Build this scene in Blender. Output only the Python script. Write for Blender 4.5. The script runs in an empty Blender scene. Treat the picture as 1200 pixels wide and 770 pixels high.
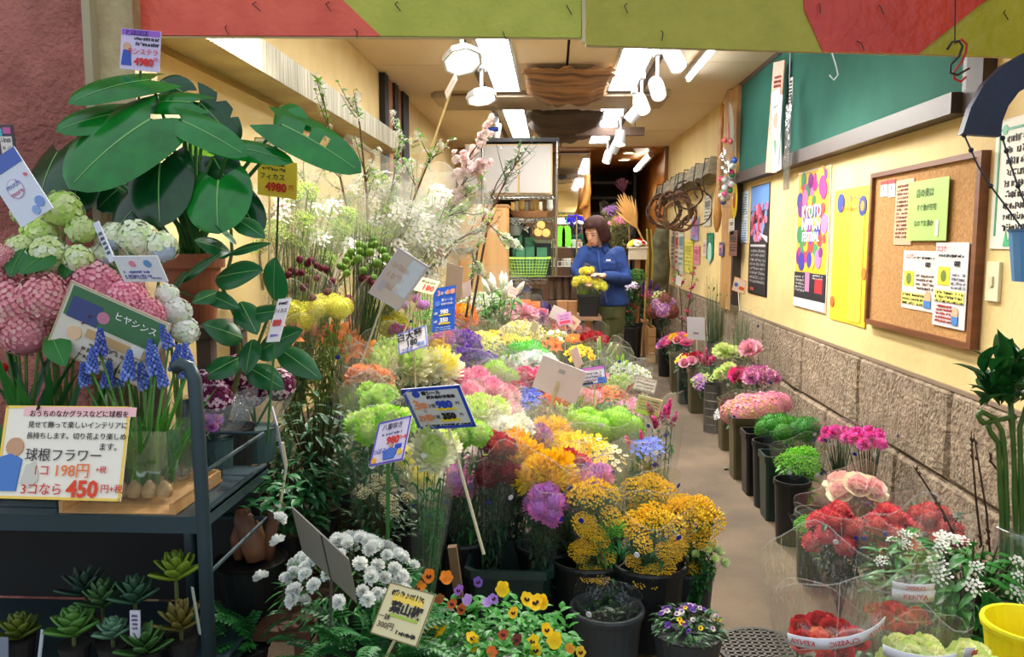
import bpy, math, random
from mathutils import Vector, Matrix, Euler, noise
random.seed(11)
S = bpy.context.scene
COL = S.collection
R = random.uniform
# ------------------------------------------------------------------ camera, world, exposure
FPX = 950.0
PITCH, YAW, CAMZ = math.atan(101 / FPX), math.radians(2.875), 1.35
cam_d = bpy.data.cameras.new('camera'); cam = bpy.data.objects.new('camera', cam_d); COL.objects.link(cam)
cam_d.sensor_width = 36.0; cam_d.lens = 36.0 * FPX / 1200.0; cam_d.clip_start = 0.05
cam.location = (0, 0, CAMZ)
cam.rotation_euler = (math.pi / 2 - PITCH, 0, YAW)
S.camera = cam
CAMR = Euler(cam.rotation_euler).to_matrix()
w = bpy.data.worlds.new('street_light'); S.world = w; w.use_nodes = True
w.node_tree.nodes['Background'].inputs[0].default_value = (0.80, 0.90, 1.0, 1)
w.node_tree.nodes['Background'].inputs[1].default_value = 0.85
S.view_settings.view_transform = 'Standard'; S.view_settings.look = 'None'
S.view_settings.gamma = 1.0; S.view_settings.exposure = 0.38
try: S.view_settings.use_curve_mapping = False
except Exception: pass
TUBE_STRENGTH, LAMP_POWER = 21.0, 82.0

def ray(px, py): return CAMR @ Vector(((px - 600) / FPX, (385 - py) / FPX, -1.0))
def at(px, py, Y):
    r = ray(px, py); return Vector((0, 0, CAMZ)) + r * (Y / r.y)
def on_wall(px, py, X):
    r = ray(px, py); return Vector((0, 0, CAMZ)) + r * (X / r.x)
def on_z(px, py, z):
    r = ray(px, py); return Vector((0, 0, CAMZ)) + r * ((z - CAMZ) / r.z)
def px2m(n, Y): return n * Y / FPX
# ------------------------------------------------------------------ materials
def lin(c):
    o = []
    for v in c[:3]:
        v = v / 255.0
        o.append(v / 12.92 if v <= 0.04045 else ((v + 0.055) / 1.055) ** 2.4)
    return tuple(o) + (1.0,)
MATS = {}
def mat(name, col=(200, 200, 200), rough=0.6, metal=0.0, col2=None, scale=20.0, bump=0.0, bscale=60.0, emit=0.0, rnd=0.0,
        stretch=None, thr=(0.35, 0.65), spec=0.5, transl=0.0):
    if name in MATS: return MATS[name]
    m = bpy.data.materials.new(name); m.use_nodes = True
    nt = m.node_tree; N = nt.nodes; Lk = nt.links
    b = N['Principled BSDF']
    b.inputs['Base Color'].default_value = lin(col); b.inputs['Roughness'].default_value = rough
    b.inputs['Metallic'].default_value = metal; b.inputs['Specular IOR Level'].default_value = spec
    src = None; vec = None
    if col2 is not None or bump:
        tc = N.new('ShaderNodeTexCoord'); vec = tc.outputs['Object']
        if stretch:
            mp = N.new('ShaderNodeMapping'); mp.inputs['Scale'].default_value = stretch
            Lk.new(vec, mp.inputs['Vector']); vec = mp.outputs['Vector']
    if col2 is not None:
        n = N.new('ShaderNodeTexNoise'); n.inputs['Scale'].default_value = scale; n.inputs['Detail'].default_value = 6
        Lk.new(vec, n.inputs['Vector'])
        cr = N.new('ShaderNodeValToRGB'); cr.color_ramp.elements[0].position = thr[0]; cr.color_ramp.elements[1].position = thr[1]
        cr.color_ramp.elements[0].color = lin(col); cr.color_ramp.elements[1].color = lin(col2)
        Lk.new(n.outputs['Fac'], cr.inputs['Fac']); src = cr.outputs['Color']
    if rnd:
        oi = N.new('ShaderNodeObjectInfo'); hs = N.new('ShaderNodeHueSaturation')
        mr = N.new('ShaderNodeMapRange'); mr.inputs['To Min'].default_value = 1 - rnd; mr.inputs['To Max'].default_value = 1 + rnd
        Lk.new(oi.outputs['Random'], mr.inputs['Value']); Lk.new(mr.outputs['Result'], hs.inputs['Value'])
        mh = N.new('ShaderNodeMapRange'); mh.inputs['To Min'].default_value = .5 + rnd * .06; mh.inputs['To Max'].default_value = .5 - rnd * .06
        Lk.new(oi.outputs['Random'], mh.inputs['Value']); Lk.new(mh.outputs['Result'], hs.inputs['Hue'])
        if src: Lk.new(src, hs.inputs['Color'])
        else: hs.inputs['Color'].default_value = lin(col)
        src = hs.outputs['Color']
    if src: Lk.new(src, b.inputs['Base Color'])
    if bump:
        n2 = N.new('ShaderNodeTexNoise'); n2.inputs['Scale'].default_value = bscale; n2.inputs['Detail'].default_value = 5
        Lk.new(vec, n2.inputs['Vector'])
        bp = N.new('ShaderNodeBump'); bp.inputs['Strength'].default_value = bump; bp.inputs['Distance'].default_value = 0.02
        Lk.new(n2.outputs['Fac'], bp.inputs['Height']); Lk.new(bp.outputs['Normal'], b.inputs['Normal'])
    if emit:
        b.inputs['Emission Color'].default_value = lin(col); b.inputs['Emission Strength'].default_value = emit
    if transl:
        t = N.new('ShaderNodeBsdfTranslucent')
        if src: Lk.new(src, t.inputs['Color'])
        else: t.inputs['Color'].default_value = lin(col)
        mx = N.new('ShaderNodeMixShader'); mx.inputs[0].default_value = transl
        Lk.new(b.outputs[0], mx.inputs[1]); Lk.new(t.outputs[0], mx.inputs[2]); Lk.new(mx.outputs[0], N['Material Output'].inputs['Surface'])
    MATS[name] = m
    return m
def film(name, tint=(235, 240, 235), clear=0.915, gloss=0.06, rough=0.10):
    """clear plastic film: mostly see-through, some sheen, a little milky"""
    if name in MATS: return MATS[name]
    m = bpy.data.materials.new(name); m.use_nodes = True
    nt = m.node_tree; N = nt.nodes; Lk = nt.links; N.remove(N['Principled BSDF'])
    tr = N.new('ShaderNodeBsdfTransparent'); gl = N.new('ShaderNodeBsdfGlossy'); df = N.new('ShaderNodeBsdfTranslucent'); dd = N.new('ShaderNodeBsdfDiffuse')
    gl.inputs['Roughness'].default_value = rough
    for q in (df, dd): q.inputs['Color'].default_value = lin(tint)
    tr.inputs['Color'].default_value = (0.985, 0.99, 0.985, 1)
    m0 = N.new('ShaderNodeMixShader'); m0.inputs[0].default_value = 0.5
    Lk.new(df.outputs[0], m0.inputs[1]); Lk.new(dd.outputs[0], m0.inputs[2])
    m1 = N.new('ShaderNodeMixShader'); m1.inputs[0].default_value = gloss / max(1e-3, 1 - clear)
    Lk.new(m0.outputs[0], m1.inputs[1]); Lk.new(gl.outputs[0], m1.inputs[2])
    m2 = N.new('ShaderNodeMixShader'); m2.inputs[0].default_value = 1 - clear
    Lk.new(tr.outputs[0], m2.inputs[1]); Lk.new(m1.outputs[0], m2.inputs[2])
    Lk.new(m2.outputs[0], N['Material Output'].inputs['Surface'])
    n = N.new('ShaderNodeTexNoise'); n.inputs['Scale'].default_value = 9; tc = N.new('ShaderNodeTexCoord'); Lk.new(tc.outputs['Object'], n.inputs['Vector'])
    bp = N.new('ShaderNodeBump'); bp.inputs['Strength'].default_value = .5; bp.inputs['Distance'].default_value = .02
    Lk.new(n.outputs['Fac'], bp.inputs['Height']); Lk.new(bp.outputs['Normal'], gl.inputs['Normal'])
    MATS[name] = m
    return m
def cm(c, **k):
    """plain coloured print / paint, keyed by colour"""
    return mat('paint_%02x%02x%02x' % tuple(c[:3]) + ('_'.join(str(v) for v in k.values())), c, **k)
def petal_mat(c): return mat('petal_%02x%02x%02x' % tuple(c), c, rough=.62, rnd=.10, transl=.22, spec=.25)
def leaf_mat(c): return mat('leaf_%02x%02x%02x' % tuple(c), c, rough=.42, rnd=.16, transl=.18, spec=.4)
G_DARK, G_MID, G_LIGHT, G_LIME, G_BLUE = (20, 68, 30), (38, 104, 44), (84, 150, 60), (140, 190, 66), (70, 120, 92)
# ------------------------------------------------------------------ mesh builder
class MB:
    def __init__(s): s.v = []; s.f = []; s.m = []; s.n = 0
    def add(s, vs, fs, mi=0, M=None):
        b = len(s.v)
        if M is not None: s.v += [tuple(M @ Vector(p)) for p in vs]
        else: s.v += [tuple(p) for p in vs]
        s.f += [tuple(b + i for i in f) for f in fs]; s.m += [mi] * len(fs)
        return s
    def box(s, x0, y0, z0, x1, y1, z1, mi=0, M=None):
        vs = [(x0, y0, z0), (x1, y0, z0), (x1, y1, z0), (x0, y1, z0), (x0, y0, z1), (x1, y0, z1), (x1, y1, z1), (x0, y1, z1)]
        return s.add(vs, [(0, 3, 2, 1), (4, 5, 6, 7), (0, 1, 5, 4), (1, 2, 6, 5), (2, 3, 7, 6), (3, 0, 4, 7)], mi, M)
    def tube(s, pts, r, n=6, mi=0, cap=True, M=None):
        pts = [Vector(p) for p in pts]; k = len(pts)
        rr = [r] * k if isinstance(r, (int, float)) else list(r)
        vs = []; fs = []; u = None
        for i, p in enumerate(pts):
            d = (pts[min(i + 1, k - 1)] - pts[max(i - 1, 0)])
            d = d.normalized() if d.length > 1e-9 else Vector((0, 0, 1))
            if u is None: u = d.orthogonal().normalized()
            else:
                u = u - d * u.dot(d); u = u.normalized() if u.length > 1e-6 else d.orthogonal().normalized()
            v = d.cross(u)
            for j in range(n):
                a = 2 * math.pi * j / n
                vs.append(p + (u * math.cos(a) + v * math.sin(a)) * rr[i])
        for i in range(k - 1):
            for j in range(n):
                a = i * n + j; b = i * n + (j + 1) % n
                fs.append((a, b, b + n, a + n))
        if cap: fs.append(tuple(range(n - 1, -1, -1))); fs.append(tuple(range((k - 1) * n, k * n)))
        return s.add(vs, fs, mi, M)
    def lathe(s, prof, n=20, mi=0, M=None, sx=1, sy=1, closed=False):
        vs = []; fs = []; k = len(prof)
        for (r, z) in prof:
            for j in range(n):
                a = 2 * math.pi * j / n; vs.append((r * math.cos(a) * sx, r * math.sin(a) * sy, z))
        for i in range(k - 1 if not closed else k):
            for j in range(n):
                a = i * n + j; b = i * n + (j + 1) % n; i2 = (i + 1) % k
                fs.append((a, b, i2 * n + (j + 1) % n, i2 * n + j))
        if not closed:
            if prof[0][0] > 1e-6: fs.append(tuple(range(n - 1, -1, -1)))
            if prof[-1][0] > 1e-6: fs.append(tuple(range((k - 1) * n, k * n)))
        return s.add(vs, fs, mi, M)
    def loft(s, rings, mi=0, M=None, cap=True):
        n = len(rings[0]); vs = [p for r in rings for p in r]; fs = []
        for i in range(len(rings) - 1):
            for j in range(n):
                a = i * n + j; b = i * n + (j + 1) % n; fs.append((a, b, b + n, a + n))
        if cap: fs.append(tuple(range(n - 1, -1, -1))); fs.append(tuple(range(len(vs) - n, len(vs))))
        return s.add(vs, fs, mi, M)
    def octa(s, c, r, mi=0, M=None, sz=1.0):
        x, y, z = c
        return s.add([(x + r, y, z), (x - r, y, z), (x, y + r, z), (x, y - r, z), (x, y, z + r * sz), (x, y, z - r * sz)],
                     [(0, 2, 4), (2, 1, 4), (1, 3, 4), (3, 0, 4), (2, 0, 5), (1, 2, 5), (3, 1, 5), (0, 3, 5)], mi, M)
    def ball(s, c, r, n=8, k=5, mi=0, M=None, sz=1.0):
        prof = [(max(1e-5, math.sin(math.pi * i / k)) * r, -math.cos(math.pi * i / k) * r * sz) for i in range(k + 1)]
        T = Matrix.Translation(Vector(c))
        return s.lathe(prof, n, mi, T if M is None else M @ T)
    def petal(s, M, L=1, W=.5, cup=.3, mi=0, shape=(.35, .95, .8), tip=.25, mi2=None):
        """strip petal from origin along +Y, normal +Z, bending up by cup (radians)"""
        n = len(shape) + 1; vs = []; y = z = 0; a = 0; st = L / n
        ws = list(shape) + [tip]
        for i in range(n + 0):
            wv = W * ws[i] * .5
            vs += [(-wv, y, z), (wv, y, z)]
            a += cup / n; y += st * math.cos(a); z += st * math.sin(a)
        fs = [(2 * i, 2 * i + 1, 2 * i + 3, 2 * i + 2) for i in range(n - 1)]
        s.add(vs, fs, mi, M)
        if mi2 is not None: s.m[-len(fs)] = mi2
        return s
    def leaf(s, M, L=1, W=.4, bend=-.6, fold=.12, n=5, mi=0, prof=None, mid=None, midw=.03):
        """pointed leaf along +Y with a folded midrib"""
        vs = []; fs = []; y = z = 0; a = 0; st = L / n
        for i in range(n + 1):
            t = i / n; wv = (prof(t) if prof else math.sin(math.pi * min(1, t ** .8)) ** .85) * W * .5
            vs += [(-wv, y, z + fold * wv * 2), (0, y, z), (wv, y, z + fold * wv * 2)]
            a += bend / n; y += st * math.cos(a); z += st * math.sin(a)
        for i in range(n):
            b = 3 * i; fs += [(b, b + 1, b + 4, b + 3), (b + 1, b + 2, b + 5, b + 4)]
        s.add(vs, fs, mi, M)
        if mid is not None:
            q = []; 
            for i in range(n + 1):
                p = vs[3 * i + 1]; h = midw * W * (1 - .8 * i / n); q += [(-h, p[1], p[2] + .012 * L), (h, p[1], p[2] + .012 * L)]
            s.add(q, [(2 * i, 2 * i + 1, 2 * i + 3, 2 * i + 2) for i in range(n)], mid, M)
        return s
    def mesh(s, name, mats, smooth=True):
        me = bpy.data.meshes.new(name); me.from_pydata(s.v, [], s.f)
        for m in (mats if isinstance(mats, (list, tuple)) else [mats]): me.materials.append(m)
        me.polygons.foreach_set('material_index', s.m)
        if smooth: me.polygons.foreach_set('use_smooth', [True] * len(s.f))
        me.update()
        return me
def tag(o, label=None, cat=None, group=None, kind=None):
    if label: o['label'] = label
    if cat: o['category'] = cat
    if group: o['group'] = group
    if kind: o['kind'] = kind
    return o
def obj(name, data, parent=None, loc=None, rot=None, scale=None, M=None):
    o = bpy.data.objects.new(name, data); COL.objects.link(o)
    if parent: o.parent = parent
    if M is not None: o.matrix_basis = M
    else:
        if loc is not None: o.location = loc
        if rot is not None: o.rotation_euler = rot
        if scale is not None: o.scale = scale if hasattr(scale, '__len__') else (scale,) * 3
    return o
def build(mb, name, mats, parent=None, smooth=False, **k): return obj(name, mb.mesh(name, mats, smooth), parent, **k)
def empty(name, loc=(0, 0, 0), rot=None, label=None, cat=None, group=None, M=None):
    o = obj(name, None, None, loc, rot, M=M); o.empty_display_size = .05
    return tag(o, label, cat, group)
def struct(mb, name, mats, parent=None, smooth=False):
    o = build(mb, name, mats, parent, smooth)
    if not parent: o['kind'] = 'structure'
    return o
def TRS(loc, rot=(0, 0, 0), s=1):
    M = Matrix.Translation(Vector(loc)) @ Euler(rot).to_matrix().to_4x4()
    return M @ Matrix.Diagonal((s, s, s, 1)) if s != 1 else M
def axis_rot(d, spin=0.0):
    """matrix whose +Z follows d"""
    q = Vector((0, 0, 1)).rotation_difference(Vector(d).normalized())
    return q.to_matrix().to_4x4() @ Matrix.Rotation(spin, 4, 'Z')
def bezier_pts(a, b, c, n=6):
    a, b, c = Vector(a), Vector(b), Vector(c)
    return [a * (1 - t) ** 2 + b * 2 * t * (1 - t) + c * t * t for t in [i / n for i in range(n + 1)]]
# ------------------------------------------------------------------ printed cards, posters and price signs
def frame_facing(P, nrm, roll=0.0):
    """local x right, y up, z = normal"""
    z = Vector(nrm).normalized(); x = Vector((0, 0, 1)).cross(z).normalized(); y = z.cross(x)
    M = Matrix((x, y, z)).transposed().to_4x4(); M.translation = Vector(P)
    return M @ Matrix.Rotation(roll, 4, 'Z')
WALLR = lambda Y, z, X: frame_facing((X, Y, z), (-1, 0, 0))
INK = (30, 28, 34)
TEXTS = []
def finish_texts():
    """turn the lettering into plain meshes"""
    dg = bpy.context.evaluated_depsgraph_get()
    for o in TEXTS:
        me = bpy.data.meshes.new_from_object(o.evaluated_get(dg)); n = o.name
        q = obj('lettering', me, o.parent, M=o.matrix_basis.copy()); c = o.data
        bpy.data.objects.remove(o); bpy.data.curves.remove(c)
def text(s, parent, x, y, size, col, z=.004, align='CENTER', bold=0.0, rot=0.0, ext=.0004, sx=1.0, name='lettering'):
    c = bpy.data.curves.new(name, 'FONT'); c.body = s; c.size = size; c.align_x = align; c.align_y = 'CENTER'
    c.extrude = ext; c.offset = bold; c.resolution_u = 2; c.fill_mode = 'FRONT'
    c.materials.append(cm(col, rough=.7))
    o = obj(name, c, parent, loc=(x, y, z), rot=(0, 0, rot), scale=(sx, 1, 1)); TEXTS.append(o)
    return o
def card(name, label, cat, M, w, h, bg, elems=(), group=None, thick=.003, border=None, bw=.04, gloss=.55, poly=None, warp=0.0):
    """a thin printed sheet with real thickness; elems are flat print in fractions of w, h (centre = 0, 0)"""
    b = MB()
    if poly: pts = [(x * w, y * h) for x, y in poly]; n = len(pts)
    if poly: b.loft([[(x, y, -thick) for x, y in pts], [(x, y, 0) for x, y in pts]])
    else:
        nx = 6
        top = []
        for i in range(nx + 1):
            u = i / nx - .5; top.append((u * w, warp * w * (u * u * 4 - .4)))
        vs = []
        for (x, d) in top: vs += [(x, -h / 2, d), (x, h / 2, d), (x, -h / 2, d - thick), (x, h / 2, d - thick)]
        fs = []
        for i in range(nx):
            a = 4 * i; c = a + 4
            fs += [(a, c, c + 1, a + 1), (a + 2, a + 3, c + 3, c + 2), (a, a + 2, c + 2, c), (a + 1, c + 1, c + 3, a + 3)]
        fs += [(0, 1, 3, 2), (4 * nx, 4 * nx + 2, 4 * nx + 3, 4 * nx + 1)]
        b.add(vs, fs)
    root = build(b, name, cm(bg, rough=gloss), M=M); tag(root, label, cat, group)
    pr = MB(); pm = []
    def mi(c):
        m = cm(c, rough=gloss)
        if m not in pm: pm.append(m)
        return pm.index(m)
    e0 = warp * w * .7 + .0012
    if border:
        for (x0, y0, x1, y1) in ((-.5, -.5, .5, -.5 + bw * w / h), (-.5, .5 - bw * w / h, .5, .5), (-.5, -.5, -.5 + bw, .5), (.5 - bw, -.5, .5, .5)):
            pr.box(x0 * w, y0 * h, 0, x1 * w, y1 * h, e0, mi(border))
    k = 0
    for e in elems:
        k += 1; dz = e0 + .00025 * min(k, 8) + .00004 * k
        if e[0] == 'r': _, x, y, ww, hh, c = e; pr.box((x - ww / 2) * w, (y - hh / 2) * h, 0, (x + ww / 2) * w, (y + hh / 2) * h, dz, mi(c))
        elif e[0] == 'c':
            _, x, y, r, c = e; T = Matrix.Translation((x * w, y * h, 0)); pr.lathe([(r * w, 0), (r * w, dz)], 14, mi(c), T)
        elif e[0] == 'p':
            _, pts, c = e; pr.loft([[(x * w, y * h, 0) for x, y in pts], [(x * w, y * h, dz) for x, y in pts]], mi(c))
        elif e[0] == 's':     # lines of handwriting too small to read
            _, x, y, ww, lines, lh, c = e; rs = random.Random(int(abs(x * 991 + y * 77 + ww * 13) * 100))
            for L in range(lines):
                yy = y - L * lh; xx = x - ww / 2
                while xx < x + ww / 2 - .01:
                    g = rs.uniform(.018, .045); hh = lh * rs.uniform(.35, .62)
                    if rs.random() < .85:
                        for q in range(2):
                            ox = xx + rs.uniform(0, g * .6); oy = yy + rs.uniform(-.3, .3) * lh
                            if rs.random() < .5: pr.box(ox * w, (oy) * h, 0, (ox + g * .75) * w, (oy + lh * .13) * h, dz, mi(c))
                            else: pr.box(ox * w, (yy - hh / 2) * h, 0, (ox + .009) * w, (yy + hh / 2) * h, dz, mi(c))
                    xx += g
        elif e[0] == 't':
            _, t, x, y, sz, c = e[:6]; kw = e[6] if len(e) > 6 else {}
            text(t, root, x * w, y * h, sz * h, c, z=dz + .0005, **kw)
    if pr.v: build(pr, 'print', pm, root)
    return root
def quad_frame(quad, Y, flip=1):
    """a flat rectangle whose four photo corners (tl, tr, br, bl) are given, standing at depth Y"""
    c = [Vector((q[0], -q[1])) for q in quad]; cx = sum(q[0] for q in quad) / 4; cy = sum(q[1] for q in quad) / 4
    u = (c[1] + c[2] - c[0] - c[3]) / 2; v = (c[0] + c[1] - c[2] - c[3]) / 2; d = u.dot(v)
    a = math.sqrt(abs(d)) * flip; bb = 0 if a == 0 else -d / a
    U3, V3 = Vector((u.x, u.y, a)), Vector((v.x, v.y, bb)); P = at(cx, cy, Y); k = (P - Vector((0, 0, CAMZ))).length / FPX
    x = (CAMR @ U3).normalized(); y = (CAMR @ V3).normalized(); z = x.cross(y)
    M = Matrix((x, y, z)).transposed().to_4x4(); M.translation = P
    return M, U3.length * k, V3.length * k
def sign(name, label, quad, Y, bg, elems=(), stick=None, group=None, border=None, stick_col=(205, 190, 150), bw=.04, cat='price sign', flip=1, sr=.0035, so=-.008, thick=.003):
    """price card on a stick; stick = (px, py) in the photo where the stick ends"""
    M, w_, h_ = quad_frame(quad, Y, flip)
    c = card(name, label, cat, M, w_, h_, bg, elems, group, border=border, bw=bw, thick=thick)
    if stick:
        q = M.inverted() @ at(stick[0], stick[1], Y + .01)
        b = MB(); b.tube([(0, h_ * -.05, so), (0, h_ * -.5, so), (q.x, q.y, q.z + so)] if abs(q.z) > .02 else [(0, h_ * -.05, so), (q.x, q.y, so)], sr, 6)
        build(b, 'stick', cm(stick_col, rough=.6), c)
    return c
# ================================================================== THE SETTING
XR, XL, ZC, YB, YE = 1.60, -1.37, 2.68, 11.6, 15.5
M_CREAM = mat('cream_plaster', (226, 200, 140), rough=.75, col2=(214, 187, 126), scale=3, bump=.12, bscale=35)
M_FLOOR = mat('worn_concrete', (108, 90, 69), rough=.85, col2=(80, 66, 50), scale=2.6, bump=.35, bscale=140)
M_CEIL = mat('ceiling_board', (232, 212, 178), rough=.8, col2=(208, 182, 144), scale=.9, stretch=(1, .35, 1), thr=(.45, .8))
M_PINK = mat('pink_stucco', (182, 112, 100), rough=.95, col2=(150, 88, 80), scale=7, bump=1.0, bscale=55)
M_STONE = mat('split_stone', (162, 143, 118), rough=.9, col2=(120, 102, 82), scale=26, bump=.9, bscale=48)
M_JOINT = mat('mortar', (70, 58, 48), rough=.95)
M_WOODP = mat('orange_wood_panel', (176, 118, 54), rough=.35, col2=(150, 94, 40), scale=4, stretch=(6, 6, .4))
M_DARK = mat('dark_brown_wall', (46, 34, 28), rough=.8, col2=(32, 24, 20), scale=3)
M_METALW = mat('white_enamel', (196, 198, 200), rough=.35)
M_STEEL = mat('steel', (150, 150, 150), rough=.3, metal=1.0)
M_BLACK = mat('black_plastic', (22, 23, 24), rough=.4)
M_TUBE = mat('tube_glow', (246, 250, 255), emit=TUBE_STRENGTH, rough=.4)
M_LAMP = mat('lamp_glow', (255, 244, 224), emit=4.0, rough=.4)
M_WARM = mat('warm_lamp_glow', (255, 220, 160), emit=14.0, rough=.4)
FILM = film('clear_film')
FILM2 = film('crisp_film', clear=.895, gloss=.09, rough=.04)
FEDGE = film('film_bright_edge', tint=(245, 248, 248), clear=.62, gloss=.2, rough=.1)  # whiter, denser film that paints a bright line on rims and creases
FILM4 = film('frosted_film', tint=(248, 244, 234), clear=.80, gloss=.08, rough=.15)
FILM3 = film('milky_film', clear=.88, gloss=.08, rough=.12)

f = MB(); f.box(-6, -3, -.1, 6, YE + .2, 0); floor_ = struct(f, 'floor', M_FLOOR)
# stains on the floor are water marks of their own shape
# ceiling boards, one by one
ceil = MB(); ceil.box(XL - .3, 2.62, ZC + .03, XR + .3, YB, ZC + .12); ceil_o = struct(ceil, 'ceiling', M_DARK)
cp = MB(); cp.box(-.75, -.905, 0, .75, .905, .03)
cpm = cp.mesh('ceiling_board', M_CEIL, False)
for i in range(2):
    for j in range(5):
        if True: obj('ceiling_board', cpm, ceil_o, loc=((-0.66, 0.86)[i], 3.52 + j * 1.82, ZC))
b = MB(); b.box(XL - .12, 2.5, 0, XL, YE, ZC + .15); wl = struct(b, 'wall_left', M_CREAM)
b = MB(); b.box(XR, 1.2, .775, XR + .12, YB, ZC + .15); b.box(XR + .03, 1.2, 0, XR + .12, YB, .775, 1); wrt = struct(b, 'wall_right', [M_CREAM, M_JOINT])
# split-face stone blocks of the right wall
rs = random.Random(5)
def stone(w_, h_, seed):
    m = MB(); nx, nz = 7, 5; vs = []; fs = []; r_ = random.Random(seed)
    for k in range(nz + 1):
        for i in range(nx + 1):
            e = min(i, nx - i, k, nz - k); x = (0 if e == 0 else -.012 - r_.uniform(0, .012))
            u = (0, .02, .2, .4, .6, .8, .98, 1)[i]; v = (0, .05, .35, .65, .95, 1)[k]
            vs.append((x, (u - .5) * w_, (v - .5) * h_))
    for k in range(nz):
        for i in range(nx):
            a = k * (nx + 1) + i; fs.append((a, a + nx + 1, a + nx + 2, a + 1))
    m.add(vs, fs)
    m.box(.003, -w_ / 2, -h_ / 2, .03, w_ / 2, h_ / 2)
    return m.mesh('stone_block', M_STONE, False)
S1 = [stone(.955, .371, s) for s in range(4)]
for row, z0, off in ((0, .395, 3.26), (1, .018, 2.78)):
    for k in range(-2, 9):
        y = off + k * .963 + .4815
        if 1.2 < y < YB: obj('stone_block', S1[(k + row) % 4], wrt, loc=(XR, y, z0 + .185))
b = MB(); b.box(XR - .014, 1.2, .762, XR + .02, YB, .778); struct(b, 'trim_1', mat('stone_cap', (132, 112, 88), rough=.9))
# back room
b = MB(); b.box(XL - .3, YE, 0, XR + .3, YE + .1, ZC + .1); struct(b, 'wall_back', M_DARK)
b = MB(); b.box(XL - .3, YB, ZC - .02, XR + .3, YE, ZC + .1); struct(b, 'ceiling_back_room', M_WOODP)
b = MB(); b.box(XR, YB, 0, XR + .12, YE, ZC + .1); struct(b, 'wall_right_back_room', M_WOODP)
b = MB(); b.box(XR - .05, YB - .04, 0, XR + .01, YB + .04, ZC); struct(b, 'trim_2', mat('wood_trim', (134, 88, 44), rough=.4))
# front: lintel over the shopfront, cream column, pink stucco pillar
b = MB(); b.box(-6, 2.58, 2.14, 6, 2.7, 4.2); struct(b, 'wall_front', M_CREAM)
b = MB(); b.box(-1.50, 2.48, 0, -1.275, 2.62, 2.6); b.box(-1.41, 2.44, 0, -1.385, 2.5, 2.6, 1); struct(b, 'wall_column', [mat('column_plaster', (196, 176, 134), rough=.8, col2=(160, 138, 100), scale=7, bump=.3, bscale=40), mat('column_edge', (170, 158, 128), rough=.8)])
pl = MB(); nx, nz = 30, 60; vs = []; fs = []
for k in range(nz + 1):
    for i in range(nx + 1):
        x = -2.45 + i / nx * 1.04; z = k / nz * 3.0
        d = noise.noise(Vector((x * 5, 0, z * 4))) * .035 + noise.noise(Vector((x * 14, 3, z * 11))) * .014
        if i == nx: d = -.03
        vs.append((x, 2.42 - d, z))
for k in range(nz):
    for i in range(nx): a = k * (nx + 1) + i; fs.append((a, a + 1, a + nx + 2, a + nx + 1))
pl.add(vs, fs); pl.box(-2.45, 2.44, 0, -1.41, 2.6, 3.0); struct(pl, 'wall_pillar', M_PINK, smooth=True)
# metal-faced duct along the left wall
M_CORR = mat('brushed_zinc', (132, 124, 104), rough=.45, metal=.5, col2=(186, 178, 154), scale=40, stretch=(1, 2.4, .05), bump=.3, bscale=60)
du = MB(); du.box(XL, 2.62, 2.03, -1.17, 6.3, 2.16)
duct = tag(build(du, 'wall_duct', mat('dull_zinc', (164, 150, 104), rough=.55, metal=.3, col2=(140, 124, 86), scale=5)), 'zinc-faced duct box running along the cream wall above the monstera', 'duct')
fc = MB(); n = 220
vs = []; 
for i in range(n + 1):
    y = 2.62 + 3.68 * i / n; x = -1.168 + (.006 if i % 2 else 0); vs += [(x, y, 2.03), (x, y, 2.16)]
fc.add(vs, [(2 * i, 2 * i + 1, 2 * i + 3, 2 * i + 2) for i in range(n)]); build(fc, 'ribbed_face', M_CORR, duct)
b = MB(); b.box(XL, 2.62, 2.012, XL + .02, 6.3, 2.03); build(b, 'edge_strip', mat('duct_edge', (150, 120, 62), rough=.7), duct)
# dark slatted louvre in the left wall
lv = empty('slatted_louvre', (XL, 7.0, 1.0), label='tall louvre of black and brown slats set in the left wall near the ceiling', cat='louvre')
for k, (c, y0, y1) in enumerate((((24, 20, 18), 6.45, 6.60), ((150, 100, 60), 6.60, 6.86), ((24, 20, 18), 6.86, 7.02), ((132, 86, 52), 7.02, 7.24), ((20, 17, 15), 7.24, 7.52))):
    b = MB(); b.box(.004, y0 - 7.0, 0, .03 if k % 2 else .05, y1 - 7.0, 1.67); build(b, 'slat', cm(c, rough=.7), lv)
# ------------------------------------------------------------------ ceiling fittings
def fluorescent(name, label, x0, x1, y0, y1):
    r = empty(name, ((x0 + x1) / 2, (y0 + y1) / 2, ZC), label=label, cat='ceiling light', group='fluorescent ceiling lights')
    hw, hl = (x1 - x0) / 2, (y1 - y0) / 2
    b = MB(); b.box(-hw - .02, -hl - .02, -.022, -hw, hl + .02, 0); b.box(hw, -hl - .02, -.022, hw + .02, hl + .02, 0)
    b.box(-hw, -hl - .02, -.022, hw, -hl, 0); b.box(-hw, hl, -.022, hw, hl + .02, 0); build(b, 'frame', M_METALW, r)
    k = max(1, round((y1 - y0) / 1.22))
    for i in range(k):
        a = -hl + i * 2 * hl / k; c = -hl + (i + 1) * 2 * hl / k
        d = MB(); n = 10
        d.box(-hw, a + .004, -.012, hw, c - .004, -.004)
        build(d, 'diffuser', M_TUBE, r)
fluorescent('fluorescent_light', 'long white ceiling light strip near the flood lamps, on the louvre side', -.505, -.30, 3.4, 7.24)
fluorescent('fluorescent_light', 'long white ceiling light strip beside the row of spot lamps', .475, .69, 3.4, 7.24)
fluorescent('fluorescent_light', 'short far ceiling light strip above the white cupboard', -.505, -.30, 8.12, 10.4)
fluorescent('fluorescent_light', 'short far ceiling light strip behind the hanging brown board', .475, .69, 8.12, 11.0)
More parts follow.
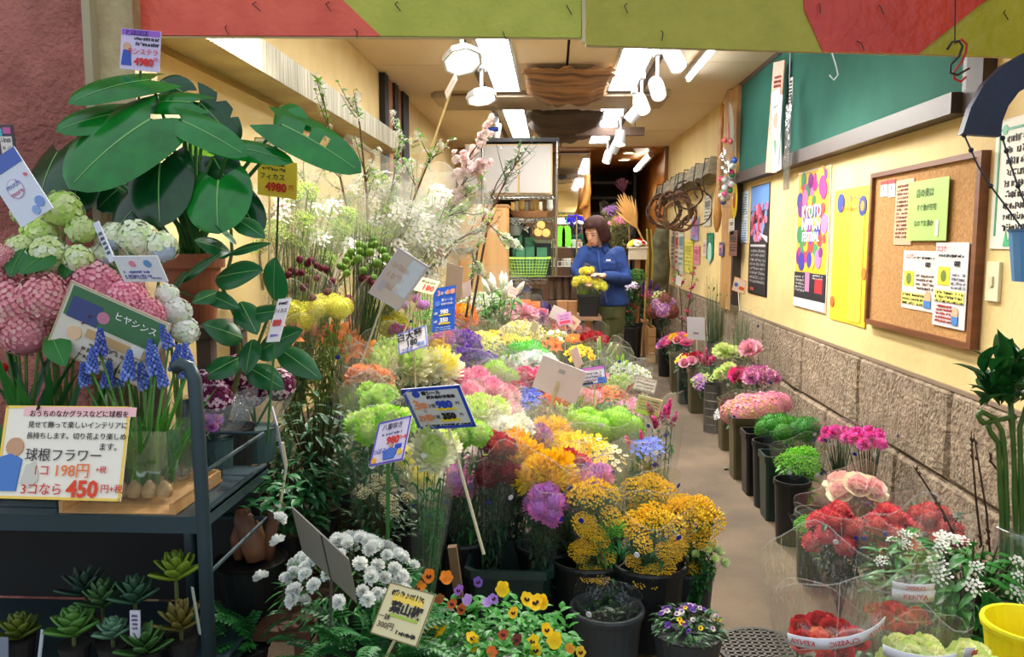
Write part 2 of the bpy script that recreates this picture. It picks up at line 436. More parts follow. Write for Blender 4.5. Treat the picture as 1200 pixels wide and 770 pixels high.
b = MB(); b.box(-1.06, 7.32, 2.625, 1.02, 8.02, ZC); b.box(-1.10, 7.42, 2.645, -1.06, 7.92, ZC); b.box(-.9, 7.318, 2.64, .9, 7.322, 2.66, 1)
tag(build(b, 'ceiling_duct', [mat('beige_duct', (178, 158, 126), rough=.5), mat('duct_gap', (110, 92, 70), rough=.6)]), 'flat beige duct crossing the ceiling between the light strips', 'duct')
b = MB(); b.box(.24, 8.96, 2.50, .98, 9.04, 2.585); tag(build(b, 'hanging_board', mat('umber_board', (98, 74, 58), rough=.6)), 'brown wooden board hanging across the light strip', 'board')
for x in (.34, .88):
    b = MB(); b.tube([(x, 9, 2.58), (x, 9, ZC)], .004, 5); build(b, 'cord', M_BLACK, bpy.data.objects['hanging_board'])
# peeling ceiling veneer
def veneer(label, x0, x1, y0, y1, sag, c1, c2, seed):
    m = MB(); nx, ny = 16, 8; vs = []; fs = []; r_ = random.Random(seed)
    for j in range(ny + 1):
        for i in range(nx + 1):
            u, v = i / nx, j / ny
            yy = y0 + (y1 - y0) * v + (r_.uniform(-.09, .09) if j in (0, ny) else 0)
            vs.append((x0 + (x1 - x0) * u + (r_.uniform(-.03, .03) if i in (0, nx) else 0), yy, ZC - .05 - sag * (math.sin(math.pi * u) ** .6) * (v ** 1.3) - .025 * noise.noise(Vector((u * 5, v * 4, seed)))))
    for j in range(ny):
        for i in range(nx): a = j * (nx + 1) + i; fs.append((a, a + nx + 1, a + nx + 2, a + 1))
    m.add(vs, fs)
    o = build(m, 'peeling_veneer', mat('veneer_%d' % seed, c1, rough=.75, col2=c2, scale=3, stretch=(.6, 4, 1)), smooth=True)
    sm = o.modifiers.new('thickness', 'SOLIDIFY'); sm.thickness = .004
    return tag(o, label, 'ceiling sheet')
# (sheets hang just clear of the boards)
veneer('brown water-stained veneer sheet peeling from the ceiling', -.22, .46, 6.2, 7.25, .10, (176, 128, 78), (94, 62, 34), 1)
veneer('dark rotten veneer flap sagging behind the ceiling duct', -.25, .52, 8.1, 9.3, .17, (78, 58, 40), (34, 26, 20), 2)
# lamp tracks and spot lamps
def track(label, x, y0, y1):
    b = MB(); b.box(x - .018, y0, ZC - .022, x + .018, y1, ZC); return tag(build(b, 'lamp_track', mat('track_grey', (96, 86, 74), rough=.5)), label, 'lamp track')
track('thin grey lamp track beside the spot lamps', .76, 3.0, 11.2)
track('thin grey lamp track carrying the flood lamps', -.60, 3.0, 11.0)
def aim_spot(parent, P, T, power, angle=1.9, col=(1, .95, .86)):
    l = bpy.data.lights.new('lamp_light', 'SPOT'); l.energy = power; l.spot_size = angle; l.spot_blend = .8; l.shadow_soft_size = .07; l.color = col
    return obj('lamp_light', l, parent, loc=P, rot=(Vector(T)).to_track_quat('-Z', 'Y').to_euler())
def spot_lamp(label, P, d, power, r=.052, L=.15):
    """cylinder spot on a track: adapter, arm, shade, lens"""
    P = Vector(P); d = Vector(d).normalized()
    root = empty('spot_lamp', P, label=label, cat='spot lamp', group='spot lamps on the ceiling track')
    b = MB(); b.box(-.022, -.05, ZC - .022 - P.z - .05, .022, .05, ZC - P.z - .02); build(b, 'adapter', M_METALW, root)
    b = MB(); b.tube([(0, 0, ZC - P.z - .06), (0, 0, .0)], .011, 8); build(b, 'arm', M_METALW, root)
    Q = axis_rot(-d)
    b = MB(); b.lathe([(r * .55, L * .55), (r * .92, L * .5), (r, L * .3), (r, -L * .5), (r * .9, -L * .5), (r * .9, -L * .44)], 20); sh_o = build(b, 'shade', M_METALW, root, smooth=False, M=Q)
    b = MB(); b.lathe([(r * .88, -L * .46), (r * .88, -L * .43)], 20); build(b, 'lens', M_LAMP, sh_o)
    aim_spot(root, d * (L * .56), d, power)
    return root
def flood_lamp(label, P, d, power):
    """flat eight-sided flood head on a short stem"""
    P = Vector(P); d = Vector(d).normalized()
    root = empty('flood_lamp', P, label=label, cat='flood lamp', group='flood lamps near the louvre')
    b = MB(); b.box(-.03, -.07, ZC - P.z - .09, .03, .07, ZC - P.z - .02); build(b, 'adapter', M_METALW, root)
    b = MB(); b.tube([(0, 0, ZC - P.z - .06), (0, 0, .02)], .013, 8); build(b, 'stem', M_METALW, root)
    Q = axis_rot(-d, .39)
    b = MB(); b.lathe([(.06, .035), (.10, .02), (.118, -.012), (.118, -.034), (.105, -.034), (.10, -.028)], 8); sh_o = build(b, 'shade', M_METALW, root, M=Q)
    b = MB(); b.lathe([(.098, -.031), (.098, -.027)], 8); build(b, 'lens', M_LAMP, sh_o)
    aim_spot(root, d * .045, d, power)
flood_lamp('white eight-sided flood lamp closest to the green valance', at(541, 68, 4.75), (.25, -.55, -1), LAMP_POWER)
flood_lamp('white eight-sided flood lamp hanging below the price card on a long stick', at(564, 112, 6.0), (.15, -.25, -1), LAMP_POWER)
LAB = ('large spot lamp just under the green valance edge', 'spot lamp with glowing face, second along the track from the valance', 'spot lamp third along the track from the valance',
       'white spot lamp fourth along the track, turned aside', 'spot lamp above the hanging brown board', 'spot lamp just behind the hanging brown board', 'last spot lamp on the track before the back room')
for lab, px, py, Y, d, pw in zip(LAB, (790, 770, 752, 743, 727, 721, 712), (68, 104, 122, 134, 162, 172, 184), (4.9, 5.7, 6.5, 7.1, 8.4, 9.2, 10.3),
                             ((.4, -.5, -1), (.1, -.75, -.8), (.3, -.6, -1), (-.8, .2, -.9), (0, -.3, -1), (-.5, .2, -1), (-.3, -.2, -1)), (LAMP_POWER,) * 7):
    spot_lamp(lab, at(px, py, Y), d, pw)
spot_lamp('small spot lamp on the flood lamp track above the white cupboard', (-.60, 8.7, 2.52), (-.2, .3, -1), LAMP_POWER * .4, r=.045)
for lab, x, d in (('added unseen spot lamp behind the valance on the flood lamp side', -.60, (-.35, -.5, -1)), ('added unseen spot lamp behind the valance on the spot lamp side', .76, (-.1, -.5, -1))):  # two added lamps, out of view, that light the front of the display
    spot_lamp(lab, (x, 3.35, 2.5), d, LAMP_POWER * 1.6)
# back room lights
for lab, px, py, Y in (('round warm downlight nearer the mirror in the wood ceiling', 737, 181, 12.1), ('round warm downlight deeper in the wood ceiling', 731, 189, 13.1)):
    P = at(px, py, Y); r = empty('downlight', (P.x, P.y, ZC - .02), label=lab, cat='downlight', group='downlights in the back room')
    b = MB(); b.lathe([(.10, 0), (.10, -.02), (.08, -.02), (.08, 0)], 20, closed=True); build(b, 'ring', M_METALW, r)
    b = MB(); b.lathe([(.078, -.010), (.078, -.004)], 20); build(b, 'lens', M_WARM, r)
    aim_spot(r, (0, 0, -.03), (0, 0, -1), 60, 2.4, (1, .82, .58))
a, c = at(745, 199, 13.2), at(759, 183, 12.2); r = empty('batten_light', a, label='slanting white batten light on the wood wall of the back room', cat='wall light')
b = MB(); b.tube([(0, 0, 0), c - a], .035, 10); build(b, 'tube', mat('batten_glow', (255, 240, 215), emit=9), r); b = MB(); b.tube([(.05, 0, .02), c - a + Vector((.05, 0, .02))], .05, 6); build(b, 'housing', M_METALW, r)
bt = empty('batten_light', (1.07, 5.9, ZC), label='slim tube light on the ceiling between the spot lamps and the chalkboard', cat='ceiling light')
b = MB(); b.box(-.03, -.8, -.03, .03, .8, 0); build(b, 'housing', M_METALW, bt); b = MB(); b.tube([(0, -.78, -.045), (0, .78, -.045)], .014, 10); build(b, 'tube', M_TUBE, bt)
# mirror in the back room: it shows the lamps of the shop again
mp = MB(); mp.box(.07, 12.0, 1.75, .52, 12.03, 2.64); mo = tag(build(mp, 'wall_mirror', mat('mirror', (225, 220, 205), rough=.03, metal=1.0)), 'mirror panel in the back room reflecting the ceiling lamps', 'mirror')
b = MB(); b.box(.05, 11.99, 1.73, .07, 12.04, 2.66); b.box(.52, 11.99, 1.73, .54, 12.04, 2.66); b.box(.05, 11.99, 1.70, .54, 12.04, 1.75); build(b, 'frame', mat('honey_wood', (190, 140, 70), rough=.4), mo)
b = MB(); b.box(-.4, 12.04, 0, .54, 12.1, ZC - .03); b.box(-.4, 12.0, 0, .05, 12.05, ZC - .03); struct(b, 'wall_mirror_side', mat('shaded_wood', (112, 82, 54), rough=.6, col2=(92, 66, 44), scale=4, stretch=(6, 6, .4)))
b = MB(); b.box(.06, 11.9, 1.62, .62, 12.0, 1.70); tag(build(b, 'shelf_light', mat('shelf_light_glow', (240, 240, 235), emit=3.0)), 'glowing white shelf strip below the mirror', 'light')
# dark open stairs
st = empty('staircase', (.95, 14.2, 0), label='dark open staircase at the very back of the shop', cat='staircase')
for k in range(7):
    b = MB(); b.box(-.55, -.15, 0, .42, .15, .05); build(b, 'step', mat('stair_black', (26, 22, 22), rough=.5), st, loc=(0, .9 - k * .1, .8 + k * .26))
for x in (-.57, .42):
    b = MB(); b.box(x, -.05, 0, x + .05, .2, 2.6); build(b, 'stringer', mat('stair_black2', (34, 28, 26), rough=.5), st)
# ------------------------------------------------------------------ valance
M_RED = mat('red_vinyl', (214, 78, 56), rough=.42, col2=(226, 92, 68), scale=9, bump=.25, bscale=55)
M_GRN = mat('green_vinyl', (166, 168, 48), rough=.42, col2=(178, 178, 60), scale=9, bump=.25, bscale=55)
M_RED2 = mat('dark_red_vinyl', (186, 46, 32), rough=.3, col2=(200, 58, 42), scale=9, bump=.3, bscale=30)
M_GRN2 = mat('olive_vinyl', (158, 150, 34), rough=.32, col2=(170, 160, 44), scale=9, bump=.3, bscale=30)
def sheet(pts, y, th, mats, name, parent, mi=0, amp=.006):
    m = MB(); m.loft([[(x, y, z) for x, z in pts], [(x, y + th, z) for x, z in pts]]); return build(m, name, mats, parent)
V = lambda px, py, Y: (at(px, py, Y).x, at(px, py, Y).z)
va = empty('shop_valance', at(420, 20, 2.53), label='red and green vinyl valance panel nailed up over the flower side of the entrance', cat='valance')
va.location = (0, 0, 0)
sheet([V(162, -30, 2.53), V(362, -30, 2.53), V(402, 0, 2.53), V(446, 42, 2.53), V(163, 41, 2.53)], 2.53, .02, M_RED, 'red_panel', va)
sheet([V(362, -30, 2.53), V(682, -30, 2.53), V(682, 44, 2.53), V(446, 42, 2.53), V(402, 0, 2.53)], 2.53, .02, M_GRN, 'green_panel', va)
vb = empty('shop_valance', (0, 0, 0), label='green and dark red vinyl valance panel over the chalkboard side of the entrance', cat='valance')
sheet([V(687, -30, 2.5), V(940, -30, 2.5), V(942, 12, 2.5), V(964, 61, 2.5), V(687, 53, 2.5)], 2.5, .02, M_GRN2, 'green_panel', vb)
sheet([V(940, -30, 2.5), V(1210, -30, 2.5), V(1150, 4, 2.5), V(1076, 63, 2.5), V(964, 61, 2.5), V(942, 12, 2.5)], 2.495, .02, M_RED2, 'red_panel', vb)
sheet([V(1210, -30, 2.5), V(1214, 68, 2.5), V(1076, 63, 2.5), V(1150, 4, 2.5)], 2.5, .02, M_GRN2, 'green_panel', vb)
for o_, a, c, Y in ((va, (162, 43), (682, 45), 2.54), (vb, (687, 54), (1200, 67), 2.51)):
    p, q = at(*a, Y), at(*c, Y); b = MB(); b.tube([p, q], .004, 6); build(b, 'lower_trim', mat('trim_strip', (196, 176, 130), rough=.6), o_)
b = MB(); p = at(684.5, -30, 2.54); b.box(p.x - .007, 2.53, at(684, 50, 2.54).z, p.x + .005, 2.56, p.z); build(b, 'seam_strip', cm((206, 196, 160), rough=.6), va)
for o_, spots in ((va, ((265, 30), (415, 34), (590, 37), (466, 2), (664, 6), (386, 2), (300, 2))), (vb, ((775, 36), (1004, 48), (1030, 6), (735, 4), (960, 4), (1178, 12)))):
    for px, py in spots:
        Y = 2.525 if o_ is va else 2.488; p = at(px, py, Y); b = MB(); b.tube([p, p + Vector((R(-.012, .012), -.006, -.008)), p + Vector((R(.0, .02), -.01, -.030))], .0016, 5); build(b, 'bent_nail', M_BLACK, o_)
# hooks under the valance
def hook(label, pts, Y, col, r=.0028, col_tip=None):
    q = [at(x, y, Y) for x, y in pts]; b = MB(); b.tube(q, r, 6); o = build(b, 's_hook', col, smooth=True); tag(o, label, 'hook'); return o
hk = [(1121, 50), (1127, 46), (1133, 52), (1132, 62), (1126, 74), (1118, 84), (1118, 92), (1126, 96), (1132, 90)]
hook('red s-hook hanging from the dark red valance', hk, 2.46, cm((190, 36, 30), rough=.3), r=.0036)
hook('black s-hook crossed with the red one under the valance', [(1110, 58), (1116, 49), (1124, 48), (1128, 54), (1124, 66), (1114, 76), (1114, 85), (1122, 88), (1136, 80)], 2.45, M_BLACK, r=.0036)
hook('thin white wire hook below the valance in front of the chalkboard', [(975, 62), (980, 78), (982, 88), (977, 94), (972, 88)], 2.48, cm((230, 230, 225), rough=.3), r=.002)
b = MB(); b.tube([at(1120, -20, 2.46), at(1119, 52, 2.46)], .002, 5); tag(build(b, 'hook_cord', M_BLACK), 'black cord holding the red s-hook', 'cord')
# dark blue hanging swing seat with chains at the right edge
hs = empty('hanging_planter', at(1165, 110, 2.1), label='dark blue curved planter hung on two thin chains', cat='hanging planter'); hs.location = (0, 0, 0)
outer = [(1225, 56), (1200, 62), (1176, 76), (1154, 98), (1138, 126), (1128, 157)]; inner = [(1236, 96), (1210, 98), (1194, 108), (1182, 124), (1175, 142), (1173, 160)]
m = MB(); vs = []; n = len(outer)
for k in range(n):
    for Y in (2.1, 2.125): vs += [at(outer[k][0], outer[k][1], 2.1) + Vector((0, Y - 2.1, 0)), at(inner[k][0], inner[k][1], 2.1) + Vector((0, Y - 2.1, 0))]
fs = []
for k in range(n - 1):
    a = 4 * k; c = a + 4; fs += [(a, a + 1, c + 1, c), (a + 2, c + 2, c + 3, a + 3), (a, c, c + 2, a + 2), (a + 1, a + 3, c + 3, c + 1)]
fs += [(0, 2, 3, 1), (4 * n - 4, 4 * n - 3, 4 * n - 1, 4 * n - 2)]
m.add(vs, fs); build(m, 'band', mat('navy_ribbed', (18, 34, 66), rough=.45, col2=(10, 18, 36), scale=6, bump=.08, bscale=60), hs)
for nm, pts in (('chain', [(1130, 158), (1146, 194), (1161, 218), (1182, 246), (1204, 276)]), ('chain', [(1175, 162), (1184, 192), (1193, 218), (1204, 246)])):
    b = MB(); b.tube([at(x, y, 2.1) for x, y in pts], .0024, 5); 
    for x, y in pts[::2] + [((pts[0][0] + pts[1][0]) / 2, (pts[0][1] + pts[1][1]) / 2)]: b.ball(at(x, y, 2.1), .007, 6, 4)
    build(b, nm, mat('chain_metal', (60, 64, 74), rough=.35, metal=.8), hs)
b = MB(); b.lathe([(.06, 0), (.075, .13), (.08, .13), (.072, .12)], 18); P = at(1218, 330, 2.1); build(b, 'pot', cm((84, 140, 190), rough=.4), hs, loc=P)
# ================================================================== RIGHT WALL
def wrect(x0, y0, x1, y1, off=.006):
    """a sheet on the right wall from its left edge (x0, middle) to right edge (x1); y0,y1 = photo top/bottom at the sheet's middle"""
    X = XR - off; xm = (x0 + x1) / 2
    a, c = on_wall(x0, 200, X).y, on_wall(x1, 200, X).y; t, bt = on_wall(xm, y0, X).z, on_wall(xm, y1, X).z
    Ym = (a + c) / 2
    # heights were read at the photo middle, so use that depth
    return WALLR(Ym, (t + bt) / 2, X), abs(a - c), t - bt
# chalkboard
cb = empty('chalkboard', (XR, 5.0, 1.86), label='long green chalkboard with a grey-brown frame high on the wall', cat='chalkboard')
Y0, Y1 = on_wall(1143, 90, XR).y, on_wall(863, 160, XR).y
b = MB(); b.box(-.03, Y0 - 5, 0, -.012, Y1 - 5, .80); build(b, 'writing_surface', mat('green_board', (42, 94, 80), rough=.85, spec=.15, col2=(50, 104, 90), scale=2.5), cb)
M_BFR = mat('board_frame', (64, 50, 42), rough=.5)
for nm, q in (('chalk_tray', (-.085, Y0 - 5, -.02, 0, Y1 - 5, .06)), ('frame_rail', (-.04, Y0 - 5, .785, 0, Y1 - 5, .82)), ('frame_rail', (-.045, Y0 - 5.05, -.02, 0, Y0 - 4.995, .82)), ('frame_rail', (-.04, Y1 - 5.0, -.02, 0, Y1 - 4.95, .82))):
    b = MB(); b.box(*q); build(b, nm, M_BFR, cb)
b = MB(); p = on_wall(1158, 90, XR); b.box(XR - .05, p.y - .06, 1.80, XR, p.y + .06, ZC); struct(b, 'trim_3', mat('dark_post', (52, 36, 26), rough=.6))
# papers hung on the chalkboard
def hang(name, label, quad, Y, bg, elems=(), cat='paper', warp=.04):
    (x0, y0), (x1, y1), (x2, y2), (x3, y3) = quad          # tl, tr, br, bl
    cx, cy = (x0 + x1 + x2 + x3) / 4, (y0 + y1 + y2 + y3) / 4
    P = at(cx, cy, Y); w_ = px2m(math.hypot((x1 + x2 - x0 - x3) / 2, (y1 + y2 - y0 - y3) / 2), Y); h_ = px2m(math.hypot((x3 + x2 - x0 - x1) / 2, (y3 + y2 - y0 - y1) / 2), Y)
    return P, w_, h_
for nm, lab, px, py, wpx, hpx, bg, el, roll, Yh in (
    ('pink_paper', 'long pink sheet clipped to the chalkboard', 903, 138, 17, 122, (236, 168, 140), (('s', 0, .36, .6, 3, .04, (150, 70, 60)), ('r', .2, -.1, .3, .5, (240, 190, 176))), 6, 5.7),
    ('flower_print_bag', 'clear bag printed with a rose and leaves on the chalkboard', 890, 153, 14, 92, (214, 226, 214), (('c', 0, .12, .38, (236, 150, 130)), ('c', .1, -.05, .3, (240, 190, 160)), ('p', ((-.3, -.1), (.3, -.15), (.2, -.4), (-.2, -.35)), (58, 130, 66)), ('r', 0, .35, .7, .1, (200, 214, 206))), -7, 5.65),
    ('white_paper_slip', 'narrow white slip hung over the pink sheet', 898, 152, 5, 76, (226, 224, 226), (), 4, 5.6),
    ('patterned_bag', 'narrow white patterned bag hung beside the pink sheet', 918, 108, 9, 32, (224, 222, 214), (('s', 0, .35, .8, 7, .12, (60, 60, 56)),), 0, 5.35)):
    P = at(px, py, Yh); c = card(nm, lab, 'paper', frame_facing((XR - .10, P.y, P.z), (-1, -.15, 0), math.radians(-roll)), px2m(hpx, P.y) * .24 if nm != 'white_paper_slip' else .05, px2m(hpx, P.y), bg, el, thick=.006, warp=.03)
b = MB(); P = at(918, 172, 5.3); b.tube([(XR - .11, P.y, P.z + .31), (XR - .11, P.y, P.z)], .006, 6); b.box(XR - .125, P.y - .06, P.z - .27, XR - .118, P.y + .06, P.z + .27, 1)
tag(build(b, 'plastic_sleeve', [M_STEEL, film('grey_film', tint=(150, 150, 140), clear=.45, gloss=.2)]), 'clear grey plastic sleeve hanging below the patterned bag', 'plastic sleeve')
b = MB(); b.tube([(XR - .11, 5.35, 2.62), (XR - .11, 5.35, 2.35)], .003, 5); tag(build(b, 'hanging_wire', M_STEEL), 'thin wire holding the patterned bag', 'wire')
# posters
def rng_el(seed, cols, n=40, box=(-.48, .48, -.2, .48), rr=(.05, .14)):
    r_ = random.Random(seed); return tuple(('c', r_.uniform(box[0] + rr[1], box[1] - rr[1]), r_.uniform(box[2] + rr[1] * .4, box[3] - rr[1] * .4), r_.uniform(*rr), r_.choice(cols)) for _ in range(n))
M, w_, h_ = wrect(936, 198, 974, 365)
el = (('r', 0, .12, .96, .74, (226, 180, 40)),) + rng_el(3, ((214, 40, 130), (236, 190, 50), (120, 40, 130), (220, 70, 60), (60, 60, 160), (230, 120, 180), (60, 140, 90)), 80, (-.5, .5, -.2, .5), (.035, .10)) + (
    ('r', 0, -.33, .96, .19, (32, 30, 36)), ('r', 0, -.46, .96, .06, (226, 226, 232)), ('r', .3, -.32, .22, .1, (190, 40, 50)), ('r', -.05, -.3, .14, .14, (190, 120, 160)),
    ('s', -.3, -.27, .3, 5, .025, (220, 220, 220)), ('s', .25, -.25, .3, 2, .02, (220, 220, 220)),
    ('t', 'KYOTO', 0, .20, .125, (250, 246, 250), {'bold': .0015}), ('t', 'NIPPON', 0, .11, .115, (250, 246, 250), {'bold': .0015}), ('t', 'FESTIVAL', 0, .02, .095, (250, 246, 250), {'bold': .0015}))
card('festival_poster', 'colourful festival poster with white lettering between the cherry poster and the yellow sheet', 'poster', M, w_, h_, (232, 226, 214), el)
M, w_, h_ = wrect(881, 216, 903, 347)
el = (('r', 0, .38, .96, .22, (96, 140, 200)),) + rng_el(8, ((190, 80, 110), (210, 110, 140), (150, 60, 80), (226, 150, 170), (120, 150, 200)), 70, (-.48, .48, -.02, .34), (.025, .06)) + (
    ('p', ((-.1, .08), (.0, .08), (.46, -.02), (.46, .03)), (230, 210, 210)), ('r', 0, -.26, .96, .46, (30, 26, 28)), ('s', 0, -.1, .8, 8, .04, (196, 190, 190)), ('r', 0, -.05, .8, .02, (190, 186, 186)), ('r', -.25, -.45, .2, .03, (170, 60, 60)), ('r', .0, .2, .10, .26, (206, 70, 90)))
card('cherry_poster', 'narrow poster with pink cherry trees above a black text block', 'poster', M, w_, h_, (40, 34, 36), el)
M, w_, h_ = wrect(869, 224, 878, 285)
card('wall_calendar', 'small pale blue calendar sheets beside the cherry poster', 'calendar', M, w_, h_, (214, 222, 226), (('s', 0, .42, .8, 9, .045, (110, 140, 170)), ('s', 0, -.08, .8, 9, .045, (110, 140, 170)), ('r', 0, 0, 1, .012, (170, 180, 190))))
M, w_, h_ = wrect(980, 220, 1022, 381)
card('yellow_notice', 'long yellow paper notice curling off the wall', 'notice', M, w_, h_, (240, 196, 44), (('r', .2, -.05, .35, .85, (246, 208, 70)), ('c', -.3, .40, .10, (44, 60, 150)), ('t', '青シール', .10, .42, .055, (40, 44, 120)), ('t', 'おすすめ4つの組合せ', -.02, .345, .034, (226, 120, 40), {'rot': -.06}), ('t', '4', .02, .35, .07, (226, 110, 40), {'bold': .003}),
     ('c', .32, .36, .10, (48, 60, 140)), ('c', .32, .36, .05, (230, 150, 40)), ('t', '1', -.35, .2, .04, (232, 170, 40)), ('t', '2', -.35, .04, .04, (232, 170, 40)), ('t', '3', -.35, -.12, .04, (232, 170, 40)), ('t', '4', -.35, -.28, .04, (232, 170, 40)), ('c', .42, -.12, .06, (226, 130, 30)), ('c', -.44, -.36, .06, (220, 110, 40))), warp=.006)
# corkboard and the sheets pinned on it
Yc0, Yc1 = on_wall(1150, 290, XR).y, on_wall(1027, 290, XR).y
zt, zb = on_wall(1031, 208, XR).z, on_wall(1023, 374, XR).z
ck = empty('corkboard', (XR, (Yc0 + Yc1) / 2, zb), label='cork notice board in a brown wooden frame', cat='notice board'); hl = (Yc1 - Yc0) / 2; hh = zt - zb
b = MB(); b.box(-.018, -hl, 0, 0, hl, hh); build(b, 'cork_sheet', mat('cork', (196, 148, 88), rough=.9, col2=(172, 122, 66), scale=70, bump=.3, bscale=150), ck)
MW = mat('board_wood', (128, 76, 40), rough=.5, col2=(108, 60, 30), scale=6, stretch=(1, .2, 4))
for q in ((-.035, -hl - .03, -.02, .0, -hl, hh + .02), (-.035, hl, -.02, 0, hl + .025, hh + .02), (-.035, -hl, -.022, 0, hl, .002), (-.035, -hl, hh - .002, 0, hl, hh + .02)):
    b = MB(); b.box(*q); build(b, 'frame_bar', MW, ck)
for nm, lab, q, bg, el, o in (
    ('red_badge_tag', 'small white tag with red print, nearer the board corner', (1033, 212, 1041, 230), (236, 230, 226), (('r', 0, .38, 1, .24, (210, 40, 44)), ('t', '8', 0, 0, .4, (210, 40, 44)),), .022),
    ('red_badge_tag', 'small white tag with red print next to the pink note', (1042, 210, 1050, 231), (236, 230, 226), (('r', 0, .38, 1, .24, (210, 40, 44)), ('t', '9', 0, 0, .4, (210, 40, 44)),), .022),
    ('pink_note', 'pale pink handwritten note on the cork board', (1051, 210, 1072, 287), (232, 176, 142), (('s', 0, .4, .8, 14, .06, (120, 80, 66)),), .022),
    ('green_notice', 'light green handwritten notice overlapping the pink note', (1066, 210, 1113, 282), (176, 214, 110), (('t', '店の奥は', -.05, .28, .16, (70, 90, 50)), ('t', 'すぐ後が住宅', 0, .04, .12, (70, 90, 50)), ('t', 'なのでお静か', -.05, -.22, .12, (70, 90, 50)), ('r', .28, -.3, .08, .26, (226, 226, 206))), .034),
    ('campaign_flyer', 'white and yellow flyer, the wider one under the green notice', (1064, 294, 1103, 365), (226, 222, 214), (('r', -.28, .02, .3, .26, (236, 212, 40)), ('c', -.28, .02, .08, (110, 130, 50)), ('r', -.1, -.32, .78, .2, (240, 226, 120)), ('t', 'エコで', -.28, .4, .1, (226, 70, 60)), ('t', 'GET', .28, .27, .09, INK, {'bold': .002}), ('s', .15, .38, .6, 1, .06, INK), ('s', .2, .08, .5, 4, .07, (150, 120, 120)), ('s', -.1, -.26, .7, 3, .07, (60, 60, 50)), ('c', .32, -.28, .10, (222, 180, 140)), ('r', .32, -.38, .2, .12, (70, 130, 200))), .022),
    ('campaign_flyer', 'white and yellow flyer, the taller one at the board edge', (1102, 284, 1141, 386), (214, 212, 214), (('r', -.2, .1, .36, .22, (236, 212, 40)), ('c', -.2, .1, .09, (110, 130, 50)), ('r', 0, -.14, .9, .14, (230, 222, 110)), ('t', 'エコで', -.3, .42, .08, (226, 70, 60)), ('t', 'GET', .2, .25, .07, INK, {'bold': .002}), ('s', 0, .34, .8, 1, .05, INK), ('s', .25, .12, .4, 4, .05, (150, 150, 160)), ('s', 0, -.1, .85, 3, .05, (60, 60, 50)), ('s', -.15, -.26, .5, 5, .045, (200, 90, 80)), ('c', .22, -.32, .09, (222, 180, 140)), ('r', .22, -.41, .18, .1, (70, 130, 200))), .026)):
    M, w_, h_ = wrect(*q, off=o); card(nm, lab, 'notice', M, w_, h_, bg, el, thick=.002)
M, w_, h_ = wrect(1165, 136, 1222, 292, off=.006)
card('handwritten_sign', 'large white handwritten notice with a green border beside the light switch', 'notice', M, w_, h_, (226, 222, 206), (('r', -.40, 0, .035, .8, (46, 150, 110)), ('r', -.1, .42, .62, .02, (46, 150, 110)), ('c', -.3, .42, .06, (90, 176, 140)), ('s', .12, .34, .74, 9, .085, (40, 38, 40)), ('p', ((-.2, -.48), (-.15, -.36), (-.1, -.45), (-.03, -.34), (.03, -.44), (.1, -.36), (.2, -.48)), (60, 170, 110))))
# light switch
M, w_, h_ = wrect(1163, 307, 1178, 354, off=.012)
sw = tag(build(MB().box(-w_ / 2, -h_ / 2, -.012, w_ / 2, h_ / 2, 0), 'light_switch', mat('ivory_plastic', (226, 214, 178), rough=.4), M=M), 'ivory wall switch plate below the handwritten notice', 'light switch')
build(MB().box(-.012, -.018, 0, .012, .018, .006), 'rocker', cm((206, 196, 160), rough=.4), sw)
# timber door post with things hung on it
p0, p1 = on_wall(850, 250, XR - .03).y, on_wall(865, 250, XR - .03).y
b = MB(); b.box(XR - .06, p1, .76, XR, p0, 2.66); struct(b, 'trim_4', mat('tan_post', (196, 150, 92), rough=.6, col2=(176, 130, 74), scale=5, stretch=(4, 4, .4)))
b = MB(); Yp = p1 - .03; b.box(XR - .07, Yp, .76, XR, Yp + .06, 1.84); struct(b, 'trim_5', mat('dark_post2', (50, 38, 30), rough=.6))
# bamboo club pole
P0, P1 = at(846, 122, 7.3), at(840, 272, 7.3)
b = MB(); pts = [P0.lerp(P1, t) for t in (0, .1, .12, .3, .32, .5, .52, .66, .68, .8, .86, .95, 1)]
b.tube([P0, P0 + Vector((.05, 0, .12)), Vector((XR - .04, P0.y, P0.z + .13))], .004, 5)
b.tube(pts, [.02, .02, .024, .02, .024, .02, .024, .022, .028, .03, .04, .03, .012], 10); tag(build(b, 'bamboo_pole', mat('bamboo', (164, 110, 52), rough=.4, col2=(186, 132, 66), scale=8), smooth=True), 'tan bamboo root pole hanging beside the timber post', 'pole')
b = MB(); P = at(849, 152, 7.0); b.leaf(TRS((XR - .14, P.y, P.z + .26), (math.pi, 0, 0)) @ Matrix.Rotation(math.pi / 2, 4, 'X') @ Matrix.Rotation(math.pi / 2, 4, 'Y'), .5, .16, .2, .1, 6)
o = build(b, 'hanging_feather', mat('grey_feather', (150, 146, 128), rough=.7), smooth=True); tag(o, 'grey-green feather hanging above the bag of coloured balls', 'feather'); o.modifiers.new('t', 'SOLIDIFY').thickness = .004
bag = empty('bag_of_balls', at(852, 205, 6.9), label='clear bag of coloured foil balls hanging on the timber post', cat='bag')
b = MB(); b.lathe([(.005, .30), (.03, .24), (.07, .14), (.085, 0), (.075, -.18), (.03, -.27)], 12); build(b, 'film_bag', FILM2, bag)
rb = random.Random(4)
for k in range(22):
    c = rb.choice(((40, 160, 80), (50, 90, 190), (206, 40, 110), (150, 140, 120), (180, 174, 160), (120, 110, 90), (220, 220, 216)))
    b = MB(); b.ball((0, 0, 0), .026, 8, 6); build(b, 'ball', cm(c, rough=.25), bag, smooth=True, loc=(rb.uniform(-.05, .05), rb.uniform(-.05, .05), -.22 + k * .016))
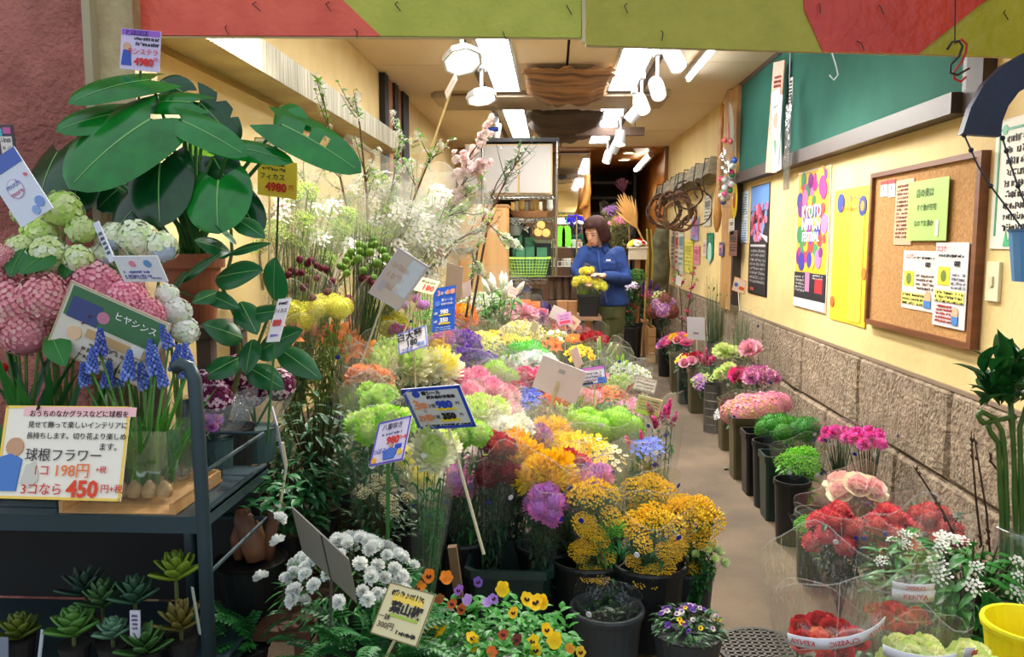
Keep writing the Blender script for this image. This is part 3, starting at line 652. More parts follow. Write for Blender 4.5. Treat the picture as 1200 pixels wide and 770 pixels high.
b = MB(); b.tube([(0, 0, .3), (0, .02, .42)], .004, 5); b.octa((.02, 0, .27), .03, 0); b.octa((-.03, 0, .28), .03, 0); build(b, 'ribbon', cm((226, 110, 110), rough=.4), bag)
M, w_, h_ = wrect(858, 217, 866, 252, off=.08)
b = MB(); b.lathe([(.5, -.003), (.5, .003)], 20); o = build(b, 'oval_plaque', cm((226, 196, 30), rough=.4), M=M @ Matrix.Diagonal((.18, .30, 1, 1))); tag(o, 'yellow oval plaque with a red spot on the timber post', 'plaque')
b = MB(); b.lathe([(.22, .003), (.22, .006)], 16); build(b, 'red_spot', cm((190, 60, 30), rough=.5), o)
# small sheets on the far stretch of the wall
FAR = (('pink-and-blue print', 811, 820, 254, 282, (150, 150, 200), (214, 110, 140)), ('pale grey leaflet pair', 826, 834, 228, 265, (206, 200, 180), (110, 108, 100)),
       ('yellow handbill', 804, 814, 280, 320, (226, 214, 96), (180, 170, 60)), ('pink handbill', 815, 822, 288, 310, (232, 150, 160), (190, 90, 110)), ('pale wall sheet', 797, 803, 266, 322, (206, 206, 186), (110, 150, 160)),
       ('narrow white leaflet', 788, 792, 268, 312, (222, 216, 196), (140, 130, 120)), ('blue-green leaflet', 780, 785, 264, 300, (120, 160, 150), (60, 110, 90)), ('red-striped leaflet', 793, 797, 268, 318, (216, 190, 170), (170, 60, 60)),
       ('small dark photo print', 845, 850, 284, 300, (80, 80, 120), (190, 130, 150)), ('white sheet low on the post', 856, 862, 256, 275, (220, 214, 200), (120, 120, 120)), ('dark bunch print', 857, 866, 270, 300, (120, 76, 66), (60, 50, 40)), ('small pink strip', 826, 830, 282, 300, (220, 200, 190), (190, 120, 130)))
for lab, x0, x1, y0, y1, bg, ink in FAR:
    M, w_, h_ = wrect(x0, y0, x1, y1, off=.012 if x0 < 845 else .075)
    card('wall_leaflet', lab + ' on the wall beyond the chalkboard', 'leaflet', M, w_, h_, bg, (('s', 0, .38, .8, 7, .11, ink), ('r', 0, .2, .7, .2, ink)), group='leaflets on the far wall')
M, w_, h_ = wrect(830, 273, 838, 304, off=.012)
card('green_banner', 'narrow green vertical sign with white characters by the reeds', 'sign', M, w_, h_, (22, 116, 84), (('t', '花', 0, .28, .2, (220, 236, 226)), ('t', '市', 0, .02, .2, (220, 236, 226)), ('c', 0, -.26, .3, (160, 206, 186))))
# weathered plank with wreaths
A, B_ = at(838, 197, 7.5), at(769, 228, 11.7)
pk = empty('weathered_plank', (XR - .1, 9.5, 2.03), label='grey weathered plank fixed along the wall, vine wreaths hanging from it', cat='plank')
m = MB(); n = 20; vs = []; fs = []
rp = random.Random(9)
for i in range(n + 1):
    y = -2.0 + 4.2 * i / n; j = lambda: rp.uniform(-.018, .018)
    vs += [(.09, y, -.09 + j()), (.09, y, .09 + j()), (-.07 + j(), y, .08 + j()), (-.09 + j(), y, -.06 + j())]
for i in range(n):
    a = 4 * i
    for q in range(4): fs.append((a + q, a + (q + 1) % 4, a + 4 + (q + 1) % 4, a + 4 + q))
fs += [(0, 1, 2, 3), (4 * n + 3, 4 * n + 2, 4 * n + 1, 4 * n)]
m.add(vs, fs); build(m, 'plank_body', mat('grey_driftwood', (150, 140, 112), rough=.85, col2=(108, 100, 80), scale=8, stretch=(1, .3, 4), bump=.6, bscale=30), pk)
for y in (-1.7, -1.2, -.5, -.1, .1, .5, 1.2, 1.8):
    b = MB(); b.tube([(.09, y, .10), (-.08, y, .10), (-.1, y, -.06), (-.08, y, -.2), (-.05, y, -.24)], .007, 5); build(b, 'hook', M_BLACK, pk)
for k, (lab, px, py, Y, rr, th, c) in enumerate((('thick brown vine wreath, largest of those on the plank', 790, 246, 9.3, .19, .045, (88, 60, 38)), ('brown vine wreath behind the thickest one', 778, 247, 10.2, .20, .03, (74, 50, 32)), ('thin open twig ring at the near end of the hung wreaths', 813, 243, 8.4, .19, .008, (70, 50, 36)), ('small dark twig ring above the thin one', 806, 228, 8.7, .15, .010, (60, 44, 34)), ('flat vine wreath lowest in the group', 797, 252, 9.0, .17, .022, (100, 72, 44)))):
    P = at(px, py, Y); wr_ = empty('vine_wreath', P, (0, 0, 0), label=lab, cat='wreath', group='wreaths on the weathered plank'); rw = random.Random(k)
    wr_.rotation_euler = (math.pi / 2, 0, -.5 + .1 * k)
    for s_ in range(3 if th < .012 else 7):
        ph = rw.uniform(0, 6); b = MB(); pts = []
        for i in range(29):
            a = 2 * math.pi * i / 28; o_ = th * .7
            pts.append(((rr + o_ * math.sin(5 * a + ph)) * math.cos(a), (rr + o_ * math.sin(5 * a + ph)) * math.sin(a), o_ * math.cos(5 * a + ph * 2)))
        b.tube(pts, max(.006, th * .28), 5, cap=False); build(b, 'vine', mat('vine_%d' % k, c, rough=.8, col2=tuple(int(v * 1.35) for v in c), scale=30), wr_, smooth=True)
# dried grey log below the wreaths
b = MB(); P0, P1 = at(778, 258, 10.8), at(772, 345, 10.8); b.tube([P0, P0.lerp(P1, .3) + Vector((-.03, 0, 0)), P0.lerp(P1, .6), P1], [.07, .11, .13, .12], 10)
tag(build(b, 'standing_log', mat('mossy_log', (120, 118, 84), rough=.9, col2=(84, 80, 54), scale=9, bump=.8, bscale=20), smooth=True), 'grey-green standing log under the wreaths', 'log')
# ================================================================== FLOWER HEADS (unit radius 1, +Z outward)
GA = 2.399963
HEADS = {}
def pol(theta, phi, r=0.0, roll=0.0):
    """frame whose +Y points outward at azimuth theta, polar angle phi from +Z, +Z facing up/inward"""
    return Matrix.Rotation(theta, 4, 'Z') @ Matrix.Rotation(math.pi / 2 - phi, 4, 'X') @ Matrix.Translation((0, r, 0)) @ Matrix.Rotation(roll, 4, 'Y')
def head(kind, c1, c2=None, c3=None):
    key = (kind, c1, c2, c3)
    if key in HEADS: return HEADS[key]
    r_ = random.Random(hash(kind) % 1000 if False else sum(map(ord, kind))); U = r_.uniform; m = MB()
    m1 = petal_mat(c1); m2 = petal_mat(c2) if c2 else m1; m3 = petal_mat(c3) if c3 else m2
    if kind == 'mum':                                # pompon chrysanthemum
        m.ball((0, 0, .1), .62, 8, 5, 1)
        N = 110
        for i in range(N):
            ph = math.acos(1 - (i + .5) / N * 1.35); m.petal(pol(i * GA, ph, .45, U(-.5, .5)) , .62 + .12 * U(-1, 1), .27, .9 - .2 * ph, 0 if i > N * .22 else 1, (.6, 1, .9), .35)
    elif kind == 'spider':                           # big shaggy mum
        m.ball((0, 0, .05), .5, 8, 5, 1); N = 130
        for i in range(N):
            ph = math.acos(1 - (i + .5) / N * 1.25); m.petal(pol(i * GA, ph, .3, U(-1, 1)), .78 + .16 * U(-1, 1), .16, .75, 0 if i > N * .3 else 1, (.7, 1, 1), .6)
    elif kind == 'carn':                             # frilled carnation
        for i in range(34):
            ph = .15 + 1.35 * (i / 34) ** .8; M = pol(i * GA, ph, .12, U(-.7, .7)); k = 5; vs = [(0, 0, 0)]; L = .86 + U(-.12, .1)
            for j in range(k):
                a = (j / (k - 1) - .5) * .95; q = L * (1 + (.10 if j % 2 else -.06)); vs.append((math.sin(a) * q, math.cos(a) * q, U(-.06, .06) + .10))
            m.add(vs, [(0, j + 2, j + 1) for j in range(k - 1)], 0 if i % 4 else 1, M)
    elif kind == 'gerb':                             # daisy or gerbera
        for ring, (n, L, ph) in enumerate(((20, 1.0, 1.42), (16, .82, 1.15))):
            for i in range(n): m.petal(pol(6.2832 * i / n + ring * .2, ph + U(-.07, .07), .12), L, .27, -.15, 0, (.6, 1, .95), .5)
        m.ball((0, 0, .08), .27, 10, 6, 1, sz=.6)
    elif kind == 'rose':
        m.ball((0, 0, .32), .3, 8, 5, 1)
        for ring, (n, L, W, ph, cu) in enumerate(((3, .75, .75, .22, .5), (4, .9, .85, .5, .75), (5, 1.0, .95, .95, .75), (6, 1.12, 1.0, 1.38, .55))):
            for i in range(n): m.petal(pol(6.2832 * i / n + ring * .6, ph, .06, U(-.12, .12)), L, W, cu, 0 if ring < 3 else 1, (.55, 1, 1, .9), .5)
    elif kind == 'tulip':
        for ring in range(2):
            for i in range(3): m.petal(pol(2.0944 * i + ring * 1.047, 1.15, .05), 1.75, 1.1 - .1 * ring, 1.75, 0, (.6, 1.0, 1.0, .8), .25)
        m.ball((0, 0, .5), .45, 8, 5, 1)
    elif kind == 'daff':                             # yellow narcissus / freesia
        for i in range(6): m.petal(pol(1.0472 * i, 1.25 + U(-.1, .1), .1), .9, .6, .2, 0, (.7, 1, .8), .2)
        m.lathe([(.18, 0), (.26, .35), (.38, .5)], 8, 1)
    elif kind == 'lily':
        for i in range(6): m.petal(pol(1.0472 * i, .62 + .12 * (i % 2), .05), 1.5, .62 if i % 2 else .5, -1.15, 0, (.4, .85, 1.0, .8, .5), .1, None)
        for i in range(5): m.tube([(0, 0, .2), (.1 * math.cos(i * 1.256), .1 * math.sin(i * 1.256), .6), (.3 * math.cos(i * 1.256), .3 * math.sin(i * 1.256), .95)], .025, 4, 1)
    elif kind == 'bud':
        m.lathe([(.02, -.2), (.16, 0), (.28, .5), (.24, 1.1), (.04, 1.6)], 7, 0); 
        for i in range(3): m.petal(pol(2.094 * i, .3, .1), 1.2, .2, -.2, 1, (.8, 1, .7), .1)
    elif kind == 'moss':                             # green ball dianthus
        m.ball((0, 0, 0), .82, 12, 8, 1)
        for i in range(230):
            ph = math.acos(1 - (i + .5) / 230 * 1.9); M = pol(i * GA, ph, .74, U(-1.5, 1.5)); m.petal(M, .30 + U(-.06, .06), .09, U(-.5, .5), i % 2, (.8, .7), .2)
    elif kind == 'hyd':                              # hydrangea mophead
        m.ball((0, 0, -.05), .74, 12, 8, 2)
        for i in range(84):
            ph = math.acos(1 - (i + .5) / 84 * 1.6); M = pol(i * GA, ph, .84 + U(-.05, .06)) @ Matrix.Rotation(-math.pi / 2, 4, 'X') @ Matrix.Rotation(U(0, 6), 4, 'Z') @ Matrix.Rotation(U(-.35, .35), 4, 'X')
            c = 0 if r_.random() < .62 else 1
            for k in range(4): m.petal(M @ Matrix.Rotation(k * 1.5708, 4, 'Z'), .25, .25, U(-.5, .3), c, (.35, 1, .95), .4)
            m.octa((0, 0, .02), .025, 2, M)
    elif kind == 'hydfine':                          # mophead of very many small florets
        m.ball((0, 0, -.05), .80, 14, 10, 2)
        for i in range(270):
            ph = math.acos(1 - (i + .5) / 270 * 1.85); M = pol(i * GA, ph, .86 + U(-.07, .08)) @ Matrix.Rotation(-math.pi / 2, 4, 'X') @ Matrix.Rotation(U(0, 6), 4, 'Z') @ Matrix.Rotation(U(-.6, .6), 4, 'X')
            c = 0 if r_.random() < .6 else 1
            for k in range(4): m.petal(M @ Matrix.Rotation(k * 1.5708, 4, 'Z'), .13, .12, U(-.4, .8), c, (.4, 1), .5)
    elif kind == 'dome':                             # tight dome of tiny florets
        m.ball((0, 0, -.1), .8, 10, 7, 2, sz=.8)
        for i in range(150):
            ph = math.acos(1 - (i + .5) / 150 * 1.2); M = pol(i * GA, ph, .82 + U(-.05, .06)) @ Matrix.Rotation(-math.pi / 2, 4, 'X') @ Matrix.Rotation(U(0, 6), 4, 'Z')
            c = 0 if r_.random() < .6 else 1
            for k in range(3): m.petal(M @ Matrix.Rotation(k * 2.094, 4, 'Z'), .16, .15, U(-.1, .9), c, (.4, 1), .6)
    elif kind == 'sedum':                            # cluster of many small frilled mums
        for q in range(9):
            t = q * GA; rr = .68 * math.sqrt(q / 9); C_ = Matrix.Translation((rr * math.cos(t), rr * math.sin(t), .25 - .35 * rr * rr + U(-.05, .05)))
            for i in range(26):
                ph = math.acos(1 - (i + .5) / 26 * 1.3); m.petal(C_ @ pol(i * GA, ph, .10, U(-.5, .5)), .27, .15, .6, 0 if i % 3 else 1, (.7, 1, .9), .45)
    elif kind == 'spray':                            # airy dome of tiny balls on threads
        for i in range(90):
            t = i * GA; rr = math.sqrt((i + .5) / 90); z = .5 * (1 - rr * rr) + U(-.28, .12); p = (rr * math.cos(t), rr * math.sin(t), z)
            m.octa(p, U(.08, .125), 0 if i % 3 else 1)
            if i % 3 == 0: m.tube([(p[0] * .3, p[1] * .3, -.8), p], .012, 3, 2, cap=False)
    elif kind == 'star':                             # loose cluster of small five-petal flowers
        for i in range(20):
            t = i * GA; rr = math.sqrt((i + .5) / 20) * .9; z = .4 * (1 - rr * rr) + U(-.12, .12)
            M = Matrix.Translation((rr * math.cos(t), rr * math.sin(t), z)) @ Matrix.Rotation(t, 4, 'Z') @ Matrix.Rotation(-.7 * rr + U(-.4, .4), 4, 'X') @ Matrix.Rotation(U(0, 2), 4, 'Z')
            for k in range(5): m.petal(M @ Matrix.Rotation(k * 1.2566, 4, 'Z'), .22, .17, .35, 0, (.5, 1, .9), .3)
            m.octa((0, 0, .04), .045, 1, M)
    elif kind == 'spike':                            # stock / snapdragon spike, height ~3
        m.tube([(0, 0, -.6), (0, 0, 2.8)], .05, 4, 2)
        for i in range(44):
            z = i / 44 * 2.9; sz = .62 * (1 - .6 * (i / 44)); M = Matrix.Translation((0, 0, z)) @ pol(i * GA, 1.1, .05)
            for k in range(3): m.petal(M @ Matrix.Rotation((k - 1) * .7, 4, 'Z'), sz * 1.2, sz * .8, .8, 0 if (i + k) % 3 else 1, (.5, 1, .95), .5)
    elif kind == 'grape':                            # muscari, height ~3.4
        m.tube([(0, 0, -.5), (0, 0, 3.2)], .1, 4, 2)
        for i in range(58):
            z = i / 58 * 3.2; rr = .62 * (1 - .75 * (i / 58) ** 1.6); a = i * GA; m.ball((rr * math.cos(a), rr * math.sin(a), z - .08), .23 * (1 - .45 * i / 58), 6, 4, 0 if r_.random() < .65 else 1, sz=1.25)
    elif kind == 'pansy':
        def pt(a, L, W, mi, z): 
            M = Matrix.Translation((0, 0, z)) @ Matrix.Rotation(a, 4, 'Z'); m.petal(M, L, W * .88, U(.1, .6), mi, (.5, .95, 1.0, .75), .3)
        pt(.5, 1.0, 1.0, 0, .0); pt(-.5, 1.0, 1.0, 0, .02); pt(1.75, .95, .9, 0, .05); pt(-1.75, .95, .9, 0, .05); pt(math.pi, 1.0, 1.3, 1, .08)
        for a in (2.0, -2.0, math.pi): m.petal(Matrix.Translation((0, 0, .12)) @ Matrix.Rotation(a, 4, 'Z'), .5, .42, .2, 2, (.5, 1), .4)
        m.octa((0, 0, .16), .10, 1)
    elif kind == 'thistle':
        m.ball((0, 0, 0), .8, 8, 6, 0)
        for i in range(60): m.petal(pol(i * GA, math.acos(1 - (i + .5) / 30), .74), .3, .16, .2, 1 if i % 2 else 0, (1,), .1)
    elif kind == 'hellebore':
        for i in range(5): m.petal(pol(1.2566 * i, .9, .05), 1.1, .85, .9, 0, (.6, 1, .95), .3)
        m.ball((0, 0, .25), .22, 6, 4, 1)
    elif kind == 'bell':                             # cluster of blue trumpets
        for q in range(10):
            t = q * GA; rr = .72 * math.sqrt(q / 10); M = Matrix.Translation((rr * math.cos(t), rr * math.sin(t), .2 - .3 * rr)) @ Matrix.Rotation(t, 4, 'Z') @ Matrix.Rotation(-.8 * rr, 4, 'X')
            for k in range(6): m.petal(M @ pol(k * 1.047, 1.1, .03), .36, .26, -.2, 0 if k % 2 else 1, (.6, 1), .4)
    me = m.mesh(kind + '_head', [m1, m2, m3], smooth=kind in ('rose', 'tulip', 'lily', 'hellebore', 'bud', 'grape'))
    HEADS[key] = me
    return me
# ------------------------------------------------------------------ foliage and wraps, unit cone (top radius 1, height 1)
FOL = {}
def foliage(style, c, v=0):
    key = (style, c, v)
    if key in FOL: return FOL[key]
    r_ = random.Random(v * 31 + len(style)); U = r_.uniform; m = MB(); gm = leaf_mat(c); sm = leaf_mat(tuple(int(x * .8) for x in c))
    n = {'bare': 9, 'leafy': 9, 'dense': 10, 'grass': 44, 'fern': 12, 'none': 7}[style]
    for i in range(n):
        t = i * GA; rr = .78 * math.sqrt((i + .5) / n); tip = Vector((rr * math.cos(t), rr * math.sin(t), U(.86, 1.0)))
        if style == 'grass':
            h_ = U(.75, 1.15); m.tube([(tip.x * .15, tip.y * .15, 0), (tip.x * .5, tip.y * .5, h_ * .5), (tip.x * U(.7, 1.25), tip.y * U(.7, 1.25), h_)], [.022, .022, .006], 3, i % 2, cap=False); continue
        m.tube([(0, 0, 0), tip * .5, tip], .022, 3, 1, cap=False)
        for k in range({'bare': 2, 'none': 0, 'leafy': 7, 'dense': 18, 'fern': 14}[style]):
            z = U(.35, .98) if style != 'fern' else .25 + .75 * k / 14
            p = tip * z
            M = Matrix.Translation(p) @ Matrix.Rotation(U(0, 6.28), 4, 'Z') @ Matrix.Rotation(U(.1, .9), 4, 'X')
            L = {'bare': .3, 'leafy': .5, 'dense': .5, 'fern': .34}[style] * U(.7, 1.2)
            # leaves are drawn for a cone about three times as tall as wide
            m.leaf(Matrix.Translation(p) @ Matrix.Diagonal((1, 1, .4, 1)) @ Matrix.Translation(-p) @ M, L, L * (.40 if style != 'fern' else .26), -.9, .15, 4, 0)
    me = m.mesh('foliage_' + style, [gm, sm], False)
    FOL[key] = me
    return me
WRAPS = {}
def wrap_mesh(v, mt):
    key = (v, mt.name)
    if key in WRAPS: return WRAPS[key]
    r_ = random.Random(v * 7 + 1); U = r_.uniform; m = MB(); n = 26; vs = []; fs = []; ph = [U(0, 6) for _ in range(4)]
    rows = [(0, .10), (.18, .20), (.4, .46), (.62, .72), (.82, .93), (.98, 1.05), (1.10, 1.10)]
    for i, (z, rr) in enumerate(rows):
        for j in range(n):
            a = 2 * math.pi * j / n; fold = 1 + .06 * math.sin(3 * a + ph[0]) + .035 * math.sin(5 * a + ph[1])
            zz = z + (0 if i < 5 else (i - 4) * (.035 * math.sin(2 * a + ph[2]) + .010 * math.sin(5 * a + ph[3])))
            vs.append((rr * fold * math.cos(a), rr * fold * math.sin(a), zz))
    for i in range(len(rows) - 1):
        for j in range(n): a = i * n + j; b_ = i * n + (j + 1) % n; fs.append((a, b_, b_ + n, a + n))
    m.add(vs, fs)
    top = vs[-n:]; ph_ = len(rows)
    m.add([q for t in top for q in (t, (t[0] * 1.004, t[1] * 1.004, t[2] + .007))], [(2 * j, 2 * ((j + 1) % n), 2 * ((j + 1) % n) + 1, 2 * j + 1) for j in range(n)], 1)
    for j in (3, 9, 14, 19):                      # creases, each with a bright line painted down the cone
        a = [vs[i * n + j] for i in range(ph_)]; c = [vs[i * n + (j + 1) % n] for i in range(ph_)]; q = []
        for i in range(ph_): A, C_ = Vector(a[i]), Vector(c[i]); A = Vector((A.x * 1.006, A.y * 1.006, A.z)); q += [A, A.lerp(Vector((C_.x * 1.006, C_.y * 1.006, C_.z)), .05)]
        m.add(q, [(2 * i, 2 * i + 1, 2 * i + 3, 2 * i + 2) for i in range(ph_ - 1)], 1)
    me = m.mesh('film_wrap', [mt, FEDGE], True); WRAPS[key] = me
    return me
DOT = {}
def dot_mesh(c):
    if c not in DOT:
        m = MB(); m.lathe([(1, -.04), (1, .04)], 10); DOT[c] = m.mesh('dot_sticker', cm(c, rough=.4), False)
    return DOT[c]
BLUE_DOT, WHITE_DOT = (24, 34, 150), (226, 228, 230)
NB = [0]
def bouquet(name, label, P, L, Rr, heads, lean=(0, 0), wrap='film', fol=('leafy', G_MID), group=None, cat='bouquet', dots=1, spread=.74, flat=.25, zoff=0.0, up=.45, rnd=None):
    """P = middle of the flower heads (world), L = length down to the foot, Rr = radius of the head disc.
    heads = [(mesh, radius_m, count, part name)]"""
    NB[0] += 1; r_ = rnd or random.Random(NB[0] * 13); U = r_.uniform
    P = Vector(P); ax = Vector((lean[0], lean[1], 1)).normalized(); base = P - ax * L
    root = empty(name, base, label=label, cat=cat, group=group); root.rotation_mode = 'QUATERNION'
    root.rotation_quaternion = Vector((0, 0, 1)).rotation_difference(ax)
    if fol: obj('foliage', foliage(fol[0], fol[1], NB[0] % 3), root, scale=(Rr, Rr, L), rot=(0, 0, U(0, 6)))
    hs = []
    for (me, hr, n, pn) in heads: hs += [(me, hr, pn)] * n
    r_.shuffle(hs); N = len(hs)
    for k, (me, hr, pn) in enumerate(hs):
        rr = Rr * spread * math.sqrt((k + .35) / max(1, N)) if N > 1 else 0; t = k * GA + NB[0]
        q = rr / max(Rr, 1e-6)
        o = obj(pn, me, root, loc=(rr * math.cos(t), rr * math.sin(t), L + zoff - flat * Rr * q * q * 2 + U(-.12, .12) * Rr), scale=hr * 1.22 * U(.88, 1.12))
        d = Vector((math.cos(t) * q * .7 + U(-.15, .15), math.sin(t) * q * .7 + U(-.15, .15) - (.0), 1.0))
        # flowers in the shop lean a little towards the aisle and the street
        d += Vector((0, -up, 0))
        o.rotation_mode = 'QUATERNION'; o.rotation_quaternion = (axis_rot(d, U(0, 6))).to_quaternion()
    if wrap:
        mt = {'film': FILM, 'crisp': FILM2, 'milky': FILM3, 'frosted': FILM4}[wrap]
        wo = obj('film_wrap', wrap_mesh(NB[0] % 5, mt), root, M=Matrix.Rotation(U(0, 6), 4, 'Z') @ Matrix.Diagonal((Rr * 1.12, Rr * 1.12, L * 1.02, 1)))
        for k in range(dots):
            a = -math.pi / 2 + U(-.9, .9); z = U(.72, 1.05); rr = Rr * 1.12 * (.82 + .25 * (z - .72) / .33) * 1.13
            d = Vector((math.cos(a), math.sin(a), -.18))
            M = Matrix.Translation((rr * math.cos(a), rr * math.sin(a), L * z)) @ axis_rot(d) @ Matrix.Diagonal((.0095, .0095, .02, 1))
            so = obj('dot_sticker', dot_mesh(BLUE_DOT if r_.random() < .65 else WHITE_DOT), wo, M=M); so.matrix_parent_inverse = wo.matrix_basis.inverted()
    return root
def top_z(X): return .62 + .42 * min(.95, max(0.0, -X))
def on_display(px, py, dz=0.0):
    """where the sight line meets the stepped flower display"""
    lo, hi = 1.5, 12.0
    for _ in range(40):
        md = (lo + hi) / 2; p = at(px, py, md)
        if p.z > top_z(p.x) + dz: lo = md
        else: hi = md
    return at(px, py, lo)
def step_z(X): return 0.0 if X > -.38 else (.22 if X > -.86 else .42)
# ------------------------------------------------------------------ pots, buckets
def bucket(name, label, P, r, h, col, kind='round', group=None, rough=.4, metal=0.0, taper=.82):
    m = MB()
    if kind == 'round':
        m.lathe([(r * taper * .98, 0), (r * taper, .004), (r, h * .92), (r * 1.07, h * .92), (r * 1.09, h * .97), (r * 1.07, h), (r * .98, h), (r * .95, h * .9), (r * taper * .93, .02), (.001, .02)], 26)
    elif kind == 'can':
        pr = [(r, 0), (r, .01)]
        for k in range(1, 6): pr += [(r, h * k / 6 - .006), (r * 1.03, h * k / 6), (r, h * k / 6 + .006)]
        m.lathe(pr + [(r, h), (r * .95, h), (r * .93, .02), (.001, .02)], 24)
    else:
        R4 = [(q * r, z) for q, z in ((taper, 0), (.98, h * .9), (1.06, h * .9), (1.06, h), (.96, h), (taper * .93, .02))]
        def sq(q, z, c=.16): return [(x * q, y * q, z) for x, y in ((1, -1 + c), (1, 1 - c), (1 - c, 1), (-1 + c, 1), (-1, 1 - c), (-1, -1 + c), (-1 + c, -1), (1 - c, -1))]
        m.loft([sq(q, z) for q, z in R4])
    o = build(m, name, mat('bucket_%02x%02x%02x_%s' % (*col, metal), col, rough=rough, metal=metal, col2=tuple(min(255, int(c * 1.25) + 4) for c in col), scale=4), loc=P, smooth=False)
    return tag(o, label, 'bucket', group)
# ================================================================== STEPPED FLOWER DISPLAY ON THE LEFT
M_STEP = mat('display_plank', (92, 70, 50), rough=.8, col2=(70, 52, 38), scale=5)
for lab, x0, x1, z in (('low dark timber step under the middle rows of flowers', -.86, -.38, .22), ('higher dark timber step along the cream wall', XL + .01, -.86, .42)):
    b = MB(); b.box(x0, 2.75, z - .03, x1, 7.3, z); o = tag(build(b, 'display_step', M_STEP), lab, 'display step', 'timber display steps')
    for y in (2.8, 4.3, 5.8, 7.2):
        b = MB(); b.box(x0 + .02, y, 0, x1 - .02, y + .04, z - .03); build(b, 'support', M_STEP, o)
WHITE, CREAM, LEMON, YEL, GOLD, ORANGE, PEACH = (244, 244, 238), (240, 234, 196), (240, 232, 120), (253, 220, 40), (246, 192, 36), (244, 122, 28), (244, 176, 130)
PINK, LPINK, HOT, MAG, RED, DRED, CORAL = (240, 150, 186), (246, 196, 208), (240, 70, 150), (214, 50, 150), (206, 30, 46), (122, 12, 40), (238, 120, 120)
VIO, LILAC, BLUE, LIME, PLIME, GREEN = (120, 60, 190), (196, 130, 206), (78, 96, 214), (158, 214, 50), (206, 226, 130), (80, 186, 40)
def D(name, label, px, py, Rpx, hs, Y=None, L=None, dz=0.0, lean=None, **k):
    P = on_display(px, py, dz) if Y is None else at(px, py, Y)
    Rr = px2m(Rpx, P.y)
    if L is None: L = max(.30, P.z - step_z(P.x) - .02)
    if lean is None: lean = (min(.25, max(-.05, -P.x * .12 + .04)), -.08)
    heads = [(head(*(q[0] if isinstance(q[0], tuple) else (q[0],))), px2m(q[1], P.y), q[2], q[3] if len(q) > 3 else 'flower') for q in hs]
    return bouquet(name, label, P, L, Rr, heads, lean=lean, **k)
H = lambda kind, *c: (kind,) + c
# back rows first, then towards the street
D('carnation_bouquet', 'pink carnation bouquet in front of the orange paper bags', 604, 366, 26, [(H('carn', LPINK, PINK), 9, 6)])
D('carnation_bouquet', 'magenta-centred carnation bouquet below the steel rack', 638, 372, 26, [(H('carn', LILAC, MAG), 9, 3), (H('carn', LPINK, PINK), 9, 3)])
D('carnation_bouquet', 'salmon pink carnation bouquet at the far end near the person', 668, 386, 24, [(H('carn', CORAL, LPINK), 8, 6)])
D('gypsophila_bouquet', 'white airy gypsophila bouquet beside the blue vertical price sign', 578, 352, 34, [(H('spray', WHITE, PLIME, G_LIGHT), 18, 6, 'spray')], fol=('leafy', G_LIME))
D('gypsophila_bouquet', 'creamy gypsophila bouquet behind the small green balls', 610, 386, 30, [(H('spray', CREAM, LEMON, G_LIGHT), 15, 6, 'spray')], fol=('leafy', G_LIME))
D('lily_bouquet', 'bouquet of closed green-white lily buds by the pine cupboard', 556, 330, 34, [(H('bud', PLIME, (224, 232, 190)), 11, 9, 'bud')], fol=('dense', G_LIGHT), dz=.05)
D('lily_bouquet', 'pale lily bud bouquet above the gypsophila', 588, 338, 28, [(H('bud', WHITE, PLIME), 10, 8, 'bud')], Y=6.4, fol=('dense', G_LIGHT))
D('fern_bouquet', 'bright green fern bouquet behind the blue vertical sign', 508, 334, 32, [(H('bud', LIME, GREEN), 8, 3, 'bud')], fol=('fern', (96, 190, 50)))
D('fern_bouquet', 'leafy lime green bouquet between the two slanted cards', 492, 352, 26, [(H('thistle', LILAC, PINK), 6, 4)], fol=('fern', (110, 196, 60)))
D('freesia_bouquet', 'yellow freesia bouquet just behind the green ball flowers', 577, 392, 24, [(H('daff', YEL, GOLD), 8, 9)], fol=('grass', G_LIME))
D('freesia_bouquet', 'lemon freesia bouquet in the middle of the far rows', 604, 398, 24, [(H('daff', LEMON, YEL), 8, 9)], fol=('grass', G_LIME))
D('freesia_bouquet', 'white and yellow freesia bouquet near the orange lilies at the back', 650, 392, 22, [(H('daff', LEMON, WHITE), 7, 8)], fol=('grass', G_LIME))
D('lily_bouquet', 'small orange lily bouquet at the far end of the display', 646, 404, 16, [(H('lily', ORANGE, DRED), 8, 4)], fol=('grass', G_LIGHT))
D('daffodil_bouquet', 'bright yellow daffodil bouquet beside the tilted white cards', 680, 410, 24, [(H('daff', YEL, GOLD), 7, 10)], fol=('grass', G_LIME))
D('tulip_bouquet', 'red tulip bouquet near the person', 696, 398, 15, [(H('tulip', RED, DRED), 7, 5)], fol=('leafy', G_LIGHT))
D('snapdragon_bouquet', 'pale green snapdragon bouquet wrapped beside the red tulips', 706, 414, 18, [(H('spike', PLIME, WHITE, G_LIGHT), 5, 5)], wrap='crisp')
D('gerbera_bouquet', 'orange gerbera at the far rows beside the pink sign', 672, 396, 12, [(H('gerb', ORANGE, GOLD), 8, 2)])
D('mum_bouquet', 'single orange pompon mum beside the blue vertical sign', 541, 372, 17, [(H('mum', ORANGE, GOLD), 14, 2)])
D('lavender_mum_bouquet', 'lavender mum bouquet below the blue vertical sign', 518, 398, 18, [(H('mum', LILAC, PINK), 10, 3)])
D('craspedia_bouquet', 'yellow button flower bouquet with a round leaf', 514, 404, 16, [(H('thistle', GOLD, YEL), 6, 6)], fol=('leafy', G_BLUE))
D('statice_bouquet', 'violet statice bouquet, the upper of the two purple ones', 543, 396, 24, [(H('sedum', VIO, LILAC), 15, 5)], fol=('leafy', G_LIGHT))
D('statice_bouquet', 'violet statice bouquet, lower one beside the cream mums', 553, 418, 28, [(H('sedum', VIO, (150, 96, 210)), 16, 5)], fol=('leafy', G_LIGHT))
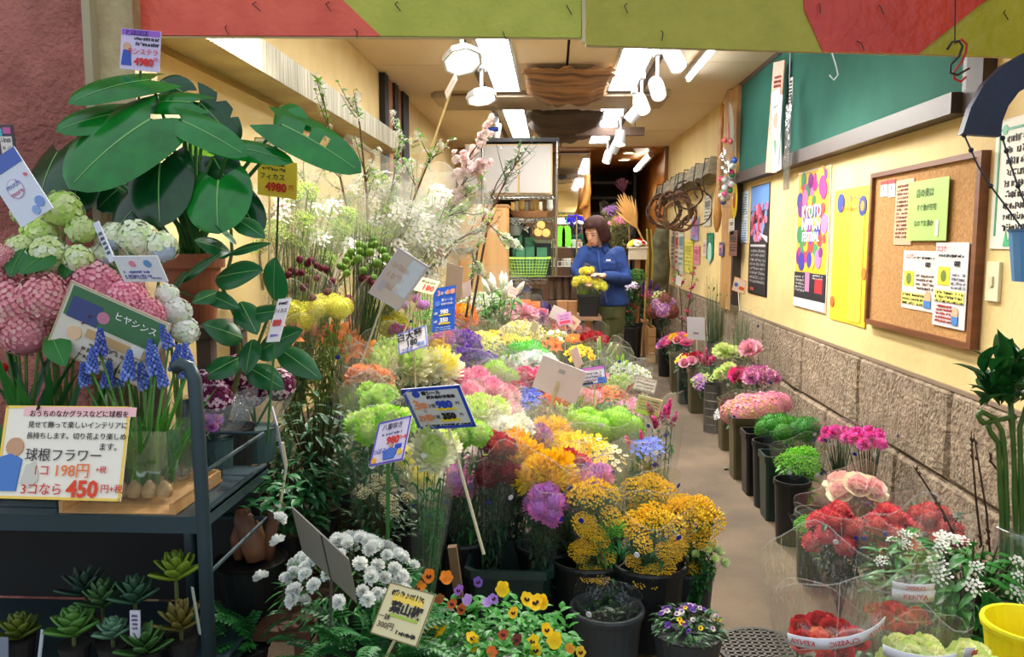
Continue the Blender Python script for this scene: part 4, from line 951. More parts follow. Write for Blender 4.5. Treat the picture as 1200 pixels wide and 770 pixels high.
D('alstroemeria_bouquet', 'lime and yellow striped bouquet behind the violet statice', 566, 402, 22, [(H('star', LEMON, LIME), 14, 4)], fol=('dense', G_LIME))
D('dianthus_bouquet', 'bright green ball dianthus bouquet in the far middle', 620, 412, 24, [(H('moss', (96, 200, 56), GREEN), 14, 4)], fol=('grass', G_LIME))
D('carnation_bouquet', 'pink bouquet beside the back of the big pale card', 700, 446, 18, [(H('rose', CORAL, PINK), 9, 4)], fol=('leafy', G_MID))
D('carnation_bouquet', 'white and mint carnation bouquet above the hot pink one', 602, 428, 20, [(H('carn', WHITE, (206, 236, 220)), 11, 4)])
D('carnation_bouquet', 'white carnation bouquet tucked behind the big pale card', 630, 424, 20, [(H('carn', WHITE, (216, 236, 226)), 11, 4)])
D('dianthus_bouquet', 'pale lime spiky dianthus bouquet next to the pink mums', 578, 436, 26, [(H('moss', PLIME, LIME), 12, 5)], fol=('grass', G_LIME))
D('carnation_bouquet', 'hot pink carnation bouquet above the blue gentian', 620, 442, 26, [(H('carn', HOT, LPINK), 12, 7)])
D('carnation_bouquet', 'crimson carnation bouquet beside the blue gentian', 604, 456, 16, [(H('carn', (200, 20, 90), MAG), 10, 3)])
D('gentian_bouquet', 'bright blue gentian bouquet below the hot pink carnations', 620, 466, 22, [(H('bell', BLUE, (120, 140, 236)), 14, 4)], fol=('dense', G_MID))
D('carnation_bouquet', 'single orange carnation below the big pale card', 652, 476, 15, [(H('carn', ORANGE, PEACH), 12, 2)], fol=('grass', G_LIGHT))
D('ranunculus_bouquet', 'pale pink ranunculus bouquet under the striped purple sign', 686, 464, 20, [(H('rose', LPINK, CORAL), 10, 5)], fol=('grass', G_LIGHT))
D('wallflower_bouquet', 'orange and crimson small-flowered bouquet by the cream sign', 714, 462, 28, [(H('star', ORANGE, GOLD), 12, 3), (H('star', RED, DRED), 12, 3)], fol=('dense', G_MID))
D('wax_flower_bouquet', 'white-tipped airy green bouquet along the aisle edge', 736, 434, 26, [(H('spray', WHITE, PLIME, G_LIGHT), 13, 5, 'spray')], fol=('leafy', G_LIGHT))
D('wax_flower_bouquet', 'green feathery bouquet beside the grey tilted price card', 722, 448, 22, [(H('spray', PLIME, LIME, G_LIGHT), 12, 4, 'spray')], fol=('dense', G_LIGHT))
D('carnation_bouquet', 'dark red carnation at the aisle edge behind the grey card', 748, 456, 14, [(H('carn', (150, 20, 50), RED), 8, 3)])
D('sweet_pea_bouquet', 'pink sweet pea bouquet beside the cream price sign', 740, 476, 20, [(H('star', PINK, HOT), 10, 4)], fol=('grass', G_LIGHT))
D('mum_bouquet', 'light pink mum bouquet behind the blue-bordered price sign', 556, 452, 36, [(H('mum', LPINK, PINK), 19, 5)])
D('mum_bouquet', 'light pink mum bouquet above the cream globe mums', 588, 462, 20, [(H('mum', LPINK, PINK), 15, 3)])
D('spider_mum_bouquet', 'shaggy cream mum bouquet under the white-flower price card', 466, 424, 40, [(H('spider', CREAM, PLIME), 27, 4)])
D('spider_mum_bouquet', 'shaggy white mum bouquet beside the violet statice', 502, 434, 32, [(H('spider', (244, 240, 214), LEMON), 24, 3)])
D('carnation_bouquet', 'peach and brown carnation bouquet below the orange lilies', 432, 442, 26, [(H('carn', PEACH, (190, 110, 60)), 13, 5)], wrap='milky')
D('carnation_bouquet', 'lime green carnation bouquet at the foot of the brown one', 440, 466, 26, [(H('carn', PLIME, LIME), 15, 4)])
D('lime_mum_bouquet', 'lime green mum bouquet left of the blue-bordered sign', 446, 492, 40, [(H('mum', LIME, PLIME), 17, 7)])
D('globe_mum_bouquet', 'cream globe mum bouquet right of the blue-bordered sign', 566, 482, 26, [(H('mum', CREAM, PLIME), 19, 4)])
D('lime_mum_bouquet', 'lime green mum bouquet just right below the blue-bordered sign', 556, 506, 24, [(H('mum', LIME, PLIME), 14, 4)])
D('mum_bouquet', 'white carnation-like mum bouquet behind the yellow mums', 600, 503, 28, [(H('carn', WHITE, CREAM), 15, 6)])
D('mum_bouquet', 'ivory mum bouquet beside the gentian foot', 598, 486, 18, [(H('mum', (240, 228, 214), LPINK), 12, 3)])
D('mum_bouquet', 'golden mum bouquet in the middle behind the yellow spray', 642, 502, 26, [(H('spider', GOLD, YEL), 15, 4)])
D('mum_bouquet', 'small pink mum bouquet between white and golden mums', 630, 508, 15, [(H('mum', PINK, LILAC), 11, 3)])
D('dianthus_bouquet', 'lime green ball dianthus bouquet, nearer the pale card', 690, 492, 26, [(H('moss', (140, 216, 56), LIME), 14, 5)], fol=('grass', G_LIME))
D('dianthus_bouquet', 'lime green ball dianthus bouquet next to the magenta stocks', 722, 494, 28, [(H('moss', (128, 210, 48), LIME), 15, 5)], fol=('grass', G_LIME))
D('tulip_bouquet', 'pale green closed bouquet standing among film wraps in the middle', 660, 484, 18, [(H('bud', PLIME, WHITE), 7, 6, 'bud')], fol=('grass', G_LIME))
D('stock_bouquet', 'magenta stock bouquet wrapped at the aisle edge', 776, 492, 22, [(H('spike', MAG, PINK, G_MID), 7, 6)], wrap='crisp', dots=2)
D('delphinium_bouquet', 'pale blue delphinium bouquet below the magenta stocks', 756, 522, 26, [(H('star', (130, 150, 236), BLUE), 12, 5), (H('spike', HOT, PINK, G_MID), 6, 2)], wrap='crisp', dots=3, fol=('dense', G_MID))
D('spray_mum_bouquet', 'yellow spray mum bouquet in a wide film cone', 690, 526, 46, [(H('star', YEL, GOLD), 18, 6), (H('star', (246, 236, 190), GOLD), 18, 3)], wrap='milky', dots=3, fol=('dense', G_MID))
D('spray_mum_bouquet', 'yellow spray mum bouquet behind the wide film cone', 662, 514, 30, [(H('star', YEL, GOLD), 15, 6)], fol=('dense', G_MID))
D('globe_mum_bouquet', 'cream globe mum bouquet below the blue-bordered sign', 508, 524, 26, [(H('mum', (242, 240, 206), PLIME), 23, 3)])
D('globe_mum_bouquet', 'cream globe mum bouquet half hidden by the purple price card', 438, 526, 22, [(H('mum', (242, 238, 200), PLIME), 22, 2)], Y=2.75)
D('mum_bouquet', 'white and pale yellow mum bouquet over the dark bucket', 484, 546, 34, [(H('mum', (244, 244, 220), LEMON), 25, 4)], Y=2.62, fol=('dense', G_DARK))
D('mum_bouquet', 'white mum bouquet behind the pink one beside the dark gap', 536, 532, 26, [(H('carn', WHITE, LPINK), 15, 5)], Y=2.80, fol=('dense', G_DARK))
D('mum_bouquet', 'pink mum bouquet hanging over the dark gap left of the crimson mums', 532, 560, 26, [(H('mum', PINK, LILAC), 15, 6)], Y=2.66, fol=('dense', G_DARK), dots=2)
D('mum_bouquet', 'crimson mum bouquet behind the bright yellow mums', 584, 518, 22, [(H('mum', (140, 20, 50), RED), 12, 5)])
D('mum_bouquet', 'dark crimson mum bouquet in front of the bright yellow mums', 583, 546, 27, [(H('mum', DRED, (150, 20, 60)), 13, 9)], Y=2.60, fol=('dense', G_DARK), flat=.5)
D('yellow_mum_bouquet', 'bright yellow mum bouquet, the upper one beside the crimson mums', 606, 528, 30, [(H('spider', YEL, GOLD), 20, 6)], Y=2.72, fol=('dense', G_DARK))
D('yellow_mum_bouquet', 'bright yellow mum bouquet, the larger one above the pink mums', 642, 548, 36, [(H('spider', YEL, GOLD), 21, 8)], Y=2.62, fol=('dense', G_DARK), flat=.5)
D('carnation_bouquet', 'crimson and orange carnation bouquet behind the solidago', 664, 540, 22, [(H('carn', (206, 40, 90), ORANGE), 12, 4)], Y=2.72)
D('mum_bouquet', 'pink mum bouquet behind the solidago wrap', 694, 558, 24, [(H('mum', PINK, LILAC), 14, 5)], Y=2.66)
D('mum_bouquet', 'orchid pink mum bouquet drooping in front of the yellow mums', 640, 580, 24, [(H('mum', (224, 130, 200), LILAC), 13, 8)], Y=2.52, fol=('dense', G_DARK), flat=.8)
def sol(name, lab, px, py, Rpx, n, Y, zs, **k):
    r = D(name, lab, px, py, Rpx, [(H('spray', (252, 212, 56), (246, 190, 36), G_MID), 15, n, 'spray')], Y=Y, **k)
    rr = random.Random(int(px)); Rm = px2m(Rpx, Y)
    for j in range(zs):      # golden side sprays lower down the bunch
        a = -math.pi / 2 + rr.uniform(-1.3, 1.3); z = rr.uniform(.45, .9); q = Rm * (.35 + .65 * z) * .85
        L = [c for c in r.children if c.name.startswith('foliage')][0].scale.z
        o = obj('spray', head('spray', (252, 212, 56), (246, 190, 36), G_MID), r, loc=(q * math.cos(a), q * math.sin(a), L * z), scale=px2m(rr.uniform(9, 14), Y)); o.rotation_euler = (.7, 0, rr.uniform(-.6, .6))
    return r
sol('solidago_bouquet', 'tall golden solidago bouquet in a film wrap beside the orchid pink mums', 698, 574, 30, 4, 2.5, 16, fol=('dense', (88, 110, 40)))
sol('mimosa_bouquet', 'golden mimosa bouquet in the round black bucket', 764, 606, 42, 6, 2.5, 14, fol=('dense', G_MID), wrap='crisp', dots=2)
sol('mimosa_bouquet', 'bright mimosa bouquet leaning over the aisle', 812, 594, 34, 8, 2.62, 6, fol=('dense', (96, 130, 60)), wrap=None)
sol('mimosa_bouquet', 'upper mimosa bouquet with green tips behind the bucket ones', 760, 566, 30, 4, 2.75, 5, fol=('dense', (120, 160, 60)), wrap='crisp', dots=2)
D('eucalyptus_bouquet', 'dark green leafy bouquet between solidago and mimosa', 716, 578, 30, [(H('thistle', (130, 150, 100), G_MID), 3, 10)], Y=2.72, fol=('dense', (70, 96, 54)), wrap='crisp')
D('herb_bunch', 'fresh bright green herb bunch at the solidago foot', 712, 616, 22, [(H('spray', (100, 190, 60), LIME, G_LIGHT), 10, 6, 'spray')], Y=2.5, fol=('dense', (60, 160, 60)), wrap=None)
D('hellebore_bouquet', 'pale green hellebore bouquet in the small bucket by the aisle', 832, 646, 20, [(H('hellebore', (206, 220, 160), LIME), 9, 9)], Y=2.55, L=.28, fol=('dense', G_MID), wrap=None, lean=(.25, -.1), spread=.95)
# film cones whose flowers are hidden, standing between the rows
for lab, px, py, Rpx, Y in (('empty-looking film cone right of the pink mums at the front', 512, 574, 20, 2.55), ('green stems in a film cone below the big pale card', 672, 470, 18, 3.6), ('film-wrapped green stems between the daffodils and tulips', 724, 424, 16, 4.6), ('film-wrapped stems beside the violet statice', 592, 420, 16, 4.2),
                           ('film-wrapped green stems near the cream mums', 412, 430, 24, 3.1), ('film-wrapped stems behind the lime carnations', 416, 470, 22, 2.9)):
    D('stem_bouquet', lab, px, py, Rpx, [(H('bud', LIME, PLIME), 5, 4, 'bud')], Y=Y, fol=('grass', (120, 180, 70)), wrap='crisp', dots=2)
# lilies and bupleurum on the high step
D('lily_bouquet', 'open orange lily bouquet in film on the high step', 398, 392, 30, [(H('lily', ORANGE, DRED), 13, 8)], fol=('leafy', (90, 120, 60)), wrap='crisp', dots=1, up=.8)
D('lily_bouquet', 'orange lily bouquet lower beside the peach carnations', 420, 408, 20, [(H('lily', (244, 130, 40), DRED), 13, 4)], fol=('leafy', (90, 120, 60)), up=.8)
D('lily_bouquet', 'pink lily bouquet in film left of the orange lilies', 352, 388, 26, [(H('bud', (236, 160, 140), CORAL), 9, 8, 'bud'), (H('lily', (240, 150, 90), DRED), 10, 2)], fol=('leafy', (90, 120, 60)), wrap='crisp')
D('lily_bouquet', 'pink lily buds between the two yellow-green wraps', 420, 378, 22, [(H('bud', (236, 170, 160), CORAL), 10, 6, 'bud')], fol=('leafy', (90, 120, 60)))
D('bupleurum_bouquet', 'yellow-green bupleurum bouquet under the blurred pale card', 442, 372, 34, [(H('dome', (222, 216, 40), (236, 226, 80), (180, 196, 50)), 14, 9, 'spray')], fol=('dense', (150, 180, 50)), dots=1)
D('bupleurum_bouquet', 'yellow-green bupleurum bouquet left of the small card stick', 354, 364, 28, [(H('dome', (220, 214, 60), (236, 226, 90), (180, 196, 60)), 13, 8, 'spray')], fol=('dense', (150, 180, 60)), wrap='crisp', Y=3.05)
D('bupleurum_bouquet', 'yellow-green bupleurum bouquet right of the small card stick', 392, 358, 28, [(H('dome', (220, 216, 70), (236, 226, 90), (180, 196, 60)), 12, 7, 'spray')], fol=('dense', (150, 180, 60)), wrap='crisp', Y=3.05)
D('scabiosa_bouquet', 'mauve scabiosa flowers beside the yellow-green wraps', 412, 356, 12, [(H('mum', LILAC, MAG), 8, 2)], wrap=None)
D('scabiosa_bouquet', 'mauve scabiosa flowers right of the bupleurum', 466, 386, 14, [(H('mum', LILAC, MAG), 8, 3)], wrap=None)
# tall: allium and green thistles, no wrap
D('allium_bunch', 'dark red drumstick allium bunch above the lilies', 364, 306, 42, [(H('thistle', (92, 18, 42), (120, 30, 60)), 4.6, 24)], Y=3.1, L=.62, fol=('grass', (60, 96, 40)), wrap=None, spread=.95, flat=.6)
D('allium_bunch', 'dark red allium heads beside the blurred pale card', 434, 326, 16, [(H('thistle', (92, 18, 42), (120, 30, 60)), 4.6, 7)], Y=3.1, L=.58, fol=('grass', (60, 96, 40)), wrap=None)
D('thistle_bunch', 'green ball thistle bunch on curving dark stems', 434, 284, 40, [(H('thistle', (104, 142, 52), (130, 170, 70)), 5.0, 30)], Y=3.2, L=.72, fol=('grass', (34, 70, 36)), wrap=None, spread=.95, flat=.6)
# ================================================================== ROW OF BUCKETS ALONG THE RIGHT WALL
BR, BK, DG, GY = (74, 66, 44), (22, 24, 26), (26, 44, 40), (120, 120, 118)
for lab, x0, x1, rim, base, kd, c in (
    ('black bucket farthest down the stone wall side', 746, 757, 352, 396, 'round', BK), ('black bucket of the brown and lilac hydrangeas', 763, 778, 366, 408, 'round', BK),
    ('black bucket under the pink and yellow ranunculus', 772, 785, 398, 442, 'round', BK), ('square khaki bucket below the red and pink mixed bouquet', 785, 803, 415, 461, 'square', BR),
    ('square dark green bucket beside the farther khaki one', 797, 810, 424, 474, 'square', DG), ('square khaki bucket, second of the khaki ones from the back', 808, 826, 434, 485, 'square', BR),
    ('ribbed steel can on the floor below the pink stocks', 829, 845, 452, 508, 'can', GY), ('square khaki bucket beside the pink achillea', 848, 863, 470, 529, 'square', BR),
    ('square khaki bucket right under the pink achillea', 861, 881, 490, 563, 'square', BR), ('square black bucket between khaki bucket and green moss flowers', 881, 893, 508, 582, 'square', BK),
    ('round black bucket under the green moss flowers', 891, 908, 520, 598, 'round', BK), ('dark green bucket behind the closest round black one', 904, 918, 535, 612, 'square', DG),
    ('round black bucket under the wrapped bright green herbs', 915, 941, 567, 642, 'round', BK), ('dark green bucket in the corner under the coral mums', 940, 972, 606, 690, 'round', DG)):
    g = on_z((x0 + x1) / 2, base, 0); rr = px2m(x1 - x0, g.y) / 2 * (1.0 if kd != 'square' else .95); rr = max(rr, .075)
    hgt = at((x0 + x1) / 2, rim, g.y).z
    bucket('flower_bucket' if kd != 'can' else 'steel_can', lab, (g.x + .01, g.y + rr * .9, 0), rr, hgt, c, kd, group='buckets along the stone wall', metal=.9 if kd == 'can' else 0, rough=.35)
# wooden crates behind
for lab, x0, x1, t, bt in (('narrow pale wooden crate on the floor, farther one', 753, 760, 376, 418), ('narrow pale wooden crate on the floor, nearer one', 759, 768, 384, 426)):
    g = on_z((x0 + x1) / 2, bt, 0); hw = px2m(x1 - x0, g.y) / 2; hh = at(x0, t, g.y).z; b = MB()
    r = empty('wooden_crate', (g.x, g.y + .15, 0), label=lab, cat='crate', group='crates on the floor')
    for k in range(4): b = MB(); b.box(-hw, -.15, hh * k / 4 + .004, hw, -.135, hh * (k + 1) / 4 - .004); build(b, 'slat', mat('crate_wood', (170, 126, 76), rough=.7), r)
    b = MB(); b.box(-hw, -.135, 0, -hw + .012, .15, hh); b.box(hw - .012, -.135, 0, hw, .15, hh); build(b, 'side_panel', mat('crate_wood2', (150, 108, 62), rough=.7), r)
def E(name, label, px, py, Rpx, hs, Y, **k): 
    P = at(px, py, Y); k.setdefault('lean', (-.12, -.10)); k.setdefault('L', max(.2, P.z - .03)); return D(name, label, px, py, Rpx, hs, Y=Y, **k)
E('orchid_bouquet', 'violet and magenta orchid bouquet beyond the hydrangeas', 756, 344, 13, [(H('spike', VIO, LILAC, G_MID), 4.5, 5), (H('star', MAG, HOT), 6, 4)], 10.4, wrap=None)
E('hydrangea_bouquet', 'cream, lilac and brown hydrangea bouquet in a tall film sleeve', 776, 348, 15, [(H('dome', (150, 90, 76), (180, 110, 90)), 9, 4), (H('dome', LILAC, LPINK), 9, 3), (H('star', PLIME, WHITE), 8, 3)], 9.4, wrap='crisp', flat=1.2)
E('hanging_dried_bouquet', 'red dried flower bouquet in white film beside the person', 736, 361, 9, [(H('sedum', (176, 40, 44), RED), 7, 4)], 9.0, L=.36, wrap='crisp', lean=(-.1, -.1))
E('ranunculus_bouquet', 'pink and yellow ranunculus bouquet along the wall', 797, 396, 18, [(H('rose', PINK, HOT), 6.5, 5), (H('rose', YEL, GOLD), 6.5, 3), (H('rose', CORAL, LPINK), 6, 2)], 7.7, fol=('dense', G_MID))
E('ranunculus_bouquet', 'rose-pink tulip pair leaning from the bucket farther back', 780, 402, 9, [(H('tulip', PINK, HOT), 6, 3), (H('rose', LILAC, PINK), 6, 2)], 8.0, wrap=None, fol=('dense', G_DARK), lean=(-.3, -.2))
E('mixed_bouquet', 'red, pink and yellow mixed bouquet in film before the pale card', 808, 418, 20, [(H('rose', RED, DRED), 6, 4), (H('rose', PINK, LPINK), 6, 3), (H('daff', YEL, GOLD), 6, 4), (H('star', LEMON, WHITE), 7, 2)], 6.7)
E('stock_bouquet', 'pink stock bouquet leaning over the steel can', 829, 424, 14, [(H('spike', PINK, HOT, G_LIGHT), 5, 6)], 6.2, fol=('leafy', G_LIGHT), lean=(-.2, -.1))
E('orchid_bouquet', 'small green and plum flower bunch over the khaki bucket', 822, 444, 12, [(H('star', LILAC, MAG), 7, 4), (H('star', PLIME, LIME), 7, 3)], 6.1, L=.28, lean=(-.3, -.2), fol=('dense', G_MID))
E('carnation_bouquet', 'pale green carnation bouquet, upper one by the stone wall', 852, 414, 13, [(H('carn', PLIME, CREAM), 9, 3)], 5.9, wrap='crisp', dots=2)
E('carnation_bouquet', 'pale green and pink carnation bouquet in a narrow sleeve', 854, 436, 13, [(H('carn', PLIME, CREAM), 9, 3), (H('rose', HOT, PINK), 6, 1)], 5.6, wrap='crisp', dots=2)
E('carnation_bouquet', 'two pale pink carnations standing above the mauve ones', 881, 408, 11, [(H('carn', LPINK, PINK), 9, 3)], 5.5, dots=2, wrap='crisp')
E('carnation_bouquet', 'mauve and white edged carnation bouquet above the achillea', 890, 440, 17, [(H('carn', (196, 110, 170), LPINK), 9, 6)], 5.25, wrap='crisp', dots=3)
E('carnation_bouquet', 'rose pink carnation bouquet next to the mauve ones', 868, 440, 12, [(H('carn', HOT, (140, 20, 60)), 8, 4)], 5.35, wrap='crisp', dots=1)
E('white_flower_bunch', 'little white and lilac bunch low beside the khaki bucket', 847, 484, 9, [(H('star', WHITE, LILAC), 6, 4)], 5.3, L=.22, lean=(-.35, -.2), fol=('dense', G_LIGHT))
E('achillea_bouquet', 'dusty pink achillea bouquet in a film cone', 880, 478, 30, [(H('dome', (222, 140, 160), (206, 160, 120)), 17, 6)], 4.75, dots=2, lean=(-.1, -.05))
E('achillea_bouquet', 'dusty pink achillea bouquet against the stone wall', 906, 472, 20, [(H('dome', (226, 130, 164), (214, 150, 150)), 14, 3)], 4.9, dots=1)
E('moss_dianthus_bouquet', 'deep green moss ball dianthus bouquet', 914, 498, 25, [(H('moss', (64, 150, 34), (48, 120, 28)), 13, 8)], 4.25, dots=2, fol=('grass', G_MID), wrap='crisp')
E('moss_dianthus_bouquet', 'deep green moss ball dianthus bouquet nearer the hot pink flowers', 944, 500, 17, [(H('moss', (64, 150, 34), (48, 120, 28)), 12, 5)], 4.2, dots=3, fol=('grass', G_MID), wrap='crisp')
E('herb_bouquet', 'bright green leafy bouquet in a tall film cone', 936, 532, 28, [(H('spray', (110, 196, 60), LIME, G_LIGHT), 10, 9, 'spray')], 3.75, fol=('dense', (90, 180, 50)), wrap='crisp', dots=3)
E('herb_bouquet', 'lime green leafy bouquet under the coral mums, leaning out', 946, 612, 15, [(H('spray', (100, 200, 60), LIME, G_LIGHT), 8, 5, 'spray')], 3.1, fol=('dense', (90, 190, 50)), wrap='crisp', L=.3, lean=(-.4, -.1))
E('dianthus_bouquet', 'hot pink dianthus bouquet left of the two by the stone wall', 982, 506, 24, [(H('carn', (240, 110, 200), HOT), 6, 9)], 4.05, dots=2, fol=('grass', G_MID), wrap='crisp')
E('dianthus_bouquet', 'hot pink dianthus bouquet, the fuller one touching the stone wall', 1014, 510, 27, [(H('carn', (244, 120, 206), HOT), 6.5, 12)], 3.7, dots=3, fol=('grass', G_MID), wrap='crisp')
E('ranunculus_bouquet', 'large pale pink ranunculus bouquet above the coral mums', 1000, 572, 30, [(H('rose', (246, 200, 196), CREAM), 17, 5)], 3.15, dots=3, wrap='crisp')
CO = (210, 84, 100)
E('coral_mum_bouquet', 'coral red spray mum bouquet, leftmost of the three', 978, 602, 40, [(H('mum', CO, CORAL), 12, 14)], 2.75, dots=2, wrap='crisp', fol=('dense', G_DARK), flat=.8)
E('coral_mum_bouquet', 'coral red spray mum bouquet in the middle of the three', 1036, 604, 46, [(H('mum', CO, CORAL), 12, 17)], 2.72, dots=3, wrap='crisp', fol=('dense', G_DARK), flat=.8)
E('coral_mum_bouquet', 'coral red spray mum bouquet closest to the stone wall', 1092, 602, 40, [(H('mum', (196, 74, 90), CORAL), 11.5, 15)], 2.85, dots=2, wrap='milky', fol=('dense', G_DARK), flat=.8)
# potted white deutzia
def shrub(name, label, P, pot_r, pot_h, Rr, Hh, leaf_c, nleaf, ls, flowers, cat='potted plant', potc=BK, seed=1, lw=.38, shape=1.0):
    r_ = random.Random(seed); U = r_.uniform; root = empty(name, P, label=label, cat=cat)
    m = MB(); m.lathe([(pot_r * .8, 0), (pot_r, pot_h * .95), (pot_r * 1.06, pot_h), (pot_r * .96, pot_h), (.001, pot_h * .93)], 20); build(m, 'pot', cm(potc, rough=.5), root)
    m = MB()
    for i in range(max(6, nleaf // 14)):
        t = i * GA; rr = Rr * .7 * math.sqrt(U(.05, 1)); m.tube([(0, 0, pot_h * .9), (rr * .5 * math.cos(t), rr * .5 * math.sin(t), pot_h + Hh * .5), (rr * math.cos(t), rr * math.sin(t), pot_h + Hh * U(.7, .95))], [.006, .004, .002], 4)
    build(m, 'stem', leaf_mat((70, 70, 40)), root)
    m = MB()
    for i in range(nleaf):
        t = U(0, 6.28); rr = Rr * math.sqrt(U(0, 1)); z = pot_h + Hh * U(.15, 1) * (1 - .45 * shape * (rr / Rr) ** 2)
        m.leaf(Matrix.Translation((rr * math.cos(t), rr * math.sin(t), z)) @ Matrix.Rotation(t - math.pi / 2 + U(-.9, .9), 4, 'Z') @ Matrix.Rotation(U(-.3, .7), 4, 'X'), ls * U(.7, 1.3), ls * lw, -.7, .15, 4)
    build(m, 'foliage', leaf_mat(leaf_c), root)['kind'] = 'stuff'
    for (me, hr, n, pn) in flowers:
        for k in range(n):
            t = U(0, 6.28); rr = Rr * math.sqrt((k + .5) / n) * .95; z = pot_h + Hh * (1.02 - .42 * shape * (rr / Rr) ** 2) + U(-.03, .03) * Hh
            d = Vector((math.cos(t) * rr / Rr * .6, math.sin(t) * rr / Rr * .6 - .5, 1)); o = obj(pn, me, root, loc=(rr * math.cos(t), rr * math.sin(t), z), scale=hr * U(.85, 1.15)); o.rotation_euler = axis_rot(d, U(0, 6)).to_euler()
    return root
P = at(1135, 706, 2.3); shrub('deutzia_plant', 'leafy green plant with clusters of small white flowers by the yellow bucket', (P.x, P.y, .06), .10, .16, .17, .28, (44, 120, 40), 380, .07, [(head('star', WHITE, CREAM), .030, 13, 'flower')], seed=3)
P = at(1060, 660, 2.45); shrub('white_jasmine_plant', 'green leaved plant with white flowers behind the rose wraps', (P.x, P.y, .10), .07, .12, .09, .25, (50, 126, 52), 110, .065, [(head('star', WHITE, CREAM), .024, 6, 'flower')], seed=4)
# thin bare twigs by the stone wall
for lab, pts in (('bare brown twig leaning left across the coral mums', ((1130, 650), (1105, 600), (1080, 560), (1070, 546))), ('bare upright twig with buds by the stone wall', ((1150, 640), (1144, 590), (1140, 540), (1138, 505))), ('bare upright twig nearer the bamboo', ((1160, 650), (1156, 600), (1147, 545), (1141, 508))), ('short bare twig reaching from the bamboo stems', ((1176, 580), (1172, 555), (1162, 542), (1159, 530)))):
    b = MB(); q = [at(x, y, 2.6) for x, y in pts]; b.tube(q, [.004, .0035, .003, .0015], 5)
    for k in range(9): t = R(0, 2.8); i = int(t); p = q[i].lerp(q[i + 1], t - i); b.octa(p + Vector((R(-.006, .006), 0, 0)), .006, 0, sz=1.6)
    tag(build(b, 'bare_twig', mat('twig_brown', (74, 46, 34), rough=.7)), lab, 'twig', 'bare twigs')
# lucky bamboo in a glass jar
bb = empty('lucky_bamboo', at(1178, 690, 2.45), label='lucky bamboo with curled stems and a leafy crown', cat='bamboo plant'); O = bb.location.copy()
def rel(px, py, Y): return at(px, py, Y) - O
MB_ST = mat('bamboo_green', (52, 86, 36), rough=.4, col2=(74, 104, 42), scale=12)
for pts in (((1182, 690), (1180, 620), (1178, 540), (1174, 505), (1165, 490), (1150, 482), (1146, 488), (1152, 496), (1190, 488)), ((1192, 690), (1190, 610), (1188, 530), (1184, 470)), ((1198, 690), (1197, 600), (1195, 500), (1206, 470)), ((1174, 690), (1174, 600), (1170, 520), (1160, 505), (1158, 498))):
    q = [rel(x, y, 2.45) for x, y in pts]; n = len(q); fine = []
    for i in range(n - 1):
        for t in (0, .33, .66): fine.append(q[i].lerp(q[i + 1], t))
    fine.append(q[-1]); b = MB(); b.tube(fine, [.0075 + (.002 if i % 4 == 0 else 0) for i in range(len(fine))], 9); build(b, 'stem', MB_ST, bb, smooth=True)
LM = leaf_mat((22, 78, 30))
for i in range(58):
    b = MB(); t = R(0, 6.28); L_ = R(.08, .15); b.leaf(Matrix.Identity(4), L_, .042, R(-.9, -.2), .25, 5)
    c = rel(R(1148, 1200), R(428, 478), 2.45) + Vector((0, R(-.05, .05), 0))
    build(b, 'leaf', LM, bb, smooth=True, loc=c, rot=(R(.4, 1.4), 0, t))
b = MB(); b.lathe([(.07, -.02), (.085, .0), (.085, .2), (.08, .21), (.078, .2), (.078, .01)], 22); P = at(1192, 650, 2.45); jar = build(b, 'glass_jar', film('jar_glass', tint=(200, 220, 220), clear=.8, gloss=.17, rough=.03), smooth=True, loc=(P.x + .02, P.y, P.z - .12)); tag(jar, 'clear glass jar around the lucky bamboo stems', 'jar')
# reeds and grasses by the wall
E('reed_bundle', 'tall dark green horsetail reeds in a steel can', 834, 338, 12, [(H('bud', (90, 120, 70), (70, 110, 60)), 2, 3, 'bud')], 6.9, L=.9, fol=('grass', (60, 100, 56)), wrap=None, lean=(-.02, 0))
E('reed_bundle', 'second bundle of tall reeds just behind the steel can', 846, 346, 10, [(H('bud', (110, 140, 80), (70, 110, 60)), 2, 3, 'bud')], 7.0, L=.85, fol=('grass', (74, 112, 60)), wrap=None, lean=(.03, 0))
E('grass_bouquet', 'wrapped bunch of green grass against the stone wall', 872, 376, 18, [(H('bud', (110, 160, 80), (70, 130, 60)), 2, 3, 'bud')], 6.0, L=.55, fol=('grass', (70, 130, 62)), wrap='crisp', dots=2, lean=(.05, 0))
P = at(839, 404, 6.85); bucket('steel_can', 'ribbed steel can holding the tall reeds', (P.x, P.y, P.z - .34), .085, .36, GY, 'can', metal=.9, rough=.3, group='buckets along the stone wall')
